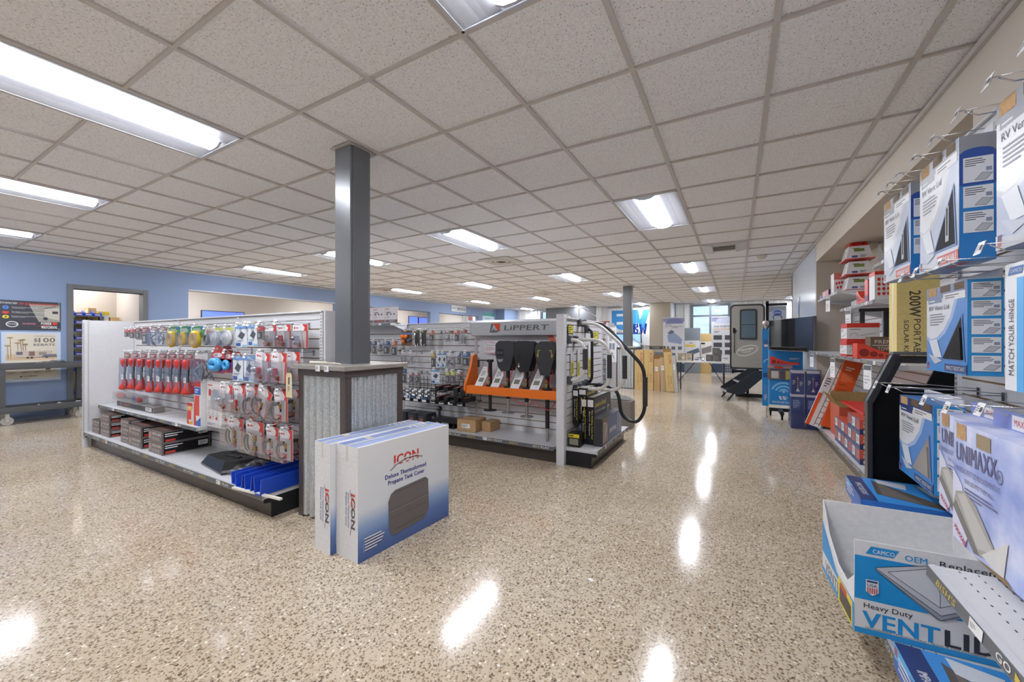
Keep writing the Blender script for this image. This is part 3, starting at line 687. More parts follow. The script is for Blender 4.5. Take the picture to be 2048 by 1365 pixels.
# ---- on the shelf
m = M(); m.box(0, 0, 0, 1.0, .09, .06, mt('#8d8886', .4)); m.art(front(0, 0, 0), [('r', .006, .006, .12, .054, mt('#4b3434', .4)), ('r', .14, .006, .99, .054, mt('#35312f', .4)), ('b', .2, .02, .45, .045, 2, mt('#b65a50', .4)), ('r', .8, .012, .95, .05, TAGW), ('b', .82, .016, .93, .046, 3, SLOT)])
m.build('long_carton', loc=(-6.12, 1.66, .471), **tagd('long flat dark carton lying at the left end of the gondola shelf', 'box'))
t = thing('adapter_pack', 'red plug adapter pack lying flat on the long dark carton', 'pack', (-6.3, 1.70, .533))
M().box(0, -.03, 0, .75, .06, .003, mt('#b9b6b6', .4)).build('card', t)
M().lathe([(.001, -.08), (.03, -.07), (.036, 0), (.03, .06), (.001, .07)], RED, (0, 0, 0), 12).build('plug', t, loc=(.12, .015, .039)).rotation_euler = (0, PI/2, 0)
M().lathe([(.001, -.05), (.02, -.04), (.026, 0), (.02, .05), (.001, .06)], RED, (0, 0, 0), 12).build('plug', t, loc=(.62, .015, .03)).rotation_euler = (0, PI/2, 0)
M().tube([(.2, .015, .03), (.4, .02, .026), (.56, .015, .028)], .014, DK, 8).build('lead', t)
M().box(0, -.03, .003, .74, .06, .08, CLR, 'ufrlb').build('blister', t)
t = thing('canister', 'small yellow canister lying on the shelf left of the thin cartons', 'canister', (-4.62, 1.78, .495))
M().cyl((.03, 0, 0), (.16, 0, 0), .024, .024, mt('#e2b92a', .35), 16).build('body', t); M().cyl((0, 0, 0), (.03, 0, 0), .019, .019, mt('#c9c6bb', .4), 12).build('cap', t)
def thin(label, x, w, z1, top, low):
    h = z1-.471; m = M(); m.box(0, 0, 0, w, .05, h, mt('#dcdcdc', .4))
    m.art(front(0, 0, 0), [('r', 0, h*.85, w, h, RED), ('r', 0, h*.68, w, h*.84, top), ('b', w*.15, h*.71, w*.85, h*.81, 2, TAGW), ('r', w*.1, h*.22, w*.8, h*.66, mt('#d1493c', .4)), ('p', [(0, 0), (w, 0), (w, h*.2), (0, h*.02)], low), ('p', [(0, .0), (w*.4, 0), (0, h*.6)], RED)])
    m.build('slim_carton', loc=(x, 1.615, .471), **tagd(label, 'box'))
thin('slim red carton with a yellow band, standing at the shelf edge', -4.26, .1, .66, mt('#e0a92a', .4), mt('#e0a92a', .4))
thin('slim red carton with a blue band, taller of two', -4.13, .12, .87, mt('#2f62b5', .4), mt('#2f62b5', .4))
t = thing('instruction_board', 'white instruction board with red extinguisher pictures, standing at the shelf end', 'display board', (-4.0, 1.655, .473))
def board(w, h, name, x, rz):
    m = M(); m.box(0, 0, 0, w, .008, h, mt('#dddbdb', .4)); ir = mt('#9d9a9a', .4); E_ = [('r', w*.06, h*.88, w*.94, h*.95, mt('#e9e4e4', .4)), ('b', w*.1, h*.89, w*.8, h*.94, 1, RED)]
    E_ += [('e', w*.25, h*.78, w*.09, h*.05, RED), ('r', w*.16, h*.68, w*.34, h*.79, RED), ('b', w*.5, h*.66, w*.9, h*.84, 6, ir)]
    for r_ in range(3):
        for c_ in range(3): E_ += [('o', w*(.2+.3*c_), h*(.54-.14*r_), w*.1, h*.035, w*.02, ir), ('r', w*(.13+.3*c_), h*(.46-.14*r_), w*(.27+.3*c_), h*(.47-.14*r_), ir)]
    E_ += [('e', w*.75, h*.2, w*.06, h*.03, RED), ('e', w*.3, h*.2, w*.06, h*.03, RED), ('r', w*.08, h*.03, w*.9, h*.1, mt('#c9c6c6', .4)), ('b', w*.1, h*.04, w*.8, h*.09, 2, mt('#5670a8', .4))]
    m.art(front(0, 0, 0), E_); o = m.build(name, t, loc=(x, 0, 0), rz=rz)
board(.235, .39, 'left_panel', 0, 0); board(.25, .40, 'right_panel', .237, .12)
# ---- on the base deck
t = thing('vent_shell', 'glossy black tapered plastic shell lying on the left gondola base', 'rv part', (-3.92, 1.60, .1715), .12)
m = M(); BP = mt('#1c1c1e', .2)
def tray(s0, z0, s1, z1, mat, m):
    a = [(-.0, -.02), (.45, -.13), (.62, .05), (.60, .24), (.16, .25), (.02, .1)]
    cx = sum(p[0] for p in a)/6; cy = sum(p[1] for p in a)/6
    P = [(cx+(x-cx)*s0, cy+(y-cy)*s0, z0) for x, y in a]; Q = [(cx+(x-cx)*s1, cy+(y-cy)*s1, z1) for x, y in a]
    m.add(P+Q, [(i, (i+1) % 6, 6+(i+1) % 6, 6+i) for i in range(6)], mat); return Q
tray(1.0, 0, 1.0, .015, BP, m); tray(1.0, .015, .95, .03, BP, m); tray(.95, .03, .8, .085, BP, m); q = tray(.8, .085, .7, .09, BP, m); m.poly(q, BP)
m.build('shell', t)
M().box(.25, .02, .09, .42, .05, .096, mt('#2b2b2e', .3)).build('rib', t); M().box(.2, .10, .09, .4, .13, .096, mt('#2b2b2e', .3)).build('rib', t)
def poly_bag(label, loc, w, d, h, rz=0, seed=1, inner='#a9a9ae'):
    r_ = random.Random(seed); t = thing('clear_bag', label, 'bag', loc, rz)
    n = 9; vs_ = []
    for j in range(n):
        for i in range(n):
            u, v = i/(n-1), j/(n-1); e = math.sin(PI*u)*math.sin(PI*v)
            vs_.append((u*w+r_.uniform(-.008, .008), v*d+r_.uniform(-.008, .008), .004+h*e**.6*(.7+.6*r_.random())))
    fs = [(j*n+i, j*n+i+1, (j+1)*n+i+1, (j+1)*n+i) for j in range(n-1) for i in range(n-1)]
    M().add(vs_, fs, CLR).build('film', t)
    m = M()
    for i in range(5): m.tube([(w*.1, d*(.15+.17*i), h*.25), (w*.5, d*(.1+.18*i), h*.4), (w*.9, d*(.15+.17*i), h*.2)], .009, mt(inner if i != 2 else '#b65a50', .4), 6)
    m.build('contents', t); return t
poly_bag('crumpled clear bag of parts beside the black plastic shell', (-3.52, 1.55, .1715), .52, .28, .09, -.05, 3)
for i, (x, y, l) in enumerate([(-3.05, 1.50, .62), (-2.93, 1.505, .62), (-2.80, 1.51, .62)]):
    pass
def channel(label, x, y0, z, l, w=.11, h=.10, rz=0):
    m = M(); B = mt('#1f49bd', .3); P = [(0, h), (.008, h), (.022, .01), (w-.022, .01), (w-.008, h), (w, h), (w-.012, 0), (.012, 0)]
    m.prism([(a, b) for a, b in P], 'y', 0, l, B)
    m.build('edge_channel', loc=(x, y0, z), rz=rz, **tagd(label, 'plastic channel', 'blue plastic channels on the gondola base'))
channel('blue plastic channel, leftmost of the bunch at the gondola corner', -3.20, 1.475, .1715, .40, .1, .085, 0)
channel('blue plastic channel, second from left at the gondola corner', -3.09, 1.45, .1715, .44, .1, .1, 0)
channel('blue plastic channel, third from left at the gondola corner', -2.97, 1.45, .1715, .44, .1, .11, 0)
channel('blue plastic channel, nearest the corrugated post box', -2.85, 1.45, .1715, .44, .1, .11, 0)
M().box(0, 0, 0, .5, .02, .012, mt('#e3e0d4', .4)).build('white_strip', loc=(-3.08, 1.425, .1715), rz=.1, **tagd('thin white plastic strip lying in front of the blue channels', 'strip'))
# ================================================================ STEEL POST AND ITS CORRUGATED BOX
def post(label, x, y, w):
    t = thing('steel_post', label, 'column', (x, y, 0)); h = w/2
    m = M(); m.box(-h, -h, 0, h, h, CH+.01, DARKCOL); m.box(-h-.008, -h*.8, 0, h+.008, h*.8, CH+.01, DARKCOL)
    m.build('shaft', t, bevel=.006)
    m = M(); m.box(-h-.022, -h-.022, CH-.004, h+.022, h+.022, CH-.001, mt('#c9c3bd', .5)); m.build('ceiling_collar', t)
def wrapbox(label, x0, x1, y0, y1, z, extra=True):
    t = thing('post_surround', label, 'counter', (x0, y0, 0)); w = x1-x0; d = y1-y0; tr = mt('#5a5350', .35, .3)
    m = M()
    def sheet(m, a, b, horiz, off, sgn):
        n = int((b-a)/.068); p = (b-a)/n; pts = []
        for i in range(n):
            for u_, v_ in ((0, -1), (.10, -.6), (.22, .8), (.32, 1), (.58, 1), (.68, .8), (.80, -.6), (.90, -1)): pts.append((a+p*(i+u_), off+sgn*.013*v_))
        pts.append((b, off-sgn*.013))
        for (s0, o0), (s1, o1) in zip(pts, pts[1:]):
            if horiz: m.add([(s0, o0, .012), (s1, o1, .012), (s1, o1, z-.05), (s0, o0, z-.05)], [(0, 1, 2, 3)], GALV, True)
            else: m.add([(o0, s0, .012), (o1, s1, .012), (o1, s1, z-.05), (o0, s0, z-.05)], [(0, 1, 2, 3)], GALV, True)
    sheet(m, .02, w-.02, True, .012, -1); sheet(m, .02, w-.02, True, d-.012, 1); sheet(m, .02, d-.02, False, .012, -1); sheet(m, .02, d-.02, False, w-.012, 1)
    m.build('corrugated_sheet', t)
    for i, (cx, cy) in enumerate(((0, 0), (w, 0), (0, d), (w, d))):
        sx = 1 if cx == 0 else -1; sy = 1 if cy == 0 else -1
        M().box(cx-sx*.004, cy-sy*.004, 0, cx+sx*.045, cy+sy*.002, z-.05, tr).box(cx-sx*.004, cy+sy*.002, 0, cx+sx*.002, cy+sy*.045, z-.05, tr).build('corner_trim', t)
    M().box(-.008, -.008, z-.075, w+.008, d+.008, z-.031, tr).build('top_band', t)
    M().box(-.03, -.03, z-.03, w+.03, d+.03, z, STEEL).build('steel_top', t, bevel=.003)
    s = M()
    for zz in (.25, z-.2):
        for q in (.09, w-.09): s.cyl((q, .004, zz), (q, -.004, zz), .006, .005, CHROME, 8)
        for q in (.09, d-.09): s.cyl((w-.004, q, zz), (w+.004, q, zz), .006, .005, CHROME, 8)
    return t
post('tall grey steel post rising from the corrugated box to the ceiling, nearest one', -2.415, 1.905, .17)
wb = wrapbox('corrugated metal box with steel top around the nearest post', -2.645, -2.165, 1.65, 2.14, 1.05)
for i, xx in enumerate((-2.33, -2.42)): M().box(0, -.001, 0, .045, .001, .04, TAGW).art(front(0, -.001, 0), [('b', .005, .006, .03, .034, 4, TAGM)]).build('price_label', wb, loc=(xx+2.645, -.0325, 1.012))
t = thing('cable_end', 'cream cable connector lying on the steel top by the post', 'cable', (-2.60, 1.70, 1.0505))
M().cyl((0, 0, .011), (.16, .02, .011), .010, .008, mt('#d8d0bd', .5), 10).build('sleeve', t); M().tube([(-.0, 0, .011), (-.05, -.045, .009), (-.07, -.062, -.02)], .003, mt('#8c8478', .5), 6).build('cord', t)
M().tube([(.16, .02, .01), (.26, .03, .008), (.3, .02, .005)], .004, mt('#d8d0bd', .5), 6).build('tail', t)
t = thing('paper_tag', 'buff paper tag hanging from the cord at the box corner', 'tag', (-2.69, 1.60, .99))
M().prism([(-.035, -.17), (.035, -.17), (.035, -.02), (.02, 0), (-.02, 0), (-.035, -.02)], 'y', 0, .0015, mt('#d6c9a4', .7)).art(((-.035, 0, -.17), (1, 0, 0), (0, 0, 1), (0, -1, 0)), [('r', .028, .09, .042, .14, SLOT), ('b', .02, .04, .05, .08, 4, TAGM)]).build('tag_card', t)
M().tube([(0, .0, -.01), (.0, 0, .03), (.03, .03, .045)], .0015, mt('#d6c9a4', .6), 5).build('string', t)
post('far grey steel post over the second corrugated box', -2.42, 10.27, .20)
wrapbox('far corrugated metal box with steel top around second post', -2.66, -2.18, 10.0, 10.52, 1.05)
# ================================================================ TALL WHITE CARTONS
def icon(label, loc, rz, w, d):
    """w across the narrow end, d long side; local x across, y along; front narrow face at y=0, printed long face at x=w"""
    h = .63; t = thing('product_carton', label, 'box', loc, rz, 'tall white cartons in front of the post')
    m = M(); m.box(0, 0, 0, w, d, h, WCARD)
    fr = ((w, 0, 0), (0, 1, 0), (0, 0, 1), (1, 0, 0)); GT = mt('#5a4f55', .5); RD = mt('#cf3f36', .5); NB = mt('#3f4a8c', .5)
    m.art(fr, [('r', 0, 0, d, h, GRAD)])
    def logo(cx, cy, s, ro=0):
        return [('t', 'ICON', cx, cy, s, s*.31, GT, dict(b=.05, full=1, rot=ro))]
    m.art(fr, [('t', 'ICON', .245, .47, .19, .062, RD, dict(b=.16, full=1)), ('p', [(.24, .478), (.45, .478), (.45, .484), (.24, .484)], WCARD), ('L', [(.225, .455), (.27, .482), (.33, .50), (.41, .500), (.465, .486)], .007, WCARD)], lift=.0012)
    m.art(fr, [('L', [(.215, .448), (.26, .474), (.33, .492), (.40, .491), (.47, .474)], .005, GT), ('t', 'Deluxe Thermoformed', .18, .405, .32, .026, NB, dict(b=.05)), ('t', 'Propane Tank Cover', .20, .367, .285, .026, NB, dict(b=.05))], lift=.002)
    C1 = mt('#6d6866', .45); C2 = mt('#5b5755', .45); C3 = mt('#837d7a', .45)
    cov = [(0.233, .06), (0.206, .10), (0.200, .27), (0.220, .31), (0.252, .325), (0.492, .335), (0.518, .315), (0.525, .12), (0.499, .085), (0.473, .07)]
    m.art(fr, [('p', cov, C1), ('L', [(0.206, .215), (0.522, .225)], .005, C2), ('L', [(0.206, .205), (0.522, .214)], .004, C3), ('L', [(0.206, .165), (0.522, .17)], .004, C2), ('L', [(0.239, .31), (0.492, .318)], .006, C2), ('L', [(0.245, .09), (0.486, .1)], .006, C2),
               ('o', 0.298, .27, .008, .010, .002, C2), ('o', 0.363, .275, .008, .010, .002, C2), ('o', 0.427, .28, .008, .010, .002, C2), ('o', 0.356, .19, .016, .008, .003, C2),
               ('b', .04, .05, .18, .13, 5, TAGW), ('r', .033, .05, .0345, .13, TAGW)], lift=.003)
    f = ((0, 0, 0), (1, 0, 0), (0, 0, 1), (0, -1, 0)); x = w*.70
    m.art(f, [('r', 0, h-.03*i-.02, w, h-.03*i-.0186, mt('#c4c4c4', .6)) for i in range(1, 4)])
    m.art(f, [('t', 'ICON', x, .37, .19, .036, GT, dict(b=.05, full=1, rot=-PI/2)), ('t', 'ICON', x+.001, .37, .09, .036, RD, dict(b=.05, full=1, rot=-PI/2)) if 0 else ('r', 0, 0, .0001, .0001, GT),
              ('L', [(x-.01, .39), (x+.016, .30), (x+.004, .2), (x-.008, .14)], .003, GT), ('t', 'Deluxe Thermoformed', x-.028, .37, .19, .013, NB, dict(b=.01, rot=-PI/2)), ('t', 'Propane Tank Cover', x-.05, .37, .19, .014, NB, dict(b=.02, rot=-PI/2)), ('t', 'IC', x, .37, .074, .036, RD, dict(b=.05, full=1, rot=-PI/2))], lift=.0014)
    u = ((0, 0, h), (1, 0, 0), (0, 1, 0), (0, 0, 1)); BL = mt('#7c8cb8', .5)
    m.art(u, [('r', w*.08, .0, w*.5, d, BL), ('r', w*.5, 0, w*.92, d, mt('#93a2c6', .5)), ('r', w*.42, .0, w*.56, d, WCARD), ('r', w*.1, .16, w*.35, .2, mt('#c9bfa3', .5)), ('b', w*.1, .5, w*.4, .66, 4, TAGW)])
    m.build('carton_body', t, bevel=.002)
    M().box(w*.46, -.0012, h-.09, w*.54, -.0002, h-.001, mt('#cfcbc0', .3)).box(w*.46, -.0012, h+.0022, w*.54, d, h+.003, mt('#d8d8dc', .2)).build('packing_tape', t)
icon('nearer tall white propane tank cover carton, its large printed side facing the aisle', (-1.783-.2, 1.453, 0), -.07, .2, .715)
icon('rear tall white carton between the nearer one and the corrugated box', (-2.145, 1.43, 0), -.07, .155, .715)
# ================================================================ SECOND ROW (faces the camera side, y = 3.98)
R2 = 3.98; RX = -6.43
g2 = gondola('white slatwall gondola behind the steel post, carrying hitch parts and the jack display', (RX, R2, 0), 0, 4, 1.44, depth=.43, ends=(True, False), thick=.1)
# end cap facing +X
g3 = gondola('end cap slatwall with grab bars, facing the open aisle', (-1.46, 3.60, 0), PI/2, 1, 1.44, depth=.32, ends=(True, True), thick=.05)
m = M(); m.box(-.02, -.015, 0, .055, .065, 1.47, UPR)
z = .1
while z < 1.4: m.box(.036, -.0156, z, .042, -.0149, z+.014, SLOT); z += .0205
m.build('end_post', g3, loc=(-.035, 0, 0), bevel=.002)
# ---- jack display: header, printed back panel, orange rack
t = thing('jack_display', 'jack display with grey header, white printed panel and orange rack', 'display stand', (-2.74, R2, 0))
m = M(); m.prism([(-.002, 1.44), (-.16, 1.445), (-.185, 1.42), (-.145, 1.27), (-.002, 1.27)], 'x', 0, 1.20, mt('#c9ccd1', .3, .2)); m.build('header', t, bevel=.004)
hd = M(); fr = ((0, -.1865, 1.42), (1, 0, 0), (0, .26, -.966), (0, -.966, -.26))
import mathutils
O = Vector((0, -.1505, 1.2935)); V = (Vector((0, -.185, 1.42))-Vector((0, -.145, 1.27))).normalized(); N = V.cross(Vector((1, 0, 0)))*-1
N = Vector((1, 0, 0)).cross(V)
GR = mt('#6f7075', .4)
hd.art((O, (1, 0, 0), V, N), [('t', 'LiPPERT', .46, .035, .56, .058, GR, dict(b=.035, i=.15)), ('p', [(.26, .01), (.30, .01), (.34, .05), (.315, .05), (.30, .028), (.288, .03), (.33, .112), (.30, .112)], GR),
   ('p', [(.325, .116), (.42, .116), (.40, .025), (.385, .02)], mt('#e0532b', .4)), ('p', [(.27, .01), (.36, .01), (.40, .035), (.30, .035)], GR)], lift=.003)
hd.build('lettering', t)
m = M(); m.box(.02, -.012, .74, 1.19, -.002, 1.27, mt('#d3d3da', .4)); fr = front(.02, -.012, .74)
it = []
for i in range(34):
    for j in range(15):
        x = .02+i*.034+(j % 2)*.017; y = .02+j*.034; it.append(('L', [(x, y), (x+.008, y+.008)], .002, mt('#c3c3cc', .4)))
it += [('p', [(.93, .53), (1.17, .53), (1.17, .16), ], mt('#dd6a4c', .4)), ('p', [(1.0, .53), (1.17, .53), (1.17, .30)], mt('#e9e4e4', .4)), ('r', .12, .32, .46, .47, mt('#dcdce2', .4)), ('t', '4 TYPES', .13, .435, .13, .022, mt('#a83b36', .4), dict(b=.02)), ('t', 'TONGUE JACKS', .13, .405, .19, .02, mt('#55565c', .4), dict(b=.02)),
       ('b', .13, .345, .27, .395, 4, mt('#b7727a', .4)), ('r', .34, .34, .45, .468, mt('#6d7a4a', .4)), ('e', .385, .40, .03, .04, mt('#c4c98f', .4)), ('r', .43, .44, .46, .47, RED), ('r', .12, .325, .46, .33, RED)]
m.art(fr, it); m.build('printed_panel', t)
OR = mt('#e8731a', .35)
m = M(); m.box(.06, -.34, .61, 1.19, -.33, .70, OR).box(.06, -.33, .685, 1.19, -.06, .70, OR)
m.build('rack_tray', t, bevel=.004)
m = M(); m.prism([(-.01, .60), (-.30, .60), (-.345, .64), (-.345, .70), (-.235, .90), (-.20, 1.03), (-.14, 1.05), (-.11, 1.03), (-.09, .72), (-.01, .70)], 'x', .03, .058, OR)
m.art(((.03, -.01, .6), (0, -1, 0), (0, 0, 1), (-1, 0, 0)), [('t', 'LIPPERT', .06, .2, .2, .04, TAGW, dict(rot=PI/2))]).build('side_arm', t, bevel=.004)
def jack(label, x, ztop, zbot, head, cord=False, parent=None, zcol=.1):
    t = thing('tongue_jack', label, 'jack', (x, 3.70, 0), 0, 'tongue jacks standing in the orange rack')
    bk = mt('#1b1b1d', .3)
    zh = .92 if head else ztop
    m = M(); m.cyl((0, 0, zbot+.16), (0, 0, zh), .022, .022, bk, 16); m.art(((-.012, -.0225, .72), (1, 0, 0), (0, 0, 1), (0, -1, 0)), [('r', 0, 0, .024, .09, mt('#3a3226', .4)), ('b', .002, .0, .022, .05, 4, TAGY), ('r', .002, .06, .022, .085, mt('#c9502f', .4))]); m.build('tube', t)
    M().cyl((0, 0, .7015), (0, 0, .716), .05, .05, bk, 18).build('flange', t)
    if not head: m = M().cyl((0, 0, zbot), (0, 0, zbot+.16), .018, .018, bk, 14).cyl((0, 0, zbot), (0, 0, zbot+.008), .075, .075, bk, 20)
    else: m = M().cyl((0, 0, zbot+.01), (0, 0, zbot+.16), .017, .017, mt('#b5b5b2', .25, .8), 14).cyl((0, 0, zbot), (0, 0, zbot+.01), .07, .07, mt('#b5b5b2', .3, .7), 20)
    m.build('inner_leg', t)
    if head:
        m = M(); hm = mt(head, .3)
        prof = [(-.105, 1.17), (-.07, 1.195), (.06, 1.19), (.10, 1.165), (.102, 1.10), (.045, .90), (-.04, .89), (-.075, .93), (-.11, 1.07)] if head != '#39393b' else [(-.10, 1.12), (-.08, 1.17), (-.04, 1.19), (.04, 1.19), (.08, 1.17), (.10, 1.12), (.09, 1.04), (.04, .87), (-.04, .87), (-.09, 1.04)]
        m.prism(prof, 'y', -.065, .065, hm); hd_ = m.build('motor_head', t, bevel=.014)
        fr = ((-.11, -.0655, .87), (1, 0, 0), (0, 0, 1), (0, -1, 0)); ac = M()
        if head == '#39393b': ac.art(fr, [('L', [(.02, .2), (.035, .17), (.035, .24), (.06, .24)], .006, TAGY), ('L', [(.2, .2), (.185, .17), (.185, .24), (.16, .24)], .006, TAGY)], lift=.001)
        elif head == '#202124': ac.art(fr, [('r', .03, .05, .07, .2, mt('#0e0e10', .3)), ('r', .04, .06, .06, .08, TAGW), ('r', .04, .09, .06, .1, mt('#c9a14a', .4))], lift=.001)
        else: ac.art(fr, [('r', .01, .17, .09, .25, mt('#101012', .3)), ('p', [(.01, .14), (.09, .14), (.07, .11), (.03, .11)], mt('#8c8f94', .3)), ('o', .03, .21, .012, .012, .004, GREY), ('o', .065, .21, .012, .012, .004, GREY)], lift=.001)
        ac.build('control_face', hd_)
        M().tube([(.06, -.0, .92), (.08, -.06, .86), (.05, -.05, .8), (.02, -.03, .76)], .004, RED if cord else bk, 6).build('wire', t)
    else:
        m = M(); m.box(-.03, -.03, ztop, .03, .03, ztop+.03, bk); m.build('gear_box', t, bevel=.005)
        M().box(-.16, -.02, ztop+.012, .01, .0, ztop+.026, bk).cyl((-.15, -.01, ztop+.02), (-.15, -.01, ztop-.06), .012, .012, bk, 10).build('crank_handle', t)
    return t
jack('black manual crank jack, leftmost in the orange rack', -2.39, .97, .43, None)
jack('electric jack with two-knob black head, second in the orange rack', -2.16, 0, .42, '#2e2f33', True)
jack('electric jack with tapered black head, third in the orange rack', -1.93, 0, .40, '#202124')
jack('grey-black electric jack with yellow brackets on its head, beside the end post', -1.69, 0, .15, '#39393b', True)
M().cyl((0, 0, 0), (0, 0, .006), .12, .12, mt('#b9a79d', .4), 24).build('foot_plate', loc=(-1.69, 3.70, .1705), **tagd('flat grey round plate on the deck under the yellow-bracket jack', 'plate')) if 0 else None
def wedge_card(x, label):
    t = thing('spec_card', label, 'card', (x, 3.655, .702), 0, 'spec cards on the orange rack')
    w_ = .105; m = M(); m.add([(0, 0, 0), (w_, 0, 0), (w_+.05, .1, .21), (.05, .1, .21), (0, .003, 0), (w_, .003, 0), (w_+.05, .103, .21), (.05, .103, .21)], [(0, 1, 2, 3), (7, 6, 5, 4), (0, 4, 5, 1), (3, 2, 6, 7), (0, 3, 7, 4), (1, 5, 6, 2)], mt('#dedede', .4))
    U = Vector((1, 0, 0)); V = Vector((.05, .1, .21)).normalized(); N = U.cross(V)
    m.art(((0, 0, 0), U, V, N), [('p', [(w_*.55, .237), (w_*.98, .237), (w_*.98, .14)], mt('#dd5a35', .4)), ('t', 'LiPPERT', .01, .205, .04, .008, RED), ('b', .012, .12, .08, .19, 6, TAGM), ('r', .02, .05, .085, .10, mt('#6e6a5a', .4)), ('r', .05, .012, .09, .035, mt('#d5d5dd', .4))])
    m.build('card', t)
wedge_card(-2.57, 'white spec card in front of the manual crank jack'); wedge_card(-2.36, 'white spec card between the crank jack and two-knob jack'); wedge_card(-2.11, 'white spec card between the two black electric jacks'); wedge_card(-1.875, 'white spec card beside the yellow-bracket jack')
M().tube([(-2.12, 3.66, .62), (-1.98, 3.62, .55), (-1.88, 3.62, .54), (-1.8, 3.64, .58), (-1.74, 3.66, .52), (-1.65, 3.66, .50), (-1.6, 3.70, .58)], .004, RED, 6).build('loose_cable', **tagd('loose red cable hanging below the orange rack', 'cable'))
def kbox(label, x, y, z, w, d, h, rz=0, mat=None, tape=True, lab=True, name='cardboard_box', grp=None):
    m = M(); mat = mat or KRAFT; m.box(0, 0, 0, w, d, h, mat)
    if tape: m.art(up(0, 0, h), [('r', 0, d*.42, w, d*.58, mt('#b59b70', .3))]).art(front(0, 0, 0), [('r', w*.0, h*.9, w, h*.91, mt('#8d6c45', .6))])
    if lab: m.art(front(0, 0, 0), [('r', w*.25, h*.3, w*.7, h*.65, TAGW), ('b', w*.28, h*.34, w*.62, h*.6, 3, TAGM)])
    return m.build(name, loc=(x, y, z), rz=rz, bevel=.003, **tagd(label, 'box', grp))
kbox('larger cardboard box with white label on the deck under the jacks', -2.80, 3.63, .171, .25, .24, .135, .06)
kbox('smaller cardboard box behind the labelled one', -2.54, 3.75, .171, .12, .2, .11, .0, lab=False)
# ---- pegs of the second row gondola
def r2row(items, rn, face=3.80, grp=None):
    row(items, R2, face, rn, grp, 0)
K = mt('#4a4440', .4); OB = mt('#c96a2f', .4); BB = mt('#3c5f95', .4)
r2row([(-5.3, -5.12, 1.3, 1.15, 'dark', 'small dark hitch pack', 'pack', 0, K), (-5.08, -4.9, 1.3, 1.12, 'bag', 'bag of hitch pins', 'pack', 0, K), (-3.36, -3.28, 1.33, 1.2, 'dark', 'slim dark pin pack', 'pack', 0, OB),
       (-3.12, -2.98, 1.33, 1.19, 'bag', 'bag of silver clips', 'pack', 0, mt('#7c5b45', .4)), (-2.96, -2.89, 1.33, 1.2, 'dark', 'slim dark lock pack', 'pack', 0, OB), (-2.87, -2.78, 1.34, 1.16, 'bag', 'black-headed clamp pack', 'pack', 0, mt('#9a3f35', .4))], 'hitch wall top row', grp='packs hanging in the top row of the hitch wall')
r2row([(-4.52, -4.42, 1.2, 1.03, 'dark', 'dark pin pack', 'pack', 0, BB), (-4.40, -4.31, 1.2, 1.02, 'dark', 'dark pin pack', 'pack', 0, mt('#3d4868', .4)), (-4.30, -4.21, 1.15, 1.05, 'bag', 'bag of small parts', 'pack', 0, BB), (-4.18, -4.06, 1.2, 1.02, 'dark', 'dark grey pack', 'pack', 0, BB), (-4.03, -3.92, 1.2, 1.0, 'dark', 'orange and grey pack', 'pack', 0, mt('#b0603a', .4)),
       (-3.86, -3.73, 1.06, .91, 'bag', 'red based clear bag', 'pack', 0, mt('#cfcad0', .4)), (-3.72, -3.6, 1.06, .9, 'bag', 'red based clear bag', 'pack', 0, mt('#cfcad0', .4)), (-3.33, -3.26, 1.06, .87, 'dark', 'slim dark card', 'pack', 0, mt('#b59a4a', .4))], 'hitch wall second row', grp='packs hanging in the second row of the hitch wall')
r2row([(-3.24, -3.17, 1.06, .88, 'bluecard', 'grey carded hook', 'pack'), (-3.16, -3.1, 1.06, .88, 'bluecard', 'grey carded hook', 'pack'), (-3.08, -2.94, 1.06, .89, 'bag', 'clear bag with socket', 'pack', 0, mt('#cfd3d8', .4)), (-2.92, -2.87, 1.05, .92, 'dark', 'slim blue pack', 'pack', 0, BB), (-2.85, -2.73, 1.07, .90, 'dark', 'dark pack with blue header', 'pack', 0, BB)], 'hitch wall middle row', grp='packs hanging in the middle row of the hitch wall')
r2row([(-3.84, -3.75, .84, .65, 'dark', 'blue and black pack', 'pack', 0, BB), (-3.70, -3.62, .79, .67, 'dark', 'small pink-white pack', 'pack', 0, mt('#a06a72', .4)), (-3.60, -3.52, .79, .67, 'dark', 'small pink-white pack', 'pack', 0, mt('#a06a72', .4)), (-3.34, -3.2, .85, .67, 'bluecard', 'tall white instruction pack', 'pack'),
       (-3.1, -3.03, .84, .68, 'dark', 'yellow-green strap pack', 'pack', 0, mt('#c9cf5a', .4)), (-3.02, -2.95, .84, .68, 'dark', 'yellow-green strap pack', 'pack', 0, mt('#c9cf5a', .4)), (-2.92, -2.84, .83, .73, 'dark', 'small grey and red pack', 'pack', 0, mt('#a06a52', .4))], 'hitch wall lowest row', grp='packs hanging in the lowest row of the hitch wall')
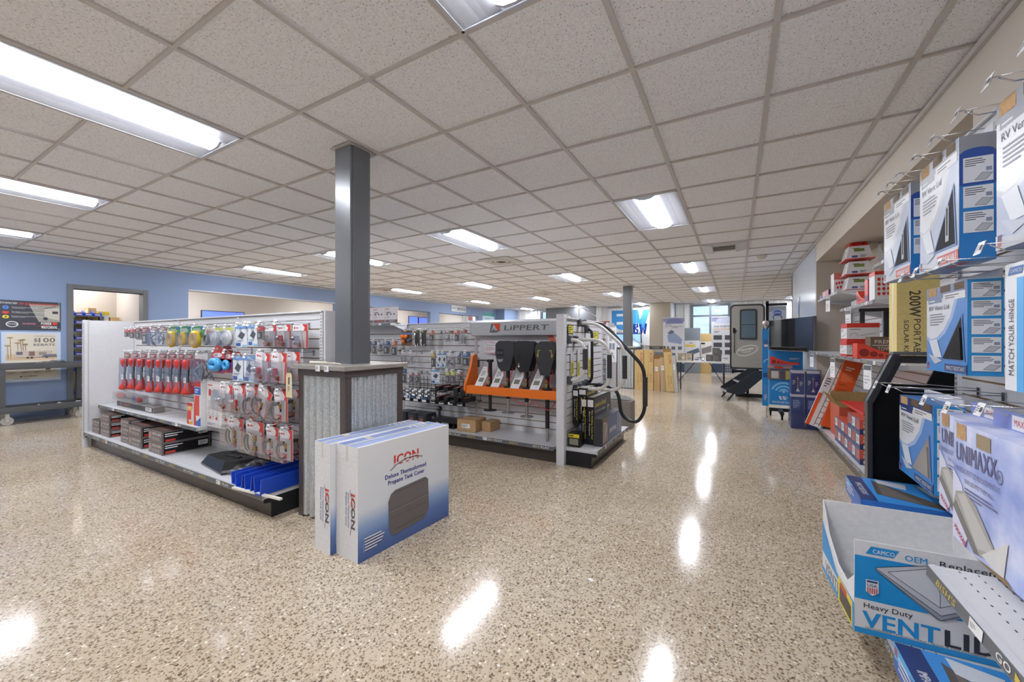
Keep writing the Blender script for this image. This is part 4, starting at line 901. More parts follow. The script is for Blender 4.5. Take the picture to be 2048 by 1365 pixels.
# orange ball card, J hooks
t = thing('ball_card', 'brown card with three orange rubber balls and a blue strap', 'pack', (-3.85, 3.80, 1.34))
M().box(0, 0, -.2, .19, .002, 0, mt('#6b5136', .5)).art(front(0, 0, -.2), [('r', 0, .15, .19, .17, mt('#4b87c4', .4)), ('b', .02, .175, .17, .195, 1, OB)]).build('card', t)
for bx, bz_ in ((.04, -.08), (.10, -.08), (.06, -.14)): M().ball((bx, -.03, bz_), .028, ORANGE, 14).build('rubber_ball', t)
M().tube([(.11, -.02, -.12), (.15, -.03, -.13), (.18, -.02, -.11)], .012, mt('#3f74b4', .4), 6).build('strap', t)
hook('chrome peg hook holding the orange ball card', (-3.755, R2-.0005, 1.335), 0, .19, 'peg hooks on the shelving')
for i, x in enumerate((-3.58, -3.47)):
    t = thing('hitch_pin_card', 'bent chrome hitch pin on black card, %s of two beside the orange balls' % ('left' if i == 0 else 'right'), 'pack', (x, 3.80, 1.34))
    M().box(-.045, 0, -.2, .045, .002, 0, mt('#3e3c3a', .5)).art(front(-.045, 0, -.2), [('b', .01, .17, .08, .195, 2, TAGY)]).build('card', t)
    M().tube([(-.02, -.02, -.04), (-.02, -.02, -.16), (-.005, -.02, -.2), (.025, -.02, -.21), (.035, -.02, -.17)], .008, CHROME, 8).build('pin', t)
    hook('chrome peg hook holding the %s bent pin card' % ('left' if i == 0 else 'right'), (x, R2-.0005, 1.335), 0, .19, 'peg hooks on the shelving')
# ---- wire rack of ball mounts
t = thing('wire_rack', 'low black wire rack of hitch balls and ball mounts on the slatwall', 'rack', (-3.9, R2, .46))
m = M()
for q in range(3): m.tube([(0, -.01-.3*(q == 2), .02+.1*q), (1.22, -.01-.3*(q == 2), .02+.1*q)], .004, BLACK, 5)
for q in range(19): m.tube([(.02+q*.065, -.005, .28), (.02+q*.065, -.005, .0), (.02+q*.065, -.34, .0), (.02+q*.065, -.35, .04)], .003, BLACK, 5)
m.box(0, -.36, -.0, 1.22, -.352, .035, BLACK)
m.build('wire_frame', t)
m = M()
for q in range(9): m.box(.03+q*.135, -.3615, .004, .10+q*.135, -.3605, .031, TAGW)
m.build('label_strip', t)
for i in range(6):
    k = 0
    for j in range(2):
        t = thing('hitch_ball', 'chrome hitch ball %s from left, %s line of wire rack' % (ORD[i], 'front' if j == 0 else 'rear'), 'hitch ball', (-3.83+i*.105+j*.03, 3.68+j*.12, .466+.0), 0, 'chrome hitch balls on the wire rack')
        M().cyl((0, 0, 0), (0, 0, .07), .014, .014, CHROME, 10).cyl((0, 0, .06), (0, 0, .075), .035, .03, CHROME, 12).build('shank', t); M().ball((0, 0, .105), .032, CHROME, 12).build('ball', t)
        M().box(-.03, -.038, .0, .03, -.036, .05, BB if (i+j) % 2 else TAGW).build('card', t)
def mount(label, x, y, z, rz=0, drop=.0):
    t = thing('ball_mount', label, 'ball mount', (x, y, z), rz, 'black ball mounts on the wire rack')
    bk = mt('#202022', .35)
    m = M(); m.box(-.03, -.1, 0, .03, .16, .055, bk).box(-.035, -.19, -drop, .035, -.1, .02-drop, bk)
    if drop: m.box(-.03, -.115, -drop, .03, -.1, .05, bk)
    m.build('steel_body', t, bevel=.004); M().box(-.026, -.09, .0555, .026, .0, .057, mt('#cf5a34', .4)).box(-.026, .0, .0555, .026, .04, .0568, TAGW).build('sticker', t)
i = 0
for z_ in (.475, .60):
    for x in (-3.17, -3.04, -2.88, -2.78):
        if z_ > .5: pass
        mount('black ball mount with orange sticker, %s from the left on the %s level' % (ORD[[-3.17, -3.04, -2.88, -2.78].index(x)], 'upper' if z_ > .5 else 'lower'), x, 3.80, z_, .12, 0 if z_ < .5 or x < -3 else .05)
# things on the base
t = thing('tri_ball_mount', 'black three-ball hitch mount on the base deck', 'ball mount', (-3.12, 3.7, .1715))
bk = mt('#26262a', .3)
M().box(-.02, -.03, .06, .3, .03, .12, bk).build('shank', t, loc=(0, 0, 0)); M().ball((-.08, 0, .09), .035, bk).cyl((-.06, 0, .09), (0, 0, .09), .018, .022, bk, 10).build('side_ball', t)
M().ball((-.0, 0, .215), .034, bk).cyl((0, 0, .12), (0, 0, .19), .014, .014, bk, 10).build('top_ball', t); M().cyl((0, 0, 0), (0, 0, .06), .03, .02, bk, 12).build('lower_ball', t)
for i, x in enumerate((-3.8, -3.62, -3.46)):
    M().box(0, 0, 0, .15, .18, .13, mt('#2b2d31', .4)).art(front(0, 0, 0), [('r', .02, .02, .1, .1, mt('#3c3f46', .4)), ('t', 'HITCH', .03, .085, .06, .014, BB), ('r', .04, .03, .09, .07, mt('#a0523c', .4))]).build('hitch_carton', loc=(x, 3.68, .1715), **tagd('black hitch part carton, %s of three behind the post box' % ['left', 'middle', 'right'][i], 'box'))
t = thing('receiver_tube', 'short black square receiver tube on the deck left of the cardboard boxes', 'tube', (-2.95, 3.66, .1715))
M().prism([(-.0, 0), (.07, 0), (.07, .07), (0, .07)], 'y', 0, .2, bk, [(.008, .008), (.062, .008), (.062, .062), (.008, .062)]).build('tube', t)
# poster holder on the top of row 2
t = thing('poster_sign', 'three-panel white and red poster sign standing on the top shelf', 'sign', (-4.6, 3.78, 1.445))
m = M(); m.box(0, 0, 0, .70, .006, .22, mt('#e6dcdc', .4)); E_ = []
for q in range(3):
    a = .235*q; E_ += [('r', a+.003, .003, a+.23, .217, mt('#c98f8c', .4)), ('r', a+.006, .006, a+.227, .214, mt('#e4dfe0', .4)), ('b', a+.015, .175, a+.1, .2, 2, mt('#9a4d4a', .4)), ('b', a+.02, .13, a+.19, .16, 1, TAGM), ('r', a+.02, .11, a+.06, .13, TAGM), ('r', a+.09, .11, a+.12, .13, TAGM), ('r', a+.15, .11, a+.18, .13, TAGM), ('b', a+.02, .06, a+.09, .1, 5, mt('#b5b0b0', .4)), ('r', a+.006, .006, a+.227, .045, mt('#7d6f72', .4)), ('e', a+.12, .03, .05, .018, mt('#b3655c' if q == 1 else '#9a9a9e', .4))]
m.art(front(0, 0, 0), E_).build('poster', t); M().box(-.01, -.03, -.004, .71, .04, 0.0, GREY).build('foot', t)
shelf('top white shelf under the three-panel poster sign', (-5.2, R2-.013, 1.44), 0, 1.3, .3)
# ---- grab bars on the end cap  (local: wall x = -1.46, things stick out toward +X)
def bar(label, pts, r, mat, grip=None, name='grab_bar', base=True, gm=None):
    t = thing(name, label, 'handle', pts[0]); o = Vector(pts[0])
    P = [Vector(p)-o for p in pts]; Q = []
    for i, p in enumerate(P):      # soften corners
        if 0 < i < len(P)-1:
            a = (P[i-1]-p); b = (P[i+1]-p); la = min(a.length*.45, .09); lb = min(b.length*.45, .09); p0 = p+a.normalized()*la; p2 = p+b.normalized()*lb
            for s_ in (0, .25, .5, .75, 1): Q.append(p0*(1-s_)**2+p*2*s_*(1-s_)+p2*s_**2)
        else: Q.append(p)
    M().tube(Q, r, mat, 10).build('bar', t)
    if grip is not None:
        a, b = Vector(grip[0])-o, Vector(grip[1])-o; M().cyl(a, b, r*1.35, r*1.35, gm or mt('#3c3c40', .6), 12).build('foam_grip', t)
    if base:
        for p in (P[0], P[-1]): M().box(p.x-.005, p.y-.03, p.z-.04, p.x+.035, p.y+.03, p.z+.04, mt('#4d4f54', .4)).build('mount', t, bevel=.006)
    return t
WB = mt('#dcdad5', .25)
bar('small white grab bar with dark foam grip, nearest the end post', [(-1.455, 3.68, 1.22), (-1.37, 3.68, 1.22), (-1.28, 3.68, 1.16), (-1.28, 3.68, .90), (-1.37, 3.68, .82), (-1.455, 3.68, .82)], .017, WB, ((-1.28, 3.68, 1.13), (-1.28, 3.68, .93)))
bar('middle white fold-out grab bar with dark grip', [(-1.455, 3.86, 1.22), (-1.18, 3.86, 1.22), (-1.09, 3.86, 1.12), (-1.09, 3.86, .80), (-1.18, 3.86, .72), (-1.455, 3.86, .72)], .017, WB, ((-1.09, 3.86, 1.07), (-1.09, 3.86, .84)))
bar('tall white fold-out handrail with dark grip, sloping from the top of the end cap', [(-1.455, 3.98, 1.40), (-1.25, 3.98, 1.39), (-1.0, 3.98, 1.17), (-.97, 3.98, 1.05), (-.97, 3.98, .80), (-1.06, 3.98, .70), (-1.455, 3.98, .72)], .017, WB, ((-.97, 3.98, 1.06), (-.97, 3.98, .83)))
bar('large black fold-out handrail reaching into the aisle', [(-1.455, 4.12, 1.40), (-1.22, 4.12, 1.39), (-.81, 4.12, .94), (-.80, 4.12, .5), (-.88, 4.12, .36), (-1.04, 4.12, .42), (-1.07, 4.12, .68), (-1.20, 4.12, .74), (-1.455, 4.12, .73)], .018, mt('#26262a', .3), ((-.80, 4.12, .84), (-.80, 4.12, .55)))
bar('black upright rod on the end cap wall behind the white bars', [(-1.455, 4.2, 1.34), (-1.38, 4.2, 1.33), (-1.38, 4.2, .76), (-1.455, 4.2, .74)], .016, mt('#26262a', .3))
def ycard(label, y, z0, z1, w_, mode=0):
    t = thing('sales_card', label, 'card', (-1.452, y, z0)); h = z1-z0
    m = M(); m.box(0, 0, 0, .004, w_, h, mt('#1f1f20', .4) if mode != 1 else mt('#dddddd', .4)); Y = mt('#ded32a', .4)
    it = [('r', 0, 0, w_, h*.55, Y), ('b', w_*.1, h*.05, w_*.9, h*.5, 9, SLOT), ('r', w_*.1, h*.8, w_*.9, h*.95, TAGW)] if mode == 1 else [('r', w_*.06, h*.45, w_*.94, h*.95, Y), ('b', w_*.12, h*.5, w_*.88, h*.9, 3, SLOT), ('r', w_*.1, h*.05, w_*.9, h*.38, mt('#b9b9b0', .4))]
    m.art(((.004, 0, 0), (0, 1, 0), (0, 0, 1), (1, 0, 0)), it).build('card', t)
ycard('yellow and black card at the top left of the end cap', 3.66, 1.22, 1.37, .14)
ycard('white card with yellow lower half beside the small grab bar', 3.74, .86, 1.10, .08, 1); ycard('narrow yellow card right of the small grab bar', 3.93, .83, 1.12, .07, 1)
ycard('yellow and black card near the far edge of the end cap', 4.42, 1.17, 1.32, .22)
ycard('tall white card with red extinguisher near the far edge', 4.28, .8, 1.18, .1, 1)
# cartons on the end cap
def ycarton(label, x, y, z, d, w_, h, txt, grp=None, photo='#5e6b86', rz=0):
    """long face looks to +X, narrow end looks to -Y; d = thickness along x, w_ = length along y"""
    m = M(); bk = mt('#2a292b', .4); m.box(0, 0, 0, d, w_, h, bk); Y = mt('#e0c92c', .4)
    m.art(front(0, 0, 0), [('r', d*.08, h*.8, d*.92, h*.95, TAGW), ('t', txt, d*.66, h*.74, h*.62, d*.2, Y, dict(b=.03, rot=-PI/2)), ('t', 'Barre dappui', d*.3, h*.70, h*.5, d*.16, TAGW, dict(b=.02, rot=-PI/2))])
    m.art(((d, 0, 0), (0, 1, 0), (0, 0, 1), (1, 0, 0)), [('r', .008, .008, w_-.008, h-.008, mt('#3d3b3e', .4)), ('r', w_*.05, h*.12, w_*.95, h*.6, mt(photo, .4)), ('t', 'Lend-a-Hand', w_*.06, h*.78, w_*.62, h*.11, Y, dict(b=.03)), ('t', 'RV FOLDING HANDRAIL', w_*.06, h*.66, w_*.6, h*.05, TAGW), ('b', w_*.35, h*.42, w_*.8, h*.58, 3, TAGW), ('L', [(w_*.75, h*.2), (w_*.8, h*.7), (w_*.88, h*.7), (w_*.93, h*.2)], .012, TAGW), ('L', [(w_*.1, h*.15), (w_*.14, h*.5), (w_*.2, h*.5), (w_*.24, h*.15)], .01, TAGW)])
    m.art(up(0, 0, h), [('r', d*.1, .01, d*.9, w_-.01, mt('#a8a49a', .4))])
    return m.build('handrail_carton', loc=(x, y, z), rz=rz, **tagd(label, 'box', grp))
ycarton('black and yellow handrail carton on the end cap wall, left of the upper pair', -1.452, 3.80, .36, .06, .34, .36, 'The Folding Assist Rail')
ycarton('black and white handrail carton on the end cap wall, right of the upper pair', -1.388, 3.80, .41, .08, .38, .32, 'The Folding Assist Rail', photo='#b9b9b5')
ycarton('tall handrail carton standing on the end cap deck, rear one', -1.36, 3.80, .1715, .055, .6, .47, 'The Folding Assist Rail')
ycarton('tall Lend-a-Hand handrail carton standing on the end cap deck, front one', -1.30, 3.80, .1715, .07, .6, .47, 'The Folding Assist Rail')
m = M(); m.box(0, 0, 0, .09, .72, .27, mt('#3c3a3d', .4)).art(((.09, 0, 0), (0, 1, 0), (0, 0, 1), (1, 0, 0)), [('r', .0, 0, .2, .27, mt('#6b564e', .4)), ('r', .2, 0, .72, .27, mt('#5d6f94', .4)), ('t', 'SAFETRAIL', .24, .09, .26, .045, TAGW, dict(b=.03)), ('r', .372, .085, .385, .15, RED), ('L', [(.04, .03), (.04, .22), (.09, .22), (.09, .03), (.14, .22), (.16, .03)], .014, TAGW), ('L', [(.55, .03), (.57, .24), (.62, .24), (.63, .03)], .012, TAGW), ('r', .66, .02, .71, .25, mt('#8fa0b8', .4))])
m.art(front(0, 0, 0), [('r', .015, .02, .075, .25, mt('#35343a', .4))]).build('rail_carton', loc=(-1.222, 3.77, .1715), **tagd('long low blue and grey safety rail carton at the front of the end cap', 'box'))
for i, (y, l) in enumerate(((3.64, 'left'), (3.70, 'right'))):
    m = M().box(0, 0, 0, .12, .055, .13, mt('#2d2b26', .4)).art(front(0, 0, 0), [('r', .005, .09, .115, .125, mt('#e0c92c', .4)), ('b', .01, .095, .11, .12, 1, SLOT), ('r', .015, .02, .105, .08, mt('#8e8a7d', .4))]).build('small_carton', loc=(-1.44+.0*i, y, .1715), **tagd('small black and yellow carton by the end post, %s of two' % ('front' if i == 0 else 'rear'), 'box'))
# ================================================================ THIRD ROW
g4 = gondola('white gondola with empty sloping shelves behind the end cap', (-1.62-3*S, 5.95, 0), 0, 3, 1.44, depth=.40, ends=(True, True), thick=.1)
m = M().box(-.012, 0, 0, .012, .34, 1.47, UPR).art(((-.012, 0, 0), (1, 0, 0), (0, 0, 1), (0, -1, 0)), [('r', .009, .03*q+.1, .015, .03*q+.115, SLOT) for q in range(42)])
m.build('end_panel', g4, loc=(3*S+.0, -.0-.34, 0))
t = thing('instruction_card', 'white printed instruction card on the end of the third row', 'card', (-1.60, 5.60, .9))
M().box(-.004, -.006, 0, .12, -.001, .5, mt('#dedee0', .4)).art(front(-.004, -.006, 0), [('r', .02, .4, .1, .45, mt('#8a8f98', .4)), ('b', .02, .3, .1, .38, 4, TAGM), ('r', .02, .18, .055, .27, mt('#7f8896', .4)), ('r', .065, .18, .1, .27, mt('#7f8896', .4)), ('L', [(.03, .05), (.06, .14), (.09, .05)], .008, SLOT)]).build('card', t)
for i, z in enumerate((.95, .72, .45)):
    shelf('white shelf at the right end of the third row, %s of three' % ['top', 'middle', 'lowest'][i], (-1.64-S, 5.937, z), 0, S-.02, .28+.03*i)
t = thing('header_sign', 'dark red header sign on top of the third row', 'sign', (-2.3, 5.75, 1.445))
M().box(0, 0, 0, .68, .01, .05, mt('#8a4c47', .4)).art(front(0, 0, 0), [('b', .1, .012, .55, .04, 1, TAGW)]).build('panel', t)
t = thing('brand_sign', 'small red-brown sign on the third row slatwall', 'sign', (-2.1, 5.935, 1.17)); M().box(0, 0, 0, .34, .01, .075, mt('#9a4a45', .4)).art(front(0, 0, 0), [('t', 'Weatherly', .05, .02, .22, .035, TAGW, dict(b=.02, i=.2))]).build('panel', t)
for i, x in enumerate((-2.05, -1.88)):
    t = thing('round_fan_pack', 'round clear fan pack on the third row, %s' % ('left' if i == 0 else 'right'), 'pack', (x, 5.90, 1.02))
    m = M(); m.cyl((0, 0, 0), (0, .02, 0), .07, .07, mt('#c8c8cb', .3), 18)
    for q in range(5): m.box(-.005, -.004, .0, .005, .0, .06, GREY)
    m.build('fan', t)
row([(-2.2, -2.05, 1.33, 1.2, 'bag', 'bag of clips', 'pack', 0, TAGW), (-2.0, -1.86, 1.33, 1.22, 'bag', 'bag of clips', 'pack', 0, TAGW)], 5.95, 5.8, 'third row gondola', 'packs on the third row')
poly_bag('clear bag lying on the dark box beyond the end cap', (-1.55, 5.45, .38), .3, .2, .06, 0, 9, '#9fb5a9')
kbox('dark low box under the clear bag beyond the end cap', -1.56, 5.42, 0, .32, .25, .375, 0, mt('#7a736b', .5), tape=False, lab=False)
# ================================================================ RIGHT SIDE: alcove shelving (slatwall x = 1.37) and near unit (x = .94)
AX = 1.37; NXS = .94
# local x runs toward -Y, so the unit starts at its far end
ga = gondola('white slatwall shelving in the wall alcove on the right', (AX, 6.84, 0), -PI/2, 3, 1.83, depth=.49, ends=(True, True), thick=.04)
gn = gondola('nearest white slatwall unit at the right edge, with ticketed shelves', (NXS, 2.73, 0), -PI/2, 3, 2.17, depth=.47, ends=(False, False), thick=.03)
# upper slat panels of the alcove unit
ms = shelf('long white shelf with ticket strip through the alcove, at chest height', (AX-.013, 6.83, 1.067), -PI/2, 3*S-.02, .47)
shelf('upper shelf at the far end of the alcove, under the stacked red-capped boxes', (AX-.013, 6.83, 1.77), -PI/2, S-.01, .36, words=False)
shelf('upper shelf in the middle of the alcove, lower than its neighbours', (AX-.013, 5.61, 1.56), -PI/2, S-.01, .34)
shelf('highest shelf at the near end of the alcove', (AX-.013, 4.39, 1.85), -PI/2, S-.01, .34)
def hangtag(label, x, y, z, w_=.05, h=.15, tw=.3):
    m = M(); m.box(-w_/2, -.001, -h, w_/2, .001, 0, TAGW).art(front(-w_/2, -.001, -h), [('r', .004, h*.78, w_-.004, h*.97, TAGM), ('b', .01, h*.2, w_-.01, h*.6, 3, mt('#b9b9b9', .4))])
    o = m.build('shelf_tag', loc=(x, y, z), rz=-PI/2+tw, **tagd(label, 'tag', None)); return o
hangtag('white paper tag hanging from the far upper alcove shelf', .975, 6.1, 1.735, .09, .17)
hangtag('white paper tag hanging from the middle upper alcove shelf', .995, 5.2, 1.525, .09, .2)
hangtag('white paper tag at the far end of the long alcove shelf', .87, 6.5, 1.03, .09, .17)
hangtag('white paper tag on the long alcove shelf above the orange board', .87, 5.2, 1.03, .08, .2)
hangtag('white pointed paper tag on the long alcove shelf above the leveler boxes', .87, 3.95, 1.03, .09, .19)
# ---- products: red-capped tapered boxes
RD = mt('#cc3027', .35); WB2 = mt('#dcdcdc', .4)
def frus(m, w0, d0, w1, d1, z0, z1, mat, cx=0, cy=0):
    P = [(cx+sx*w0/2, cy+sy*d0/2, z0) for sx, sy in ((-1, -1), (1, -1), (1, 1), (-1, 1))]; Q = [(cx+sx*w1/2, cy+sy*d1/2, z1) for sx, sy in ((-1, -1), (1, -1), (1, 1), (-1, 1))]
    return m.add(P+Q, [(0, 1, 5, 4), (1, 2, 6, 5), (2, 3, 7, 6), (3, 0, 4, 7), (3, 2, 1, 0), (4, 5, 6, 7)], mat)
for i, lab in enumerate(('bottom', 'middle', 'top')):
    t = thing('jack_pad_box', 'white tapered box with red rim, %s of the far upper shelf stack' % lab, 'box', (1.19, 5.83, 1.771+i*.172), 0, 'tapered red and white boxes in a stack')
    m = M(); frus(m, .23, .25, .17, .19, .012, .155, WB2)
    m.art(((-.116, .125, .012), (0, -1, 0), (.21, 0, .978), (-.978, 0, .21)), [('b', .06, .02, .12, .12, 6, TAGM)], lift=.001)
    m.art(((-.115, -.126, .012), (1, 0, 0), (0, .21, .978), (0, -.978, .21)), [('r', .07, .08, .16, .115, mt('#7c8a4a', .4)), ('b', .06, .11, .18, .125, 1, SLOT), ('r', .05, .012, .10, .035, mt('#5a66a0', .4)), ('b', .12, .012, .19, .04, 2, TAGM)], lift=.001)
    m.build('sleeve', t); M().box(-.13, -.14, 0, .13, .14, .012, RD).build('rim', t)
    if lab == 'top':
        m = M(); frus(m, .17, .19, .13, .15, .155, .20, RD)
        for q in (-.05, .05): m.art(((0, -.095, .155), (1, 0, 0), (0, .4, .916), (0, -.916, .4)), [('e', q*.8, .025, .014, .009, mt('#5c1512', .5))], lift=.001)
        m.build('cap', t)
def pbox(name, label, x0, x1, y0, y1, z0, z1, body, west=None, south=None, top=None, grp=None, cat='box'):
    """simple printed carton; west = art on the aisle face, south = art on the face toward the camera"""
    m = M(); m.box(x0, y0, z0, x1, y1, z1, body); c = Vector(((x0+x1)/2, (y0+y1)/2, z0))
    w_, d, h = x1-x0, y1-y0, z1-z0
    if west: m.art(((x0, y1, z0), (0, -1, 0), (0, 0, 1), (-1, 0, 0)), west(d, h))
    if south: m.art(((x0, y0, z0), (1, 0, 0), (0, 0, 1), (0, -1, 0)), south(w_, h))
    if top: m.art(((x0, y0, z1), (1, 0, 0), (0, 1, 0), (0, 0, 1)), top(w_, d))
    m.v = [(a-c.x, b-c.y, q-c.z) for a, b, q in m.v]
    return m.build(name, loc=c, **tagd(label, cat, grp))
pbox('product_box', 'pink-red product box with round pictures behind the stacked tapered boxes', 1.02, 1.12, 6.02, 6.2, 1.771, 2.02, mt('#dcd8d6', .4), None, lambda w, h: [('r', 0, h*.68, w, h, mt('#c96f68', .4)), ('e', w*.25, h*.5, w*.1, h*.07, RD), ('e', w*.5, h*.52, w*.1, h*.07, RD), ('e', w*.75, h*.54, w*.1, h*.07, RD), ('e', w*.35, h*.3, w*.1, h*.07, RD), ('e', w*.65, h*.32, w*.1, h*.07, RD)])
pbox('product_box', 'long red and white box lying at the far upper shelf edge', 1.0, 1.02+.08, 6.22, 6.62, 1.771, 1.85, mt('#c96f68', .4), lambda w, h: [('b', w*.1, h*.2, w*.7, h*.8, 2, WB2)], lambda w, h: [('r', 0, 0, w, h, mt('#4c2c60', .4))])
pbox('product_box', 'small blue box at the far end of the upper alcove shelf', 1.0, 1.1, 6.66, 6.78, 1.771, 1.82, mt('#2f77b8', .4))
pbox('product_box', 'grey carton behind the red chock on the middle upper shelf', 1.03, 1.2, 5.0, 5.25, 1.561, 1.61, mt('#c9c9cc', .4), lambda w, h: [('b', w*.1, h*.1, w*.9, h*.9, 3, TAGM)])
# wheel chock builder (holes are flat discs, their inner shade painted as darker red)
def chock(label, loc, rz, l=.36, w=.13, h=.14, mat=None):
    mat = mat or mt('#d9402f', .35); t = thing('wheel_chock', label, 'wheel chock', loc, rz)
    top = [(0, h*.55), (.0, h), (l*.1, h)] + [(l*(.1+.75*i/8), h*(1-.75*math.sin(PI/2*i/8)**.9)) for i in range(1, 9)]+[(l, h*.3), (l, 0)]
    m = M(); m.prism([(0, 0)]+top, 'y', 0, w, mat)
    it = []
    for q, r_ in ((.12, .036), (.29, .027), (.42, .019), (.53, .014), (.62, .010), (.70, .008), (.78, .007)):
        it += [('e', l*q, max(.012, r_*1.15+.006), r_, r_, mt('#8e1f17', .5)), ('o', l*q, max(.012, r_*1.15+.006), r_+.002, r_+.002, .004, mt('#ee5a45', .35))]
    m.art(front(0, 0, 0), it); m.build('body', t, bevel=.003); return t
chock('red curved wheel chock lying on the long alcove shelf in front of the towing box', (.86, 4.18, 1.068), 0, .34, .15, .12)
chock('red curved wheel chock on the middle upper shelf', (1.02, 5.0, 1.61-.04), -PI/2, .30, .14, .12)
pbox('product_box', 'upright red and white box beside the chock on the middle upper shelf', 1.02, 1.16, 4.62, 4.72, 1.561, 1.76, RD, lambda w, h: [('r', w*.1, h*.05, w*.9, h*.3, mt('#3b2f60', .4))], lambda w, h: [('r', w*.05, 0, w*.95, h*.25, mt('#3b2f60', .4)), ('b', w*.1, h*.05, w*.9, h*.2, 1, WB2)])
pbox('product_box', 'white box with rows of red pictures at the near end of the middle upper shelf', 1.02, 1.2, 4.42, 4.58, 1.561, 1.80, WB2, lambda w, h: [('r', 0, h*.85, w, h, RD)], lambda w, h: [('r', 0, h*.88, w, h, RD)]+[('e', w*(.15+.17*i), h*(.2+.17*j), w*.06, h*.06, RD) for i in range(3) for j in range(4)]+[('r', w*.88, 0, w, h, RD), ('b', w*.6, h*.1, w*.85, h*.8, 8, TAGM)])
M().prism([(0, 0), (.3, 0), (.3, .26)], 'x', 0, .012, mt('#d6d6d8', .15, 0, 'clear')).build('clear_divider', loc=(1.12, 4.45, 1.851), **tagd('clear sloping divider on the highest alcove shelf', 'divider'))
# long shelf contents
def redpack(label, x0, x1, y0, y1, z0, z1, clear=True):
    pbox('leveling_kit', label, x0, x1, y0, y1, z0, z1, RD, lambda w, h: [('r', 0, h*.15, w, h*.72, WB2), ('b', w*.05, h*.5, w*.6, h*.68, 2, TAGM), ('L', [(w*.15, h*.25), (w*.5, h*.3), (w*.9, h*.42)], h*.03, TAGM)], lambda w, h: [('r', 0, h*.12, w, h*.75, WB2), ('b', w*.1, h*.62, w*.8, h*.7, 1, TAGM), ('L', [(w*.1, h*.25), (w*.15, h*.45), (w*.3, h*.42), (w*.35, h*.25)], h*.02, TAGM), ('L', [(w*.4, h*.3), (w*.9, h*.45)], h*.02, TAGM)])
redpack('red and white boxed leveling kit, upper of the pair on the long alcove shelf', .875, 1.10, 4.62, 4.85, 1.208, 1.37)
redpack('red and white boxed leveling kit, lower of the pair on the long alcove shelf', .87, 1.08, 4.6, 4.86, 1.068, 1.2075)
pbox('product_box', 'brown towing mirror box with white lettering behind the red chock', 0.98, 1.2, 4.36, 4.52, 1.068, 1.245, mt('#6b5d4a', .4), None, lambda w, h: [('t', 'PREMIER', w*.12, h*.68, w*.78, h*.17, WB2, dict(b=.02)), ('t', 'TOWING', w*.2, h*.36, w*.64, h*.17, WB2, dict(b=.02)), ('r', w*.05, h*.58, w*.95, h*.61, WB2)])
t = thing('black_frame', 'black square frame standing on the long alcove shelf beside the yellow carton', 'frame', (1.03, 4.92, 1.068))
bm = mt('#2f3033', .45)
M().box(0, 0, 0, .035, .03, .42, bm).build('leg', t); M().box(.17, 0, 0, .225, .03, .42, bm).build('leg', t); M().box(-.01, -.01, .42, .23, .04, .45, bm).build('crossbar', t)
# yellow carton
t = thing('solar_kit_carton', 'tall narrow yellow carton standing on the long alcove shelf', 'box', (.93, 3.55, 1.0680), 0)
yh = .64
m = M(); m.box(0, 0, 0, .205, .15, yh, YCARD); INK = mt('#4a4538', .6)
m.art(front(0, 0, 0), [('t', '200W', .062, yh*.74, .17, .055, INK, dict(b=.05, rot=-PI/2)), ('t', 'PORTABLE', .082, yh*.45, .28, .034, INK, dict(rot=-PI/2)), ('t', 'SOLAR KIT', .035, yh*.44, .24, .024, INK, dict(rot=-PI/2)), ('r', .0, yh*.5, .205, yh*.502, KRAFT2)], lift=.001)
m.art(((0, .15, 0), (0, -1, 0), (0, 0, 1), (-1, 0, 0)), [('r', .06, 0, .09, yh, mt('#e6dcb0', .3))]); m.build('carton_body', t, bevel=.002)
# base deck of the alcove unit: leveler boxes
def lev(label, x, y, z, i):
    pbox('leveler_box', label, x, x+.2, y, y+.13, z, z+.125, mt('#c6543c', .4), lambda w, h: [('r', 0, 0, w, h, mt('#59658a', .4)), ('r', w*.12, h*.3, w*.88, h*.9, WB2 if i % 2 else mt('#c6543c', .4)), ('b', w*.2, h*.4, w*.8, h*.8, 4, TAGM), ('r', w*.1, h*.05, w*.9, h*.25, mt('#2f3c72', .4))],
         lambda w, h: [('r', 0, 0, w, h*.38, mt('#2b3361', .4)), ('t', 'CAMPER', w*.12, h*.74, w*.6, h*.15, WB2, dict(b=.03)), ('t', 'LEVELER', w*.12, h*.5, w*.6, h*.15, WB2, dict(b=.03)), ('r', w*.12, h*.08, w*.28, h*.3, WB2), ('b', w*.35, h*.1, w*.8, h*.28, 2, TAGW)], None, 'red and blue leveler boxes stacked on the alcove base')
for c in range(7):
    for l in range(3 if c < 3 else 2):
        lev('red and blue leveler box, %s stack from the near end, %s' % (ORD[c], (['bottom', 'middle', 'top'] if c < 3 else ['bottom', 'top'])[l]), .90, 4.31+.137*c, .1715+.1265*l, c+l)
t = thing('open_box', 'open cardboard box with red rim behind the leveler boxes', 'box', (.94, 5.29, .1715))
m = M(); wz = .34; bw = .34
m.box(0, 0, 0, bw, .006, wz, mt('#b9573f', .5)).box(0, .44, 0, bw, .446, wz, KRAFT2).box(0, .006, 0, .006, .44, wz, mt('#b9573f', .5)).box(bw-.006, .006, 0, bw, .44, wz, KRAFT2).box(0.006, .006, 0, bw-.006, .44, .006, KRAFT2)
m.build('tray', t); M().add([(0, 0, wz), (0, .44, wz), (-.07, .46, wz+.12), (-.07, .0, wz+.12)], [(0, 1, 2, 3), (3, 2, 1, 0)], KRAFT2).build('flap', t)
M().add([(0, .44, wz), (bw, .44, wz), (bw, .47, wz+.12), (0, .47, wz+.12)], [(0, 1, 2, 3), (3, 2, 1, 0)], KRAFT2).build('flap', t)
pbox('red_case', 'flat red plastic case resting across the leveler boxes', .97, 1.30, 4.52, 5.35, .5525, .578, RD, cat='case')
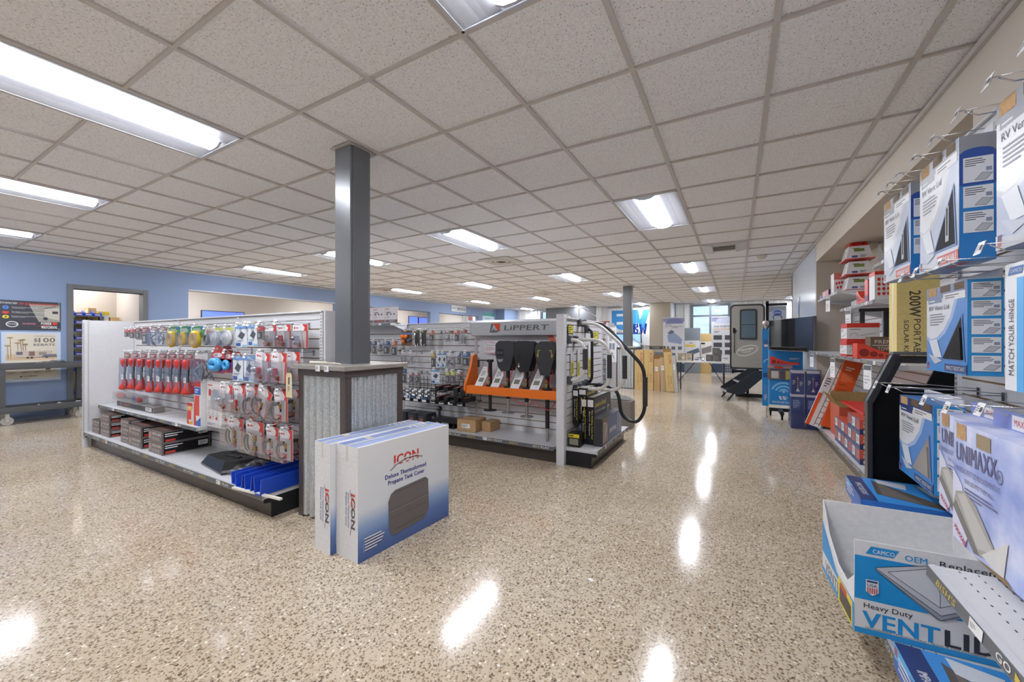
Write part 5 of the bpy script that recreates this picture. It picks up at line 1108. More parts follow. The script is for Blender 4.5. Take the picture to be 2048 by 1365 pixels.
pbox('black_tray', 'black lid on top of the third stack of leveler boxes', .90, 1.09, 4.60, 4.70, .5515, .556-.0005, mt('#242427', .5), cat='tray') if 0 else None
# leaning boards
def leaning(label, y, x0, x1, z1, mat, items, w_):
    t = thing('leaning_board', label, 'sign', (x0, y, .172)); ang = math.atan2(x1-x0, z1-.172); L = math.hypot(x1-x0, z1-.172)
    m = M(Matrix.Rotation(ang, 4, 'Y')); m.box(0, 0, 0, w_, .03, L, mat); m.art(front(0, 0, 0), items(w_, L))
    lo = min(v[2] for v in m.v); m.v = [(a, b, c-lo) for a, b, c in m.v]; m.build('board', t)
OB2 = mt('#dd571c', .45); DO = mt('#a83f12', .45)
leaning('bright orange printed board leaning across the alcove base', 5.80, .86, 1.09, .96, OB2, lambda w, h: [('b', w*.2, h*.84, w*.8, h*.9, 2, WB2), ('b', w*.15, h*.68, w*.85, h*.8, 6, mt('#f08a5a', .4)), ('b', w*.1, h*.62, w*.9, h*.65, 1, DO), ('b', w*.15, h*.48, w*.85, h*.58, 6, DO), ('b', w*.1, h*.41, w*.9, h*.44, 1, DO), ('b', w*.15, h*.28, w*.85, h*.38, 6, DO)], .16)
leaning('white board with ladder drawing leaning left of the orange board', 5.84, .72, .98, .93, WB2, lambda w, h: [('r', 0, 0, w*.25, h*.5, OB2), ('L', [(w*.55, h*.02), (w*.6, h*.98)], .006, SLOT), ('L', [(w*.85, h*.02), (w*.9, h*.98)], .006, SLOT)]+[('L', [(w*(.55+.05*i/10), h*(.05+.09*i)), (w*(.85+.05*i/10), h*(.05+.09*i))], .006, SLOT) for i in range(10)]+[('t', 'LADDER', w*.3, h*.35, h*.18, w*.12, TAGM, dict(b=.02, rot=PI/2)), ('b', w*.1, h*.6, w*.45, h*.75, 4, TAGM)], .15)
t = thing('tilted_carton', 'long blue and grey carton tipped on edge at the far end of the alcove', 'box', (.88, 6.65, .1715)); t.rotation_euler = (0, 0, -PI/2)
m = M(Matrix.Rotation(-.5, 4, 'X')); m.box(0, 0, 0, .8, .12, .26, mt('#3a3d44', .4)); m.art(front(0, 0, 0), [('r', 0, 0, .18, .26, mt('#77706a', .4)), ('r', .18, 0, .55, .26, mt('#3c5292', .4)), ('t', 'SAFETRAIL', .24, .1, .26, .045, WB2, dict(b=.03)), ('r', .37, .095, .385, .15, RED), ('r', .55, 0, .8, .26, mt('#5f574f', .4)), ('L', [(.6, .03), (.6, .22), (.66, .22), (.66, .05), (.72, .22), (.76, .04)], .014, WB2)])
m.art(((.8, 0, 0), (0, 1, 0), (0, 0, 1), (1, 0, 0)), [('r', .03, .1, .09, .2, WB2), ('b', .035, .11, .085, .19, 4, TAGM)]); m.build('carton_body', t)
# shrink-wrapped stacked cartons at the far end
for i, (y, x) in enumerate(((6.98, .62), (6.98, .855), (6.98, 1.09-.115))):
    if i == 2: continue
for i, x in enumerate((.66, .83)):
    for l in range(2):
        pbox('pump_carton', 'blue product carton in shrink wrap by the alcove, %s %s' % (['left', 'right'][i], ['bottom', 'top'][l]), x, x+.145, 6.62+.12*0-.0, 6.62+.19, .001+.47*l if l else .001, .47 if not l else .80, mt('#2f4283', .35), lambda w, h: [('r', 0, h*.93, w, h, WB2), ('b', w*.1, h*.4, w*.5, h*.6, 4, mt('#9fb0d8', .4))],
             (lambda w, h: [('r', 0, h*.93, w, h, mt('#d9d4da', .4)), ('r', w*.1, h*.55, w*.7, h*.8, mt('#4a5c98', .4)), ('b', w*.12, h*.6, w*.7, h*.85, 5, mt('#9fb0d8', .4)), ('r', w*.12, h*.04, w*.9, h*.3, mt('#26397c', .35))]) if not l else (lambda w, h: [('r', 0, h*.88, w, h, mt('#d9d4da', .4)), ('L', [(w*.5, h*.2), (w*.5, h*.75)], w*.06, mt('#b59a7a', .4)), ('L', [(w*.35, h*.65), (w*.65, h*.65)], w*.05, mt('#b59a7a', .4)), ('p', [(w*.35, h*.12), (w*.65, h*.12), (w*.5, h*.28)], WB2), ('b', w*.1, h*.4, w*.35, h*.6, 3, WB2), ('b', w*.65, h*.35, w*.9, h*.55, 3, WB2)]), None, 'shrink-wrapped blue product cartons')
m = M(); m.box(.645, 6.605, .004, .99, 6.83, .812, CLEAR, 'ufrbl'); m.build('shrink_wrap', **tagd('clear shrink wrap around the stack of blue product cartons', 'wrap'))
# ---- black side panel at the far end of the near unit
t = thing('display_stand', 'black display side panel with cut-out, at the far end of the near shelving', 'display stand', (0, 2.752, 0))
m = M(); O_ = [(.62, .172), (.62, .893), (.718, 1.138), (.935, 1.138), (.935, .99), (.935, .172)]; BK = mt('#0f0f11', .55); BK2 = mt('#2a2a2e', .3)
m.prism([(.62, .172), (.62, .893), (.66, .99), (.935, .99), (.935, .172)], 'y', 0, .012, BK)
m.prism([(.66, .99), (.718, 1.138), (.738, 1.10), (.695, .99)], 'y', 0, .012, BK2).prism([(.718, 1.138), (.935, 1.138), (.935, 1.10), (.738, 1.10)], 'y', 0, .012, BK2).prism([(.83, .99), (.872, 1.10), (.935, 1.10), (.935, .99)], 'y', 0, .012, BK)
m.build('side_panel', t)
E_ = M().box(.60, -.03, .172, .622, .03, .895, BK2); E_.prism([(.60, .893), (.70, 1.142), (.722, 1.142), (.622, .893)], 'y', -.03, .03, BK2); E_.build('front_edge', t, bevel=.003)
M().box(.70, -.03, 1.142, .935, .03, 1.158, mt('#55565a', .4)).build('top_edge', t, bevel=.003)
# ================================================================ VENT LID CARTONS
LB = mt('#2f86cf', .4); NB2 = mt('#23386f', .4); LG = mt('#d8dade', .35); SB = mt('#57aee6', .4); KR = KRAFT
SILV = mt('#8f9298', .35)
def lid_west(w, h, lid, foot, foot_col, hdr, main=None):
    lid_blue = main is None; main = main or mt('#4d86c8', .4)
    it = [('r', 0, 0, w, h, main), ('p', [(0, h), (0, h*.38), (w*.1, h*.34), (w*.3, h*.36), (w*.5, h*.45), (w*.68, h*.62), (w*.8, h*.84), (w*.84, h)], mt('#9db6dc', .4) if lid_blue else mt('#bcc0c6', .3)),
          ('p', [(0, h), (0, h*.42), (w*.12, h*.38), (w*.28, h*.40), (w*.46, h*.49), (w*.62, h*.64), (w*.73, h*.84), (w*.77, h)], LG),
          ('r', 0, h*.86, w*.98, h, hdr), ('r', w*.05, h*.81, w*.42, h*.87, hdr), ('b', w*.08, h*.825, w*.4, h*.855, 1, WB2), ('r', w*.45, h*.82, w*.96, h*.9, WB2), ('b', w*.5, h*.835, w*.9, h*.885, 2, TAGM),
          ('r', w*.05, h*.9, w*.28, h*.995, KR), ('r', w*.38, h*.92, w*.62, h*.995, mt('#5b4528', .6)), ('r', w*.72, h*.92, w*.93, h*.995, mt('#5b4528', .6)),
          ('t', 'RV Vent Lid', w*.08, h*.725, w*.52, h*.055, mt('#3d3d45', .4), dict(b=.005)), ('b', w*.1, h*.54, w*.52, h*.69, 5, mt('#7f8188', .4)),
          ('p', [(w*.08, h*.36), (w*.3, h*.38), (w*.42, h*.17), (w*.22, h*.16)], mt('#d3d8de', .4)), ('p', [(w*.06, h*.2), (w*.24, h*.08), (w*.44, h*.13), (w*.24, h*.17)], mt('#b6bfca', .4)),
          ('p', [(w*.40, h*.14), (w*.96, h*.14), (w*.90, h*.66)], mt('#4f78b4', .4)), ('p', [(w*.44, h*.155), (w*.93, h*.155), (w*.88, h*.62)], lid),
          ('p', [(0, 0), (w, 0), (w, h*.12), (w*.5, h*.12), (w*.3, h*.06), (0, h*.1)], LB if lid_blue else mt('#b5b9c0', .3)), ('r', w*.5, h*.015, w, h*.1, foot_col), ('t', foot, w*.54, h*.035, w*.42, h*.045, WB2, dict(b=.03)),
          ('r', w*.03, h*.02, w*.09, h*.10, mt('#a84a5a', .4)), ('r', w*.035, h*.06, w*.085, h*.095, NB2)]
    return it
def lid_south(w, h, n=3, base=None):
    it = [('r', 0, 0, w, h, base or mt('#2c7cc2', .4))]
    if n == 3: it += [('r', 0, h*.86, w, h, SILV), ('e', w*.5, h*.86, w*.45, h*.035, mt('#2b4f9a', .4)), ('r', 0, h*.6, w, h*.86, mt('#2b4f9a', .4))]; rows = [(.62, .82), (.42, .59), (.22, .39)]
    else: rows = [(.81-.19*i, .97-.19*i) for i in range(5)]
    for a, b in rows:
        it += [('r', w*.1, h*a, w*.92, h*b, mt('#e2e4e8', .4)), ('b', w*.15, h*(b-.075), w*.75, h*(b-.01), 4, TAGM), ('p', [(w*.42, h*(a+.015)), (w*.72, h*(a+.01)), (w*.9, h*(a+.06)), (w*.62, h*(a+.07))], mt('#b9bcc2', .4)), ('L', [(w*.42, h*(a+.015)), (w*.72, h*(a+.01)), (w*.9, h*(a+.06)), (w*.62, h*(a+.07)), (w*.42, h*(a+.015))], .0012, TAGM), ('r', w*.72, h*(a+.08), w*.88, h*(a+.11), mt('#8a93a8', .4))]
    return it
def lidbox(name, label, x, y1, w_, z0, h, dpt, kind, rz=0, grp=None):
    t = thing(name, label, 'box', (x, y1, z0), -PI/2+rz, grp)   # local x -> -Y, local y -> +X (into wall), front y=0
    if kind == 'clear': lidc, foot, fc, hdr, n = mt('#8f8a86', .25), 'IMPACT RESISTANT', NB2, NB2, 5
    elif kind == 'impact': lidc, foot, fc, hdr, n = mt('#101114', .5), 'IMPACT RESISTANT', NB2, mt('#6f7f9e', .4), 5
    else: lidc, foot, fc, hdr, n = mt('#060709', .6), 'UNBREAKABLE', mt('#c04a48', .4), SILV, 3
    m = M(); m.box(0, 0, 0, w_, dpt, h, mt('#3f7fc4', .4)); m.art(front(0, 0, 0), lid_west(w_, h, lidc, foot, fc, hdr, mt('#a9b3c6', .35) if kind == 'unbreak' else None))
    m.art(((w_, 0, 0), (0, 1, 0), (0, 0, 1), (1, 0, 0)), lid_south(dpt, h, n, mt('#2a8fd0', .4) if n == 5 else None))
    m.art(((0, 0, 0), (1, 0, 0), (0, 1, 0), (0, 0, -1)), [('r', 0, 0, w_, dpt, mt('#8fa2c2', .4)), ('r', w_*.5, dpt*.2, w_*.9, dpt*.45, mt('#b5545a', .4))])
    m.build('carton_body', t, bevel=.0015)
    k = M(); k.prism([(dpt, h), (dpt, h+.03), (dpt-.003, h+.035), (dpt-.005, h+.03), (dpt-.005, h)], 'x', w_*.02, w_*.98, mt('#d6d6d8', .5)); k.build('hang_flap', t)
    if kind == 'unbreak':
        M().box(w_*.72, -.004, h*.2, w_*.80, -.0025, h*.5, SILV).box(w_*.745, -.0045, h*.25, w_*.775, -.004, h*.48, BLACK).build('bracket', t)
    else:
        M().prism([(w_*.5, h*.165), (w_*.90, h*.165), (w_*.865, h*.5), (w_*.80, h*.45)], 'y', -.006, -.0025, lidc).build('lid_edge', t, bevel=.002)
    return t
grpv = 'boxed vent lids hanging on the near unit'
lidbox('vent_lid_box', 'hanging RV vent lid box, upper left one with black lid in its window', .64, 2.617, .32, 1.50, .39, .083, 'unbreak', .02)
lidbox('vent_lid_box', 'hanging RV vent lid box with red UNBREAKABLE strip, upper middle', .64, 2.177, .317, 1.48, .41, .083, 'unbreak', 0)
lidbox('vent_lid_box', 'hanging RV vent lid box cut by the right edge, upper row', .64, 1.644, .32, 1.47, .41, .083, 'unbreak', 0)
lidbox('vent_lid_box', 'hanging RV vent lid box with five instruction panels, middle row', .70, 2.31, .335, 1.095, .335, .085, 'impact', 0)
lidbox('vent_lid_box', 'hanging RV vent lid box beside the black side panel, lower row', .70, 2.63, .385, .585, .365, .09, 'clear', 0)
# hinge chart
t = thing('hinge_chart', 'tall blue and white hinge guide sign at the right edge, middle row', 'sign', (.66, 1.655, 1.08), -PI/2)
m = M(); w_, h = .34, .35; m.box(0, 0, 0, w_, .02, h, mt('#e1e4e8', .4)); DBL = mt('#4a5f98', .4)
m.art(front(0, 0, 0), [('r', .055, 0, .085, h*.88, SB), ('r', .085, 0, w_, h*.88, DBL), ('p', [(.015, h*.91), (.075, h*.91), (.085, h*.97), (.025, h*.97)], mt('#2f6db0', .4)), ('t', 'CAMCO', .026, h*.925, .05, h*.028, WB2, dict(b=.03)), ('t', 'MATCH YOUR HINGE', .043, h*.12, h*.6, .024, mt('#4a4d58', .4), dict(b=.01, rot=PI/2)),
   ('t', 'JENSEN', .10, h*.80, .07, .014, WB2, dict(b=.02)), ('r', .11, h*.66, .19, h*.77, WB2), ('t', 'JENSEN', .10, h*.60, .07, .014, WB2, dict(b=.02)), ('t', 'VENTLINE', .10, h*.45, .09, .014, WB2, dict(b=.02)), ('r', .11, h*.33, .19, h*.43, WB2), ('t', 'ELIXIR', .10, h*.26, .06, .014, WB2, dict(b=.02)), ('r', .10, h*.16, .19, h*.24, LG), ('t', 'VENTLINE', .10, h*.10, .09, .014, WB2, dict(b=.02)), ('r', .11, h*.02, .19, h*.085, WB2)], lift=.001)
m.build('panel', t)
# UNIMAXX cartons
def unimax(label, x, y1, z0, rz=0):
    w_, h, d = .345, .35, .085; t = thing('lid_kit_box', label, 'box', (x, y1, z0), -PI/2+rz, None)
    m = M(); m.box(0, 0, 0, w_, d, h, CLOUD); f = front(0, 0, 0); IN = mt('#6b6b8e', .4); G1 = mt('#a4a29c', .35); G2 = mt('#c2c0bb', .35); G3 = mt('#77756f', .35)
    m.art(f, [('r', .02, h*.87, .075, h*.999, KR), ('r', .13, h*.86, .2, h*.97, mt('#9a8a70', .4)), ('t', 'UNIMAXX', .02, h*.69, w_*.60, h*.15, IN, dict(b=.045)), ('o', w_*.695, h*.72, .014, .018, .003, IN), ('t', 'R', w_*.68, h*.70, .01, .014, IN),
              ('p', [(0, h*.02), (0, h*.6), (w_*.15, h*.5), (w_*.3, h*.2), (w_*.2, 0)], mt('#d9dbee', .4)), ('t', 'UNIVERSAL VENT LID REPLACEMENT KIT', .01, h*.60, w_*.68, h*.045, IN), ('t', 'ONE LID FITS THEM ALL!', w_*.2, h*.53, w_*.42, h*.035, mt('#4d4d66', .4), dict(b=.02)), ('b', w_*.2, h*.42, w_*.7, h*.5, 3, IN),
              ('p', [(.0, h*.28), (.02, h*.42), (.07, h*.46), (.13, h*.40), (.25, h*.10), (.12, h*.02)], G1), ('p', [(.03, h*.40), (.07, h*.44), (.22, h*.14), (.14, h*.08)], G2), ('p', [(.0, h*.28), (.02, h*.34), (.15, h*.04), (.12, h*.02)], G3),
              ('p', [(.16, h*.06), (.26, h*.02), (.28, h*.3)], mt('#d8d6d2', .35)), ('p', [(.12, 0), (.30, 0), (.27, h*.035)], mt('#8a6f45', .5)),
              ('t', 'MAXXAIR', .01, h*.10, .075, h*.05, mt('#c4334e', .4), dict(b=.03, rot=-.5))], lift=.0012)
    m.art(((w_, 0, 0), (0, 1, 0), (0, 0, 1), (1, 0, 0)), [('r', 0, 0, d, h, mt('#8794cc', .4))]); m.build('carton_body', t, bevel=.0015)
    k = M(); k.box(.01, d-.008, h, w_-.01, d-.002, h+.045, mt('#7e8bc6', .4)); k.art(front(.01, d-.008, h), [('r', .09, .004, .2, .042, WB2), ('t', 'MAXXAIR', .1, .014, .085, .018, mt('#c4334e', .4), dict(b=.03))]); k.build('hang_flap', t)
unimax('hanging universal lid kit box, front one at the right edge', .57, 1.69, .625); unimax('hanging universal lid kit box, half hidden behind the front one', .665, 2.08, .60)
# hooks for the near unit (local front toward -X)
hk = [(2.50, 1.90, 'upper left vent lid box'), (2.38, 1.90, 'upper left vent lid box, right'), (2.08, 1.90, 'upper middle vent lid box'), (1.92, 1.90, 'upper middle vent lid box, right'), (1.56, 1.90, 'upper right vent lid box'), (1.40, 1.90, 'upper right vent lid box, right'),
      (2.20, 1.46, 'middle vent lid box, left'), (2.06, 1.46, 'middle vent lid box, right'), (1.86, 1.46, 'wall left of the hinge guide'), (1.6, 1.46, 'hinge guide sign'), (2.55, .985, 'lower vent lid box'), (2.36, .985, 'lower vent lid box, right'), (1.98, .985, 'half hidden lid kit box'), (1.80, .985, 'half hidden lid kit box, right'), (1.6, 1.01, 'front lid kit box')]
for y, z, l in hk: hook('chrome peg hook of the %s' % l, (NXS-.0005, y, z), -PI/2, .33 if z > 1.1 or 1 else .3, 'long peg hooks on the near unit')
hook('empty chrome peg hook high at the right edge, above the boxes', (NXS-.0005, 1.74, 1.90), -PI/2, .33, 'long peg hooks on the near unit')
hook('empty chrome peg hook between upper left and middle vent lid boxes', (NXS-.0005, 2.26, 1.90), -PI/2, .33, 'long peg hooks on the near unit')
# near shelf with ticket strip
t = shelf('nearest ticketed shelf at the lower right corner', (NXS-.013, 1.49, .61), -PI/2, 1.2, .46)
# product on it
t = thing('vent_cover', 'white plastic vent cover on red-edged card, on the nearest shelf', 'rv part', (.60, 1.40, .6105), -PI/2)
M().box(0, 0, 0, .5, .3, .003, mt('#b59468', .5)).box(.0, 0, .003, .5, .02, .0034, RED).build('card', t)
M().prism([(.03, .02), (.05, .065), (.26, .065), (.28, .02)], 'x', .02, .5, mt('#dddcd6', .3)).box(.0, .026, .003, .5, .3, .02, mt('#dedad2', .3)).build('cover', t, bevel=.006)
M().box(.10, .09, .0655, .46, .22, .068, mt('#8f98bd', .3)).build('insert', t, bevel=.004)
M().box(-.003, .018, .0036, .503, .31, .09, CLEAR, 'ufrlb').build('film', t)
# vent lid boxes lying down
def lying(label, x, y1, z, w_, d, h, rz=0):
    t = thing('vent_lid_box', label, 'box', (x, y1, z), rz); m = M(); m.box(0, -w_, 0, d, 0, h, LB)
    u = ((d, 0, h), (-1, 0, 0), (0, -1, 0), (0, 0, 1))
    u = ((0, 0, h), (0, -1, 0), (1, 0, 0), (0, 0, 1))
    it = [('r', 0, 0, w_, d, mt('#3b8fd8', .4)), ('r', w_*.0, 0, w_, d*.16, NB2), ('t', 'IMPACT RESISTANT', w_*.3, d*.05, w_*.5, d*.06, WB2, dict(b=.03)), ('p', [(w_*.1, d*.25), (w_*.7, d*.2), (w_*.95, d*.75), (w_*.8, d*.8)], mt('#5c544e', .35)), ('p', [(w_*.15, d*.3), (w_*.7, d*.25), (w_*.85, d*.6)], mt('#77706a', .3)),
          ('p', [(w_*.02, d*.3), (w_*.1, d*.6), (w_*.35, d*.55), (w_*.2, d*.3)], mt('#cfd5dc', .4)), ('p', [(w_*.1, d*.98), (w_*.1, d*.7), (w_*.45, d*.75), (w_*.7, d*.98)], LG), ('b', w_*.15, d*.76, w_*.35, d*.95, 5, TAGM), ('t', 'RV Vent Lid', w_*.38, d*.86, w_*.25, d*.06, SLOT)]
    m.art(u, it, lift=.0008); m.art(((0, 0, 0), (0, -1, 0), (0, 0, 1), (-1, 0, 0)), [('r', 0, 0, w_, h, mt('#2f62b5', .4)), ('p', [(0, h), (0, h*.4), (w_*.5, h)], SB), ('b', w_*.1, h*.2, w_*.6, h*.8, 3, WB2), ('r', w_*.02, h*.6, w_*.08, h*.92, mt('#a84a5a', .4))], lift=.0008)
    m.art(((0, -w_, 0), (1, 0, 0), (0, 0, 1), (0, -1, 0)), [('r', 0, 0, d, h, mt('#2c6fc0', .4))], lift=.0008)
    m.build('carton_body', t, bevel=.0015)
for i in range(3): lying('vent lid box lying flat, %s in the pile behind the open white carton' % ['bottom', 'middle', 'upper'][i], .53, 2.70, .1715+.081*i, .36, .36, .08)
lying('vent lid box lying flat on top of the pile behind the open white carton', .51, 2.715, .4145, .37, .37, .08, -.04)
lying('vent lid box lying on the base deck in front of the open white carton', .44, 1.70, .1715, .38, .37, .08, 0)
# open white carton
t = thing('open_carton', 'big open white carton printed VENT LID, overhanging the base deck', 'box', (.37, 1.84, .1715), .06)
W_, D_, H_ = .43, .43, .33; T = .005; CB = mt('#1f93d6', .4); IK = mt('#34353f', .4)
m = M(); m.box(0, 0, 0, W_, T, H_, WCARD)
f = front(0, 0, 0)
m.art(f, [('p', [(0, .02), (W_, .02), (W_, H_*.46), (W_*.72, H_*.36), (0, H_*.37)], mt('#dfdfdf', .5)), ('r', 0, H_*.37, W_, H_*.84, CB), ('r', 0, 0, W_, H_*.06, CB), ('p', [(.03, H_*.87), (.105, H_*.87), (.12, H_*.955), (.045, H_*.955)], CB), ('t', 'CAMCO', .05, H_*.885, .058, H_*.045, WB2, dict(b=.035)),
   ('t', 'OEM -', .135, H_*.87, .075, H_*.06, CB, dict(b=.03)), ('t', 'Replacement', .222, H_*.87, .19, H_*.06, IK, dict(b=.02)), ('t', 'Heavy Duty', .025, H_*.285, .13, H_*.055, IK, dict(b=.015)), ('t', 'VENT', .022, H_*.085, .20, H_*.165, CB, dict(b=.05)), ('t', 'LID', .235, H_*.085, .125, H_*.165, IK, dict(b=.05)),
   ('t', 'UV-stabilized - Pre-assembled - Quick & easy installation', .03, H_*.066, .3, .006, IK)], lift=.0008)
m.art(f, [('p', [(.055, H_*.72), (.21, H_*.88), (.36, H_*.80), (.385, H_*.62), (.235, H_*.33), (.215, H_*.33)], mt('#9fa3ab', .4)), ('p', [(.055, H_*.74), (.21, H_*.88), (.385, H_*.66), (.225, H_*.38)], mt('#c3c6cc', .4)), ('p', [(.09, H_*.72), (.2, H_*.84), (.35, H_*.67), (.222, H_*.46)], mt('#d3d6da', .4)), ('L', [(.09, H_*.72), (.2, H_*.84), (.35, H_*.67), (.222, H_*.46), (.09, H_*.72)], .0018, IK), ('L', [(.055, H_*.74), (.21, H_*.88), (.385, H_*.66), (.225, H_*.38), (.055, H_*.74)], .0018, IK), ('L', [(.222, H_*.60), (.2, H_*.84)], .0014, IK), ('L', [(.222, H_*.60), (.222, H_*.46)], .0014, IK), ('L', [(.055, H_*.72), (.222, H_*.33), (.385, H_*.62)], .002, IK),
   ('p', [(.03, H_*.60), (.065, H_*.60), (.065, H_*.47), (.0475, H_*.43), (.03, H_*.47)], WB2), ('p', [(.033, H_*.59), (.062, H_*.59), (.062, H_*.57), (.033, H_*.57)], NB2), ('t', 'USA', .034, H_*.525, .027, H_*.03, NB2, dict(b=.04))]+[('r', .034+.006*i, H_*.455, .037+.006*i, H_*.515, mt('#cf4a4a', .4)) for i in range(5)], lift=.0035)
m.build('front_panel', t)
m = M(); m.prism([(0, 0), (0, H_*.62), (.09, H_*.40), (.2, H_*.42), (.33, H_*.60), (D_, H_*.96), (D_, 0)], 'x', 0, T, WCARD)
m.art(((0, D_, 0), (0, -1, 0), (0, 0, 1), (-1, 0, 0)), [('p', [(0, 0), (D_, 0), (D_, H_*.3), (D_*.5, H_*.3), (0, H_*.68)], CB), ('p', [(0, .02), (D_*.9, .02), (D_*.9, H_*.22), (0, H_*.26)], WB2), ('t', 'VENTLID', .05, H_*.06, .27, H_*.14, IK, dict(b=.04)), ('p', [(D_*.55, .0), (D_*.95, 0), (D_*.95, H_*.28), (D_*.55, H_*.3)], mt('#e0cf35', .4)), ('p', [(D_*.6, .01), (D_*.92, .01), (D_*.92, H_*.2), (D_*.6, H_*.24)], mt('#3a3028', .4)), ('r', D_*.62, H_*.2, D_*.8, H_*.27, RED)])
m.build('side_panel', t)
M().box(0, D_-T, 0, W_, D_, H_*.965, WCARD).build('back_panel', t); M().box(W_-T, T, 0, W_, D_-T, H_, WCARD).build('side_panel', t); M().box(0, 0, 0, W_, D_, T, WCARD).build('bottom_panel', t)
M().add([(W_, T, H_), (W_, D_, H_), (W_+.09, D_-.02, H_+.02), (W_+.09, .02, H_+.02)], [(0, 1, 2, 3)], WCARD).build('flap', t)
t = thing('paper_insert', 'small white paper insert with cords inside the open white carton', 'paper', (.42, 1.93, .178))
M().tube([(0, .0, .02), (.05, .05, .09), (.1, .02, .12), (.06, -.03, .14), (.02, .02, .13), (.04, .06, .05), (.1, .1, .0)], .003, mt('#7a6a55', .6), 6).build('cord', t); M().box(.02, -.02, 0, .16, -.017, .17, WB2).build('sheet', t)
# ================================================================ LEFT WALL: posters, cart, storage room, openings
PX = LWX+.004
t = thing('wall_poster', 'dark RV surge protector banner on the blue wall, upper of the two posters', 'poster', (PX, .95, 1.37))
m = M(); w_, h = .95, .445; DB = mt('#3b3d48', .45); m.box(0, 0, 0, .006, w_, h, DB)
RV = mt('#d8452f', .4); SK = mt('#9a9b93', .5)
m.art(((.006, 0, 0), (0, 1, 0), (0, 0, 1), (1, 0, 0)), [('p', [(.62, .40), (.94, .40), (.94, .13), (.72, .13)], SK), ('p', [(.78, .33), (.935, .36), (.935, .16), (.78, .20)], mt('#c6c2b6', .5)), ('r', .86, .26, .92, .30, DB), ('L', [(.78, .34), (.9, .38)], .008, DB), ('e', .79, .18, .025, .025, DB),
   ('t', 'MOST ADVANCED', .22, .39, .29, .026, WB2, dict(b=.05, i=.25)), ('t', 'RV SURGE PROTECTORS', .53, .385, .38, .028, RV, dict(b=.04, i=.25)),
   ('e', .385-.0, .0, .0001, .0001, DB), ('e', .40-.0, .335, .03, .028, mt('#4f7fd6', .4)), ('t', 'B', .392, .322, .014, .026, DB, dict(b=.03)), ('p', [(.37, .275), (.43, .275), (.43, .25), (.40, .235), (.37, .25)], RV), ('e', .40, .195, .032, .026, mt('#e2cf3a', .4)), ('p', [(.405, .215), (.385, .19), (.4, .19), (.393, .172), (.417, .2), (.402, .2)], DB),
   ('t', 'Wirelessly Monitor via Bluetooth', .455, .335, .26, .015, WB2, dict(b=.02)), ('b', .455, .318, .72, .33, 1, SK), ('t', 'The Highest Level of Protection for your RV', .455, .265, .34, .015, WB2, dict(b=.02)), ('b', .455, .248, .8, .26, 1, SK), ('t', 'Exclusive Replaceable Surge Module', .455, .20, .30, .015, WB2, dict(b=.02)), ('b', .455, .183, .73, .195, 1, SK),
   ('o', .46, .085, .06, .045, .012, WB2), ('t', 'LIFETIME', .405, .075, .11, .022, WB2, dict(b=.03)), ('t', 'PATENTED', .56, .085, .13, .022, mt('#d98a92', .4), dict(b=.03)),
   ('t', 'POWER', .745, .085, .105, .04, WB2, dict(b=.08)), ('t', 'WATCHDOG', .745, .025, .165, .042, WB2, dict(b=.08)), ('p', [(.685, .05), (.80, .085), (.85, .082), (.75, .065)], RV), ('e', .885, .107, .03, .024, RV)], lift=.0015)
m.build('banner', t)
for y in (.02, .93):
    for z in (.02, .425): M().cyl((.006, y, z), (.010, y, z), .008, .008, mt('#cfc9a8', .3, .6), 8).build('eyelet', t)
t = thing('wall_poster', 'pale rebate poster with palm trees and camper on the blue wall, lower of the two', 'poster', (PX, 1.31, .58))
m = M(); w_, h = .59, .76; m.box(0, 0, 0, .004, w_, h, mt('#c3d2e6', .45)); CR = mt('#d9d2c0', .45); TX = mt('#76726f', .45)
it = [('r', .04, .04, .55, .73, CR), ('r', .04, .33, .55, .42, mt('#d6bd9a', .45)), ('t', 'SUMMER SAVINGS', .31, .685, .22, .02, TX, dict(b=.02)), ('t', '$', .31, .61, .04, .055, TX, dict(b=.03)), ('t', '100', .36, .60, .17, .07, TX, dict(b=.05)), ('t', 'REBATE', .31, .545, .22, .035, TX, dict(b=.07))]
TR = mt('#8c6b4e', .5); LF = mt('#9a8a5a', .5)
for px_, pz, hh in ((.09, .35, .32), (.065, .35, .2), (.16, .37, .22), (.19, .37, .26), (.21, .37, .27), (.235, .37, .2)):
    it += [('L', [(px_, pz), (px_-.008, pz+hh)], .006, TR)]
    for a in range(7): it += [('L', [(px_-.008, pz+hh), (px_-.008+.032*math.cos(a*.9), pz+hh+.014*math.sin(a*.9))], .007, LF)]
it += [('r', .13, .37, .5, .47, mt('#c9bdb0', .45)), ('r', .14, .41, .2, .455, mt('#6c6a70', .45)), ('r', .26, .39, .32, .46, mt('#8a6c62', .45)), ('r', .36, .40, .44, .45, mt('#9c8f86', .45)), ('p', [(.38, .37), (.42, .41), (.54, .41), (.55, .37)], mt('#6f7480', .45)), ('e', .25, .365, .014, .014, DB), ('e', .29, .365, .014, .014, DB), ('e', .44, .365, .012, .012, DB),
       ('t', 'DOMETIC', .21, .07, .14, .02, mt('#2d2d30', .4), dict(b=.03)), ('p', [(.17, .07), (.185, .09), (.2, .07)], mt('#2d2d30', .4)), ('b', .12, .045, .45, .055, 1, TX)]+[('b', .07+.12*i, .13, .16+.12*i, .15, 2, TX) for i in range(4)]+[('r', .43, .17, .48, .21, mt('#3a3634', .45))]
m.art(((.004, 0, 0), (0, 1, 0), (0, 0, 1), (1, 0, 0)), it, lift=.001); m.build('poster', t)
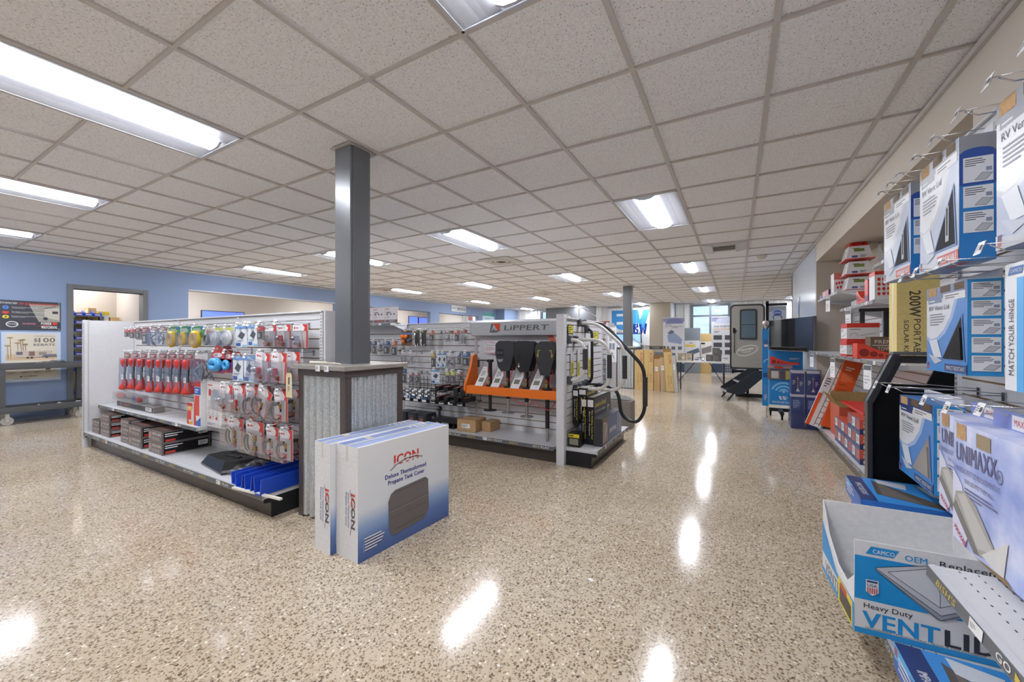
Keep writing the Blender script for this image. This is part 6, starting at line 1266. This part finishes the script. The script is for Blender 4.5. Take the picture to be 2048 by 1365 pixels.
# utility cart
t = thing('utility_cart', 'black plastic two-shelf utility cart by the blue wall under the posters', 'cart', (-9.15, 1.66, 0)); CB_ = mt('#4b4d50', .6)
def traym(z, d):
    m = M(); m.box(-.2, -.44, z, .2, .44, z+.015, CB_)
    m.box(-.2, -.44, z+.015, -.185, .44, z+d, CB_).box(.185, -.44, z+.015, .2, .44, z+d, CB_).box(-.185, -.44, z+.015, .185, -.425, z+d, CB_).box(-.185, .425, z+.015, .185, .44, z+d, CB_)
    return m
traym(.79, .085).build('upper_tray', t, bevel=.006); traym(.17, .085).build('lower_tray', t, bevel=.006)
for sx in (-.17, .17):
    for sy in (-.41, .41): M().box(sx-.03, sy-.03, .255, sx+.03, sy+.03, .79, CB_).build('leg', t, bevel=.006)
for sx in (-.15, .15):
    for sy in (-.36, .36):
        wh_ = M().cyl((sx-.016, sy, .062), (sx+.016, sy, .062), .06, .06, mt('#a6a29a', .5), 20)
        fk_ = M().box(sx-.024, sy-.02, .1, sx+.024, sy+.02, .169, mt('#c9c7c0', .35, .5)).box(sx-.024, sy-.014, .05, sx-.018, sy+.014, .1, mt('#c9c7c0', .35, .5)).box(sx+.018, sy-.014, .05, sx+.024, sy+.014, .1, mt('#c9c7c0', .35, .5)).build('caster_fork', t); wh_.build('wheel', fk_)
poly_bag('crumpled clear plastic lying on the upper tray of the black cart', (-9.32, 1.5, .806), .3, .5, .09, 0, 5, '#c4c4c6')
for i, y in enumerate((1.55, 1.75, 1.95)):
    M().add([(0, 0, 0), (.07, 0, .0), (.07, .05, .075), (0, .05, .075)], [(0, 1, 2, 3), (3, 2, 1, 0)], TAGW).build('paper_scrap', loc=(-9.05, y, .187), rz=.3*i, **tagd('white paper scrap on the lower tray of the black cart, %s' % ['leftmost', 'middle', 'rightmost'][i], 'paper'))
# red box edge behind cart, bin by the gondola
t = thing('waste_bin', 'black waste bin behind the left end panel of the gondola', 'bin', (-7.05, 2.25, 0)); M().prism([(-.13, 0), (.13, 0), (.16, .5), (-.16, .5)], 'y', -.12, .12, mt('#2c2c2f', .45)).build('body', t, bevel=.01)
M().box(-.17, -.13, .5, .17, .13, .53, BLACK).build('lid', t)
# storage room: bin rack and shelf
t = thing('storage_rack', 'grey storage rack seen through the door frame', 'rack', (-10.45, 2.12, 0)); gm_ = mt('#8b8f94', .4)
m = M()
for y in (0, .5): m.box(0, y, 0, .03, y+.03, 1.66, gm_).box(-.3, y, 0, -.27, y+.03, 1.66, gm_)
m.build('frame', t)
for i in range(11): M().box(-.3, 0, .2+.145*i, .03, .53, .212+.145*i, gm_).build('shelf', t)
BB2 = mt('#2c52c9', .35)
def binn(x, y, z, mat, label):
    m = M(); m.prism([(0, 0), (.10, 0), (.12, .05), (.0, .10)], 'y', 0, .004, mat).prism([(0, 0), (.10, 0), (.12, .05), (.0, .10)], 'y', .106, .11, mat).box(0, .004, 0, .10, .106, .004, mat).box(.1, .004, .0, .104, .106, .05, mat).box(.1045, .02, .012, .105, .09, .035, TAGW)
    return m.build('storage_bin', loc=(x, y, z), **tagd(label, 'bin', 'plastic bins on the storage rack'))
for i in range(11):
    z = .2135+.145*i
    for j in range(4):
        if i < 3 and j != 1: continue
        binn(-10.55, 2.155+.12*j, z, mt('#dcc22a', .4) if i in (2, 1) else BB2, '%s plastic bin, level %s from top of the storage rack, %s' % ('yellow' if i in (2, 1) else 'blue', ORD[10-i], nth(j, 4)))
t = thing('wall_shelf', 'long cream shelf at the back of the storage room', 'shelf', (-10.895, 2.3, 1.55)); M().box(0, 0, 0, .35, .64, .03, mt('#c9c2b5', .5)).build('board', t)
sb = [(2.32, .13, .16, 'square brown carton'), (2.47, .14, .12, 'lower brown carton'), (2.64, .12, .11, 'white carton'), (2.78, .13, .08, 'flat brown carton')]
for y, w_, h, l in sb:
    kbox('%s on the storage room shelf' % l, -10.8, y, 1.581, .2, w_, h, 0, KRAFT2 if 'white' not in l else WB2, tape=False)
kbox('upper brown carton stacked on the storage room shelf', -10.8, 2.48, 1.7035, .2, .11, .12, 0, KRAFT2, tape=False)
kbox('yellow carton on top of the white carton in the storage room', -10.8, 2.63, 1.6935, .2, .14, .07, 0, mt('#dfc43a', .5), tape=False, lab=False)
# monitors, exit sign and service signs
def screen(label, x, y0, y1, z0, z1):
    t = thing('monitor', label, 'screen', (x, y0, z0)); w_ = y1-y0; h = z1-z0
    M().box(0, 0, 0, .04, w_, h, mt('#3b3e46', .3)).build('frame', t, bevel=.004); M().box(.0405, .02, .02, .042, w_-.02, h-.02, mt('#5f78e0', .3, 0, None, .9)).build('panel', t)
screen('wall monitor with blue picture seen in the first opening over the gondola', -12.195, 4.91, 5.95, 1.45, 2.0)
screen('left blue monitor in the opening behind the poster sign', -12.195, 12.42, 12.98, 1.7, 2.24); screen('right blue monitor in the opening behind the poster sign', -12.195, 13.02, 13.66, 1.7, 2.22)
M().box(-12.3, 3.07, 0, -12.2, FWY, CH, CREAM).build('wall_office', **ST)
t = thing('exit_sign', 'red exit sign in the far opening of the blue wall', 'sign', (-11.0, 15.06, 2.14)); M().cyl((.02, .17, .18), (.02, .17, CH-2.14), .006, .006, WHITE, 6).build('rod', t); M().box(0, 0, 0, .04, .35, .18, mt('#e3ded8', .4)).art(((.04, 0, 0), (0, 1, 0), (0, 0, 1), (1, 0, 0)), [('t', 'EXIT', .04, .03, .27, .12, mt('#e0432f', .4, 0, None, .8), dict(b=.05))]).build('panel', t)
t = thing('service_sign', 'white service department sign on the blue wall', 'sign', (PX, 11.88, 2.31)); M().box(0, 0, 0, .02, .92, .235, mt('#d6dade', .4)).art(((.02, 0, 0), (0, 1, 0), (0, 0, 1), (1, 0, 0)), [('t', "BISH'S", .04, .11, .24, .05, SLOT, dict(b=.03, i=.2)), ('t', 'SERVICE', .34, .06, .54, .11, mt('#2f3238', .4), dict(b=.04))]).build('panel', t)
t = thing('hanging_banner', 'small white and teal banner hanging on the far blue wall', 'banner', (PX, 14.0, 1.8)); M().box(0, 0, 0, .01, .95, .6, mt('#c9dde6', .5)).art(((.01, 0, 0), (0, 1, 0), (0, 0, 1), (1, 0, 0)), [('r', 0, .45, .95, .6, mt('#4a9a94', .5)), ('b', .2, .3, .8, .4, 2, mt('#5a8fa0', .5))]).build('cloth', t)
# ================================================================ FAR AREA
t = thing('wall_banner', 'large white banner with blue EW letters on the far wall', 'banner', (-4.62, 16.2, 1.0)); m = M()
vs_ = []; n = 24
m.box(0, 0, 0, 1.75, .01, 1.52, mt('#d6d8da', .5)); BLU = mt('#2c82c4', .45)
m.art(front(0, 0, 0), [('r', .14, .62, .62, 1.42, BLU), ('r', .34, 1.18, .60, 1.28, mt('#d6d8da', .5)), ('r', .34, .84, .60, .95, mt('#d6d8da', .5)), ('p', [(.72, 1.42), (.98, 1.42), (1.08, 1.02), (.98, .62), (.88, .62)], BLU), ('p', [(.86, 1.42), (1.20, 1.42), (1.28, 1.0), (1.02, .62), (.92, .62)], BLU), ('p', [(1.28, .62), (1.42, .62), (1.66, 1.42), (1.40, 1.42), (1.32, 1.12), (1.2, .9)], BLU), ('t', 'LIMITED EDITIONS', .2, .42, 1.1, .12, mt('#3a5fa0', .45), dict(b=.03))], lift=.002)
m.build('cloth', t); M().cyl((-.05, -.01, 1.52), (1.8, -.01, 1.52), .015, .015, CHROME, 8).build('rod', t)
t = thing('wall_screen', 'flat screen showing a bright blue picture under the far banner', 'screen', (-4.3, 16.0, .85)); M().box(0, 0, 0, 1.05, .05, .62, DK).build('frame', t); M().box(.03, -.002, .03, 1.02, -.0005, .59, mt('#7fa8dc', .3, 0, None, .8)).art(front(.03, -.003, .03), [('p', [(.1, .1), (.5, .3), (.9, .2), (.9, .1)], mt('#dfe8f4', .3, 0, None, .8)), ('r', 0, 0, .99, .08, mt('#3b4a66', .3, 0, None, .5))]).build('panel', t)
def balloon_letter(label, pts, x, z):
    t = thing('foil_letter', label, 'balloon', (x, 13.5, z)); M().cyl((.08, 0, .3), (.08, 0, CH-z), .002, .002, WHITE, 5).build('string', t); M().tube([(a, 0, b) for a, b in pts], .035, mt('#2c58c4', .2, .4), 8).build('foil', t)
balloon_letter('blue foil letter B hanging before the far banner', [(0, 0), (.0, .3), (.1, .3), (.12, .22), (.02, .17), (.12, .1), (.1, .0), (.0, 0)], -2.98, 1.44)
balloon_letter('blue foil letter W hanging before the far banner', [(0, .32), (.04, 0), (.09, .2), (.14, 0), (.19, .34)], -2.78, 1.42)
t = thing('stair_rail', 'white steel stair handrail sloping down across the far wall', 'railing', (-5.8, 14.0, 0)); m = M(); m.tube([(-.1, 0, 2.55), (.6, 0, 2.55), (3.3, 0, .86)], .02, WHITE, 8); m.tube([(.2, .0, 2.2), (3.3, 0, .3)], .02, WHITE, 8); m.build('rail', t)
for q in range(4):
    x = .7+q*.85; M().cyl((x, 0, max(0, 2.49-(x-.6)*.626-.6)), (x, 0, 2.49-(x-.6)*.626), .018, .018, WHITE, 8).build('baluster', t)
M().prism([(.2, 2.15), (.2, 1.95), (3.3, .0), (3.6, .0), (3.3, .25)], 'y', .03, .07, mt('#c3c5c8', .4)).build('stringer', t)
# tall cartons leaning by the far post
def tcart(label, x, y, w_, h, txt, mat, rz=0, lean=0, openf=False):
    t = thing('tall_carton', label, 'box', (x, y, 0), rz, 'tall cardboard cartons beside the far post'); t.rotation_euler = (0, lean, rz)
    IK_ = mt('#8f4a30', .6); m = M(); m.box(0, 0, 0, w_, .14, h, mat)
    it = [('r', w_*.48, 0, w_*.5, h, mt('#9c7a50', .6))]
    if txt: it += [('t', txt, w_*.62, h*.93, h*.22, w_*.3, IK_, dict(b=.03, rot=-PI/2)), ('t', 'PROPANE', w_*.62, h*.4, h*.2, w_*.2, mt('#8a6a44', .6), dict(rot=-PI/2)), ('t', 'TANK COVER', w_*.3, h*.42, h*.25, w_*.16, mt('#8a6a44', .6), dict(rot=-PI/2))]
    else: it += [('r', w_*.2, h*.62, w_*.65, h*.75, TAGW), ('b', w_*.25, h*.64, w_*.55, h*.73, 3, TAGM)]
    m.art(front(0, 0, 0), it); m.build('carton_body', t)
    if openf: M().add([(0, 0, h), (w_, 0, h), (w_, -.05, h+.08), (0, -.05, h+.08)], [(0, 1, 2, 3), (3, 2, 1, 0)], mat).build('flap', t)
tcart('tall brown ICON carton, leftmost beside the far post box', -2.16, 9.85, .21, .97, 'ICON', KRAFT2)
tcart('tall brown ICON carton, second beside the far post box', -1.94, 9.86, .21, .97, 'ICON', KRAFT2)
tcart('narrow brown carton with open top, third beside the far post box', -1.72, 9.88, .14, .76, '', KRAFT, 0, 0, True)
tcart('brown carton with white label, fourth beside the far post box', -1.56, 9.87, .14, .80, '', mt('#b09a78', .7), 0, -.03, True)
tcart('tall leaning brown carton at the table end, fifth beside the far post box', -1.42, 9.79, .17, .93, 'ICON', KRAFT2, 0, -.07, True)
tcart('grey-white carton leaning behind the fifth brown carton', -1.245, 9.80, .08, .85, '', mt('#b5b2ab', .6), 0, -.08)
t = thing('display_box', 'grey and white product carton behind the tall cartons', 'box', (-2.08, 11.3, .6)); M().box(0, 0, 0, .42, .25, .45, mt('#b9b4ae', .45)).art(front(0, 0, 0), [('r', 0, .36, .42, .45, mt('#565048', .4)), ('t', 'CAMPING', .06, .385, .2, .035, WB2), ('e', .36, .41, .02, .02, mt('#8aa08a', .4)), ('r', .12, .08, .36, .28, mt('#7c7f86', .4)), ('r', .15, .1, .24, .2, mt('#b5624a', .4))]).build('carton_body', t)
t = thing('low_cabinet', 'low white cabinet behind the tall cartons', 'cabinet', (-2.15, 11.2, 0)); M().box(0, 0, 0, .6, .45, .6, WHITE2).build('body', t); cdr = M().box(.02, -.01, .05, .58, 0, .55, WHITE).build('door', t); M().box(.5, -.03, .3, .515, -.01, .4, CHROME).build('handle', cdr)
# folding table
t = thing('folding_table', 'white folding table with product boxes in front of the windows', 'table', (-1.40, 9.95, 0)); M().box(0, 0, .69, 1.35, .68, .73, mt('#d3d1cc', .4)).build('tabletop', t, bevel=.008)
for x in (.2, 1.15):
    for y in (.06, .62): M().cyl((x, y, 0), (x, y, .689), .016, .016, mt('#55575b', .35, .4), 10).build('leg', t)
for x0, x1 in ((.2, .55), (1.15, .85)): M().tube([(x0, .06, .22), (x1, .34, .685)], .008, DK, 6).build('brace', t)
def tb(label, x, y, z, w_, h, d, mat, it, name='product_box'):
    M().box(0, 0, 0, w_, d, h, mat).art(front(0, 0, 0), it(w_, h)).build(name, loc=(x, y, z), **tagd(label, 'box'))
cof = mt('#b5a58c', .5)
tb('beige illustrated tin-like box, left one on the folding table', -1.20, 10.0, .731, .17, .17, .15, cof, lambda w, h: [('r', 0, h*.9, w, h, mt('#8f7f66', .5)), ('r', w*.1, h*.1, w*.5, h*.5, mt('#8a8f88', .5)), ('e', w*.7, h*.4, w*.15, h*.15, mt('#d6cbb5', .5)), ('b', w*.15, h*.55, w*.7, h*.85, 4, mt('#7c6f5a', .5))])
tb('beige illustrated tin-like box, right one on the folding table', -1.02, 10.0, .731, .15, .17, .15, mt('#c2b49a', .5), lambda w, h: [('r', 0, h*.9, w, h, mt('#8f7f66', .5)), ('r', w*.2, h*.15, w*.7, h*.5, mt('#8a8f88', .5)), ('b', w*.15, h*.55, w*.7, h*.85, 4, mt('#7c6f5a', .5)), ('r', w*.85, 0, w, h, DK)])
gx = mt('#5a5654', .5)
for x, z, l in ((-.60, .731, 'left of the lower pair'), (-.44, .731, 'right of the lower pair'), (-.47, .886, 'on top of the pair')):
    tb('dark grey product box on the folding table, %s' % l, x, 10.0, z, .15, .15, .14, gx, lambda w, h: [('r', w*.1, h*.2, w*.6, h*.8, mt('#6b6664', .5)), ('b', w*.15, h*.3, w*.5, h*.6, 2, TAGM)])
tb('small white carton at the right end of the folding table', -.27, 10.0, .731, .15, .10, .14, WB2, lambda w, h: [('r', w*.1, h*.7, w*.8, h*.85, SLOT), ('L', [(w*.2, h*.2), (w*.5, h*.5), (w*.8, h*.3)], .01, TAGM)])
poly_bag('small clear bag of parts in the middle of the folding table', (-.85, 10.0, .731), .22, .14, .08, 0, 11, '#6f7f9a')
t = thing('red_cutters', 'small red handled tool on the left end of the folding table', 'tool', (-1.33, 10.0, .731)); M().tube([(0, 0, .01), (.06, .02, .02), (.11, 0, .01)], .008, RED, 6).build('handle', t)
# roll-up banners
def rollup(label, x, y, w_, h, kind):
    t = thing('roll_up_banner', label, 'banner', (x, y, 0)); M().box(-.01, -.06, 0, w_+.01, .06, .06, mt('#c9cbce', .3, .4)).build('base', t); M().box(0, -.012, h, w_, .012, h+.025, mt('#d6d8da', .3)).build('top_bar', t)
    m = M(); m.box(0, -.001, .06, w_, .001, h, mt('#d3d6dc', .45)); PN = mt('#5f6b7d', .45); PD = mt('#474b54', .45)
    it = [('r', 0, h*.93-.06, w_, h-.06, mt('#8f94b8', .45)), ('p', [(w_*.3, h-.06), (w_*.8, h-.06), (w_*.95, h*.9-.06), (w_*.1, h*.9-.06)], mt('#b9bfd6' if kind else '#7d84b4', .45)), ('r', 0, 0, w_, h*.16, mt('#33455f', .45))]
    if kind: it += [('t', 'GO FURTHER', w_*.1, h*.80, w_*.85, h*.03, PD, dict(b=.04)), ('t', 'GO SOLAR!', w_*.1, h*.755, w_*.72, h*.03, mt('#d9a24a', .45), dict(b=.04)), ('b', w_*.1, h*.7, w_*.4, h*.74, 2, PN)]+[('r', w_*(.08+.45*(i % 2)), h*(.58-.13*(i//2)), w_*(.42+.45*(i % 2)), h*(.66-.13*(i//2)), PD) for i in range(6)]
    else: it += [('t', '12V SOLAR', w_*.1, h*.84, w_*.3, h*.02, PD, dict(b=.03)), ('t', 'BACKUP FOR MOBILE POWER', w_*.1, h*.81, w_*.8, h*.02, PD, dict(b=.03)), ('t', 'SYSTEMS', w_*.4, h*.785, w_*.3, h*.02, PD, dict(b=.03)), ('p', [(w_*.2, h*.66), (w_*.4, h*.74), (w_*.75, h*.64), (w_*.9, h*.58), (w_*.85, h*.5), (w_*.25, h*.54)], mt('#8f9fc0', .45)), ('p', [(w_*.2, h*.7), (w_*.4, h*.76), (w_*.55, h*.72), (w_*.36, h*.68)], PN)]+[('r', w_*(.1+.3*(i % 3)), h*(.40-.12*(i//3)), w_*(.28+.3*(i % 3)), h*(.46-.12*(i//3)), PN) for i in range(9)]
    m.art(front(0, -.001, .06), it, lift=.001); m.build('printed_sheet', t)
rollup('white roll-up banner on mobile power systems, left of the window', -2.32, 15.2, .72, 2.0, 0); rollup('white roll-up banner GO FURTHER GO SOLAR, right of the window', -.76, 15.6, .78, 2.0, 1)
def lboard(label, x, y, w_, h, mat, it):
    t = thing('standing_board', label, 'sign', (x, y, 0)); t.rotation_euler = (-.09, 0, 0); m = M().box(0, 0, 0, w_, .05, h, mat); m.art(front(0, 0, 0), it(w_, h), lift=.001); m.build('board', t)
lboard('grey board with solar panel poster leaning below the window', -1.66, 15.7, .52, 1.66, mt('#7b8289', .45), lambda w, h: [('r', w*.02, h*.3, w*.98, h*.72, mt('#d9d9d9', .45)), ('r', w*.05, h*.58, w*.7, h*.63, mt('#dfc04a', .45)), ('p', [(w*.12, h*.46), (w*.9, h*.56), (w*.98, h*.47), (w*.3, h*.38)], mt('#4f6172', .45)), ('b', w*.3, h*.65, w*.8, h*.68, 1, PN_), ('e', w*.15, h*.42, w*.06, h*.02, mt('#dfc04a', .45)), ('p', [(w*.5, h*.36), (w*.9, h*.37), (w*.7, h*.4)], RED)]) if 0 else None
PN_ = mt('#5f6b7d', .45)
lboard('grey board with solar panel poster leaning below the window', -1.66, 15.7, .52, 1.66, mt('#7b8289', .45), lambda w, h: [('r', w*.02, h*.3, w*.98, h*.72, mt('#d9d9d9', .45)), ('r', w*.05, h*.58, w*.7, h*.63, mt('#dfc04a', .45)), ('p', [(w*.12, h*.46), (w*.9, h*.56), (w*.98, h*.47), (w*.3, h*.38)], mt('#4f6172', .45)), ('b', w*.3, h*.65, w*.8, h*.68, 1, PN_), ('e', w*.15, h*.42, w*.06, h*.02, mt('#dfc04a', .45))])
lboard('brown cardboard sheet with white panel poster below the window', -1.14, 15.85, .50, 1.45, KRAFT2, lambda w, h: [('r', w*.02, h*.3, w*.85, h*.8, mt('#d9d5d0', .45)), ('p', [(w*.08, h*.62), (w*.85, h*.72), (w*.85, h*.55), (w*.1, h*.48)], mt('#7d7672', .45)), ('r', w*.04, h*.73, w*.3, h*.77, DK)])
t = thing('wire_stand', 'white wire grid stand behind the folding table', 'rack', (-.40, 15.0, 0)); m = M()
for i in range(12): m.box(i*.05, 0, .03, i*.05+.008, .008, .75, WHITE)
for i in range(9): m.box(0, -.006, .03+i*.085, .56, .0, .04+i*.085, WHITE)
m.build('grid', t)
# RV entry door on its display frame with folding steps
t = thing('rv_door', 'grey RV entry door on a display frame behind the steps', 'door display', (-.12, 9.62, .60)); DG = mt('#8a857c', .4); BKF = mt('#27282b', .35)
def rr(w_, h, r, x0=0, z0=0):
    P = []
    for cx, cz, a0 in ((x0+w_-r, z0+h-r, 0), (x0+r, z0+h-r, PI/2), (x0+r, z0+r*.4, PI), (x0+w_-r, z0+r*.4, 1.5*PI)):
        rx = r if cz > z0+h/2 else r*.4
        for i in range(5):
            a = a0+i*PI/8; P.append(((x0+w_-rx if cx > x0+w_/2 else x0+rx)+rx*math.cos(a), cz+rx*math.sin(a)))
    return P
DW, DH = .64, 1.37
M().prism(rr(DW, DH, .10), 'y', 0, .06, BKF, rr(DW-.07, DH-.07, .07, .035, .035)).build('door_frame', t)
m = M(); m.prism(rr(DW-.074, DH-.074, .068, .037, .037), 'y', .0, .04, DG, rr(.25, .57, .03, .215, .66)); WG = mt('#d2cec6', .4)
lw = []
for k in range(24): lw.append((.31+.19*math.cos(k*PI/12)*1.0, .40+.10*math.sin(k*PI/12)+.05*math.cos(k*PI/12)))
lw.append(lw[0])
m.art(front(0, 0, 0), [('L', lw, .006, WG), ('L', [(x+.012, z-.012) for x, z in lw], .006, WG), ('t', 'Copperstate', .17, .375, .27, .045, WG, dict(b=.03, i=.3, rot=.2)), ('t', 'SCREENS', .24, .34, .15, .02, WG, dict(b=.03, rot=.2))], lift=.001)
m.build('door_leaf', t)
wf_ = M().prism(rr(.31, .64, .05, .185, .625), 'y', -.02, .0, BKF, rr(.25, .57, .03, .215, .66)).box(.215, -.01, .93, .465, 0.02, .945, BKF).build('window_frame', t)
M().box(.213, .012, .66, .467, .018, 1.23, mt('#9fb0ba', .05, 0, 'clear')).build('window_pane', wf_)
M().box(.06, -.03, .76, .105, 0, .87, BLACK).box(.105, -.02, .8, .13, -.005, .82, BLACK).build('latch', t); M().tube([(.085, -.0, .78), (.085, -.05, .76), (.085, -.05, .36), (.085, .0, .34)], .008, BLACK, 6).build('grab_handle', t)
t = thing('door_stand', 'black steel display frame with hanging mountain banner, right of the RV door', 'display stand', (.535, 9.70, 0)); m = M(); m.box(0, 0, 0, .05, .05, 2.02, DK).box(-.5, 0, .02, .45, .05, .08, DK).box(.0, 0, 1.92, .36, .04, 1.97, DK).box(-.62, .0, .5, -.57, .05, .59, DK).box(-.35, .02, 0, -.30, .06, .6, DK).box(-.62, .02, .52, .0, .06, .57, DK).box(-.55, .1, 0, .02, .4, .04, DK)
m.build('frame', t)
M().box(.05, -.006, 1.45, .35, -.002, 1.91, mt('#aab0b8', .45)).art(front(.05, -.006, 1.45), [('p', [(0, .46), (.3, .46), (.3, .36), (.18, .4), (0, .34)], mt('#8a9098', .45)), ('e', .15, .32, .085, .075, mt('#4c64a6', .45)), ('o', .15, .32, .08, .07, .006, WB2), ('t', 'LIPPERT', .09, .31, .12, .022, WB2, dict(b=.03))], lift=.001).build('hanging_sheet', t)
M().tube([(-.0, -.02, 1.97), (-.06, -.03, 2.0), (-.05, -.03, 1.7), (-.03, -.03, 1.4), (-.04, -.03, 1.2)], .012, CHROME, 6).build('cable_chain', t)
t = thing('rv_steps', 'black folding RV steps reaching down to the floor in front of the RV door', 'steps', (-.17, 8.92, 0), .2); SBK = mt('#2b2d31', .35)
for q, y in enumerate((0, .62)): M().prism([(0.0+.02, .17), (.20, .13), (.30, .15), (.72, .56), (.72, .60), (.50, .60), (.0, .22)], 'y', y, y+.012, SBK).build('side_plate', t)
SV = mt('#a8a9ab', .35, .3)
for i, (x, z) in enumerate(((.0, .20), (.24, .39))): M().box(x, .012, z-.03, x+.2, .62, z, SBK).box(x-.004, .012, z-.035, x+.012, .62, z+.001, SV).build('tread', t)
for y in (.03, .60):
    M().prism([(.12, .16), (.16, .16), (.04, 0), (0, 0)], 'y', y-.01, y+.01, SBK).build('leg', t); M().box(-.03, y-.03, 0, .07, y+.03, .006, mt('#8f8a80', .5)).build('foot_pad', t)
M().box(.62, -.002, .5, .70, 0, .53, mt('#3f6fd0', .4)).build('badge', t)
# blue kiosk on casters with monitor
KB = mt('#1f86cc', .4); LBL = mt('#8cc3ea', .4)
t = thing('antenna_kiosk', 'blue antenna display kiosk by the right wall', 'display stand', (.485, 7.92, 0))
ar = [('p', [(.0, 0), (0, 0), (0, 0)], KB)]
def arc(cx, cz, r, w_, a0=.35, a1=PI-.35, mat=LBL):
    return ('L', [(cx+r*math.cos(a0+(a1-a0)*i/10), cz+r*math.sin(a0+(a1-a0)*i/10)) for i in range(11)], w_, mat)
m = M(); m.box(0, 0, .13, .46, .04, 1.42, KB); m.art(front(0, 0, .13), [arc(.20, .20, .17, .028), arc(.20, .20, .115, .026), arc(.20, .20, .062, .024), ('e', .20, .225, .024, .024, LBL), ('p', [(.13, .15), (.16, .15), (.185, .09), (.15, .09)], WB2), ('p', [(.18, .15), (.21, .15), (.235, .09), (.2, .09)], WB2), ('L', [(.22, .15), (.245, .10)], .006, WB2), ('L', [(.235, .15), (.26, .115)], .005, WB2), ('t', 'WINEGARD', .04, .03, .36, .035, WB2, dict(b=.04)),
   ('b', .05, .76, .2, .79, 1, WB2), ('b', .28, .76, .45, .79, 2, WB2)], lift=.001); m.build('front_panel', t)
m = M(); m.box(-.10, .012, .0+.1, -.012, .05, 1.40, KB); m.art(front(-.10, .012, .1), [('r', .02, .98, .085, 1.12, mt('#3a6f9f', .4)), ('r', .025, 1.0, .08, 1.04, WB2), ('r', .01, .48, .088, .56, mt('#1b4f8a', .4)), ('r', .015, .07, .085, .35, mt('#3f86c8', .4)), ('b', .03, .1, .07, .2, 3, WB2), arc(.09, .72, .07, .018, 1.2, PI-.2)], lift=.001); m.build('side_wing', t)
M().box(-.012, .0, .13, -.0, .10, 1.42, LBL).build('edge_trim', t)
M().box(.02, -.12, .80, .40, -.001, .81, KB).build('ledge', t)
t = thing('photo_sign', 'printed photo sign with people below the red chock on the blue kiosk', 'sign', (.46, 7.86, .56)); M().box(0, 0, 0, .34, .02, .24, mt('#7a6a5c', .45)).art(front(0, 0, 0), [('r', 0, .19, .34, .24, mt('#b9988c', .45)), ('r', .03, .15, .34, .175, mt('#3d4a70', .45)), ('r', .05, .02, .15, .14, mt('#c9c5c0', .45)), ('r', .17, 0, .24, .14, mt('#564a5c', .45)), ('r', .25, 0, .34, .15, mt('#b5a83a', .45)), ('e', .15, .2, .07, .02, RED)], lift=.001).build('panel', t)
chock('red curved wheel chock on the ledge of the blue kiosk', (.495, 7.805, .812), 0, .38, .10, .13)
t = thing('kiosk_base', 'black wheeled base under the blue kiosk', 'base', (.46, 7.55, 0)); M().box(0, 0, .075, .5, .05, .125, DK).box(.12, -.35, .075, .17, 0, .125, DK).box(.42, -.35, .075, .47, 0, .125, DK).build('frame', t)
for x, y in ((.02, .02), (.145, -.33), (.47, .02)):
    M().cyl((x-.012, y, .03), (x+.012, y, .03), .03, .03, BLACK, 14).box(x-.016, y-.01, .05, x+.016, y+.02, .074, DK).build('caster', t)
t = thing('tv_monitor', 'large flat dark TV monitor in front of the blue kiosk', 'television', (.475, 7.85, 1.045), -1.216)
M().box(0, 0, 0, 1.26, .04, .50, mt('#5a5a5c', .35)).build('casing', t, bevel=.004); M().box(.008, -.003, .012, 1.248, -.001, .492, mt('#0c0d10', .04)).build('screen', t)
M().tube([(.1, .03, .51), (.05, .04, .56), (.2, .04, .6), (.3, .05, .55), (.32, .05, .5)], .006, BLACK, 6).build('cable', t)
M().box(.45, .041, .15, .7, .12, .35, DK).build('wall_bracket', t)
t = thing('antenna_dome', 'small clear and chrome antenna on top of the blue kiosk wing', 'antenna', (.435, 7.95, 1.41)); M().ball((0, 0, .09), .05, mt('#c5b8b4', .1, .5), 12).cyl((0, 0, 0), (0, 0, .05), .02, .03, CHROME, 12).build('dome', t)
t = thing('sticker_strip', 'torn blue and white decal on the white wall block above the TV', 'decal', (RWX-.002, 8.55, 1.60)); M().box(-.002, 0, 0, .001, .32, .38, mt('#9aa6bd', .25)).art(((-.002, .32, 0), (0, -1, 0), (0, 0, 1), (-1, 0, 0)), [('p', [(.02, 0), (.1, .0), (.12, .36), (.0, .38)], mt('#cfd3da', .3)), ('p', [(.14, .1), (.3, .05), (.28, .34), (.16, .3)], mt('#4f5f9c', .3)), ('r', .1, .0, .24, .08, mt('#b9a58c', .3))]).build('decal', t)
M().prism([(0, 0), (.028, .004), (.03, .018), (.006, .022)], 'z', 0, .001, TAGW).build('paper_scrap', loc=(-.66, 1.93-.0, 0.0005), rz=-.5, **tagd('tiny white paper scrap lying alone on the open floor', 'paper'))
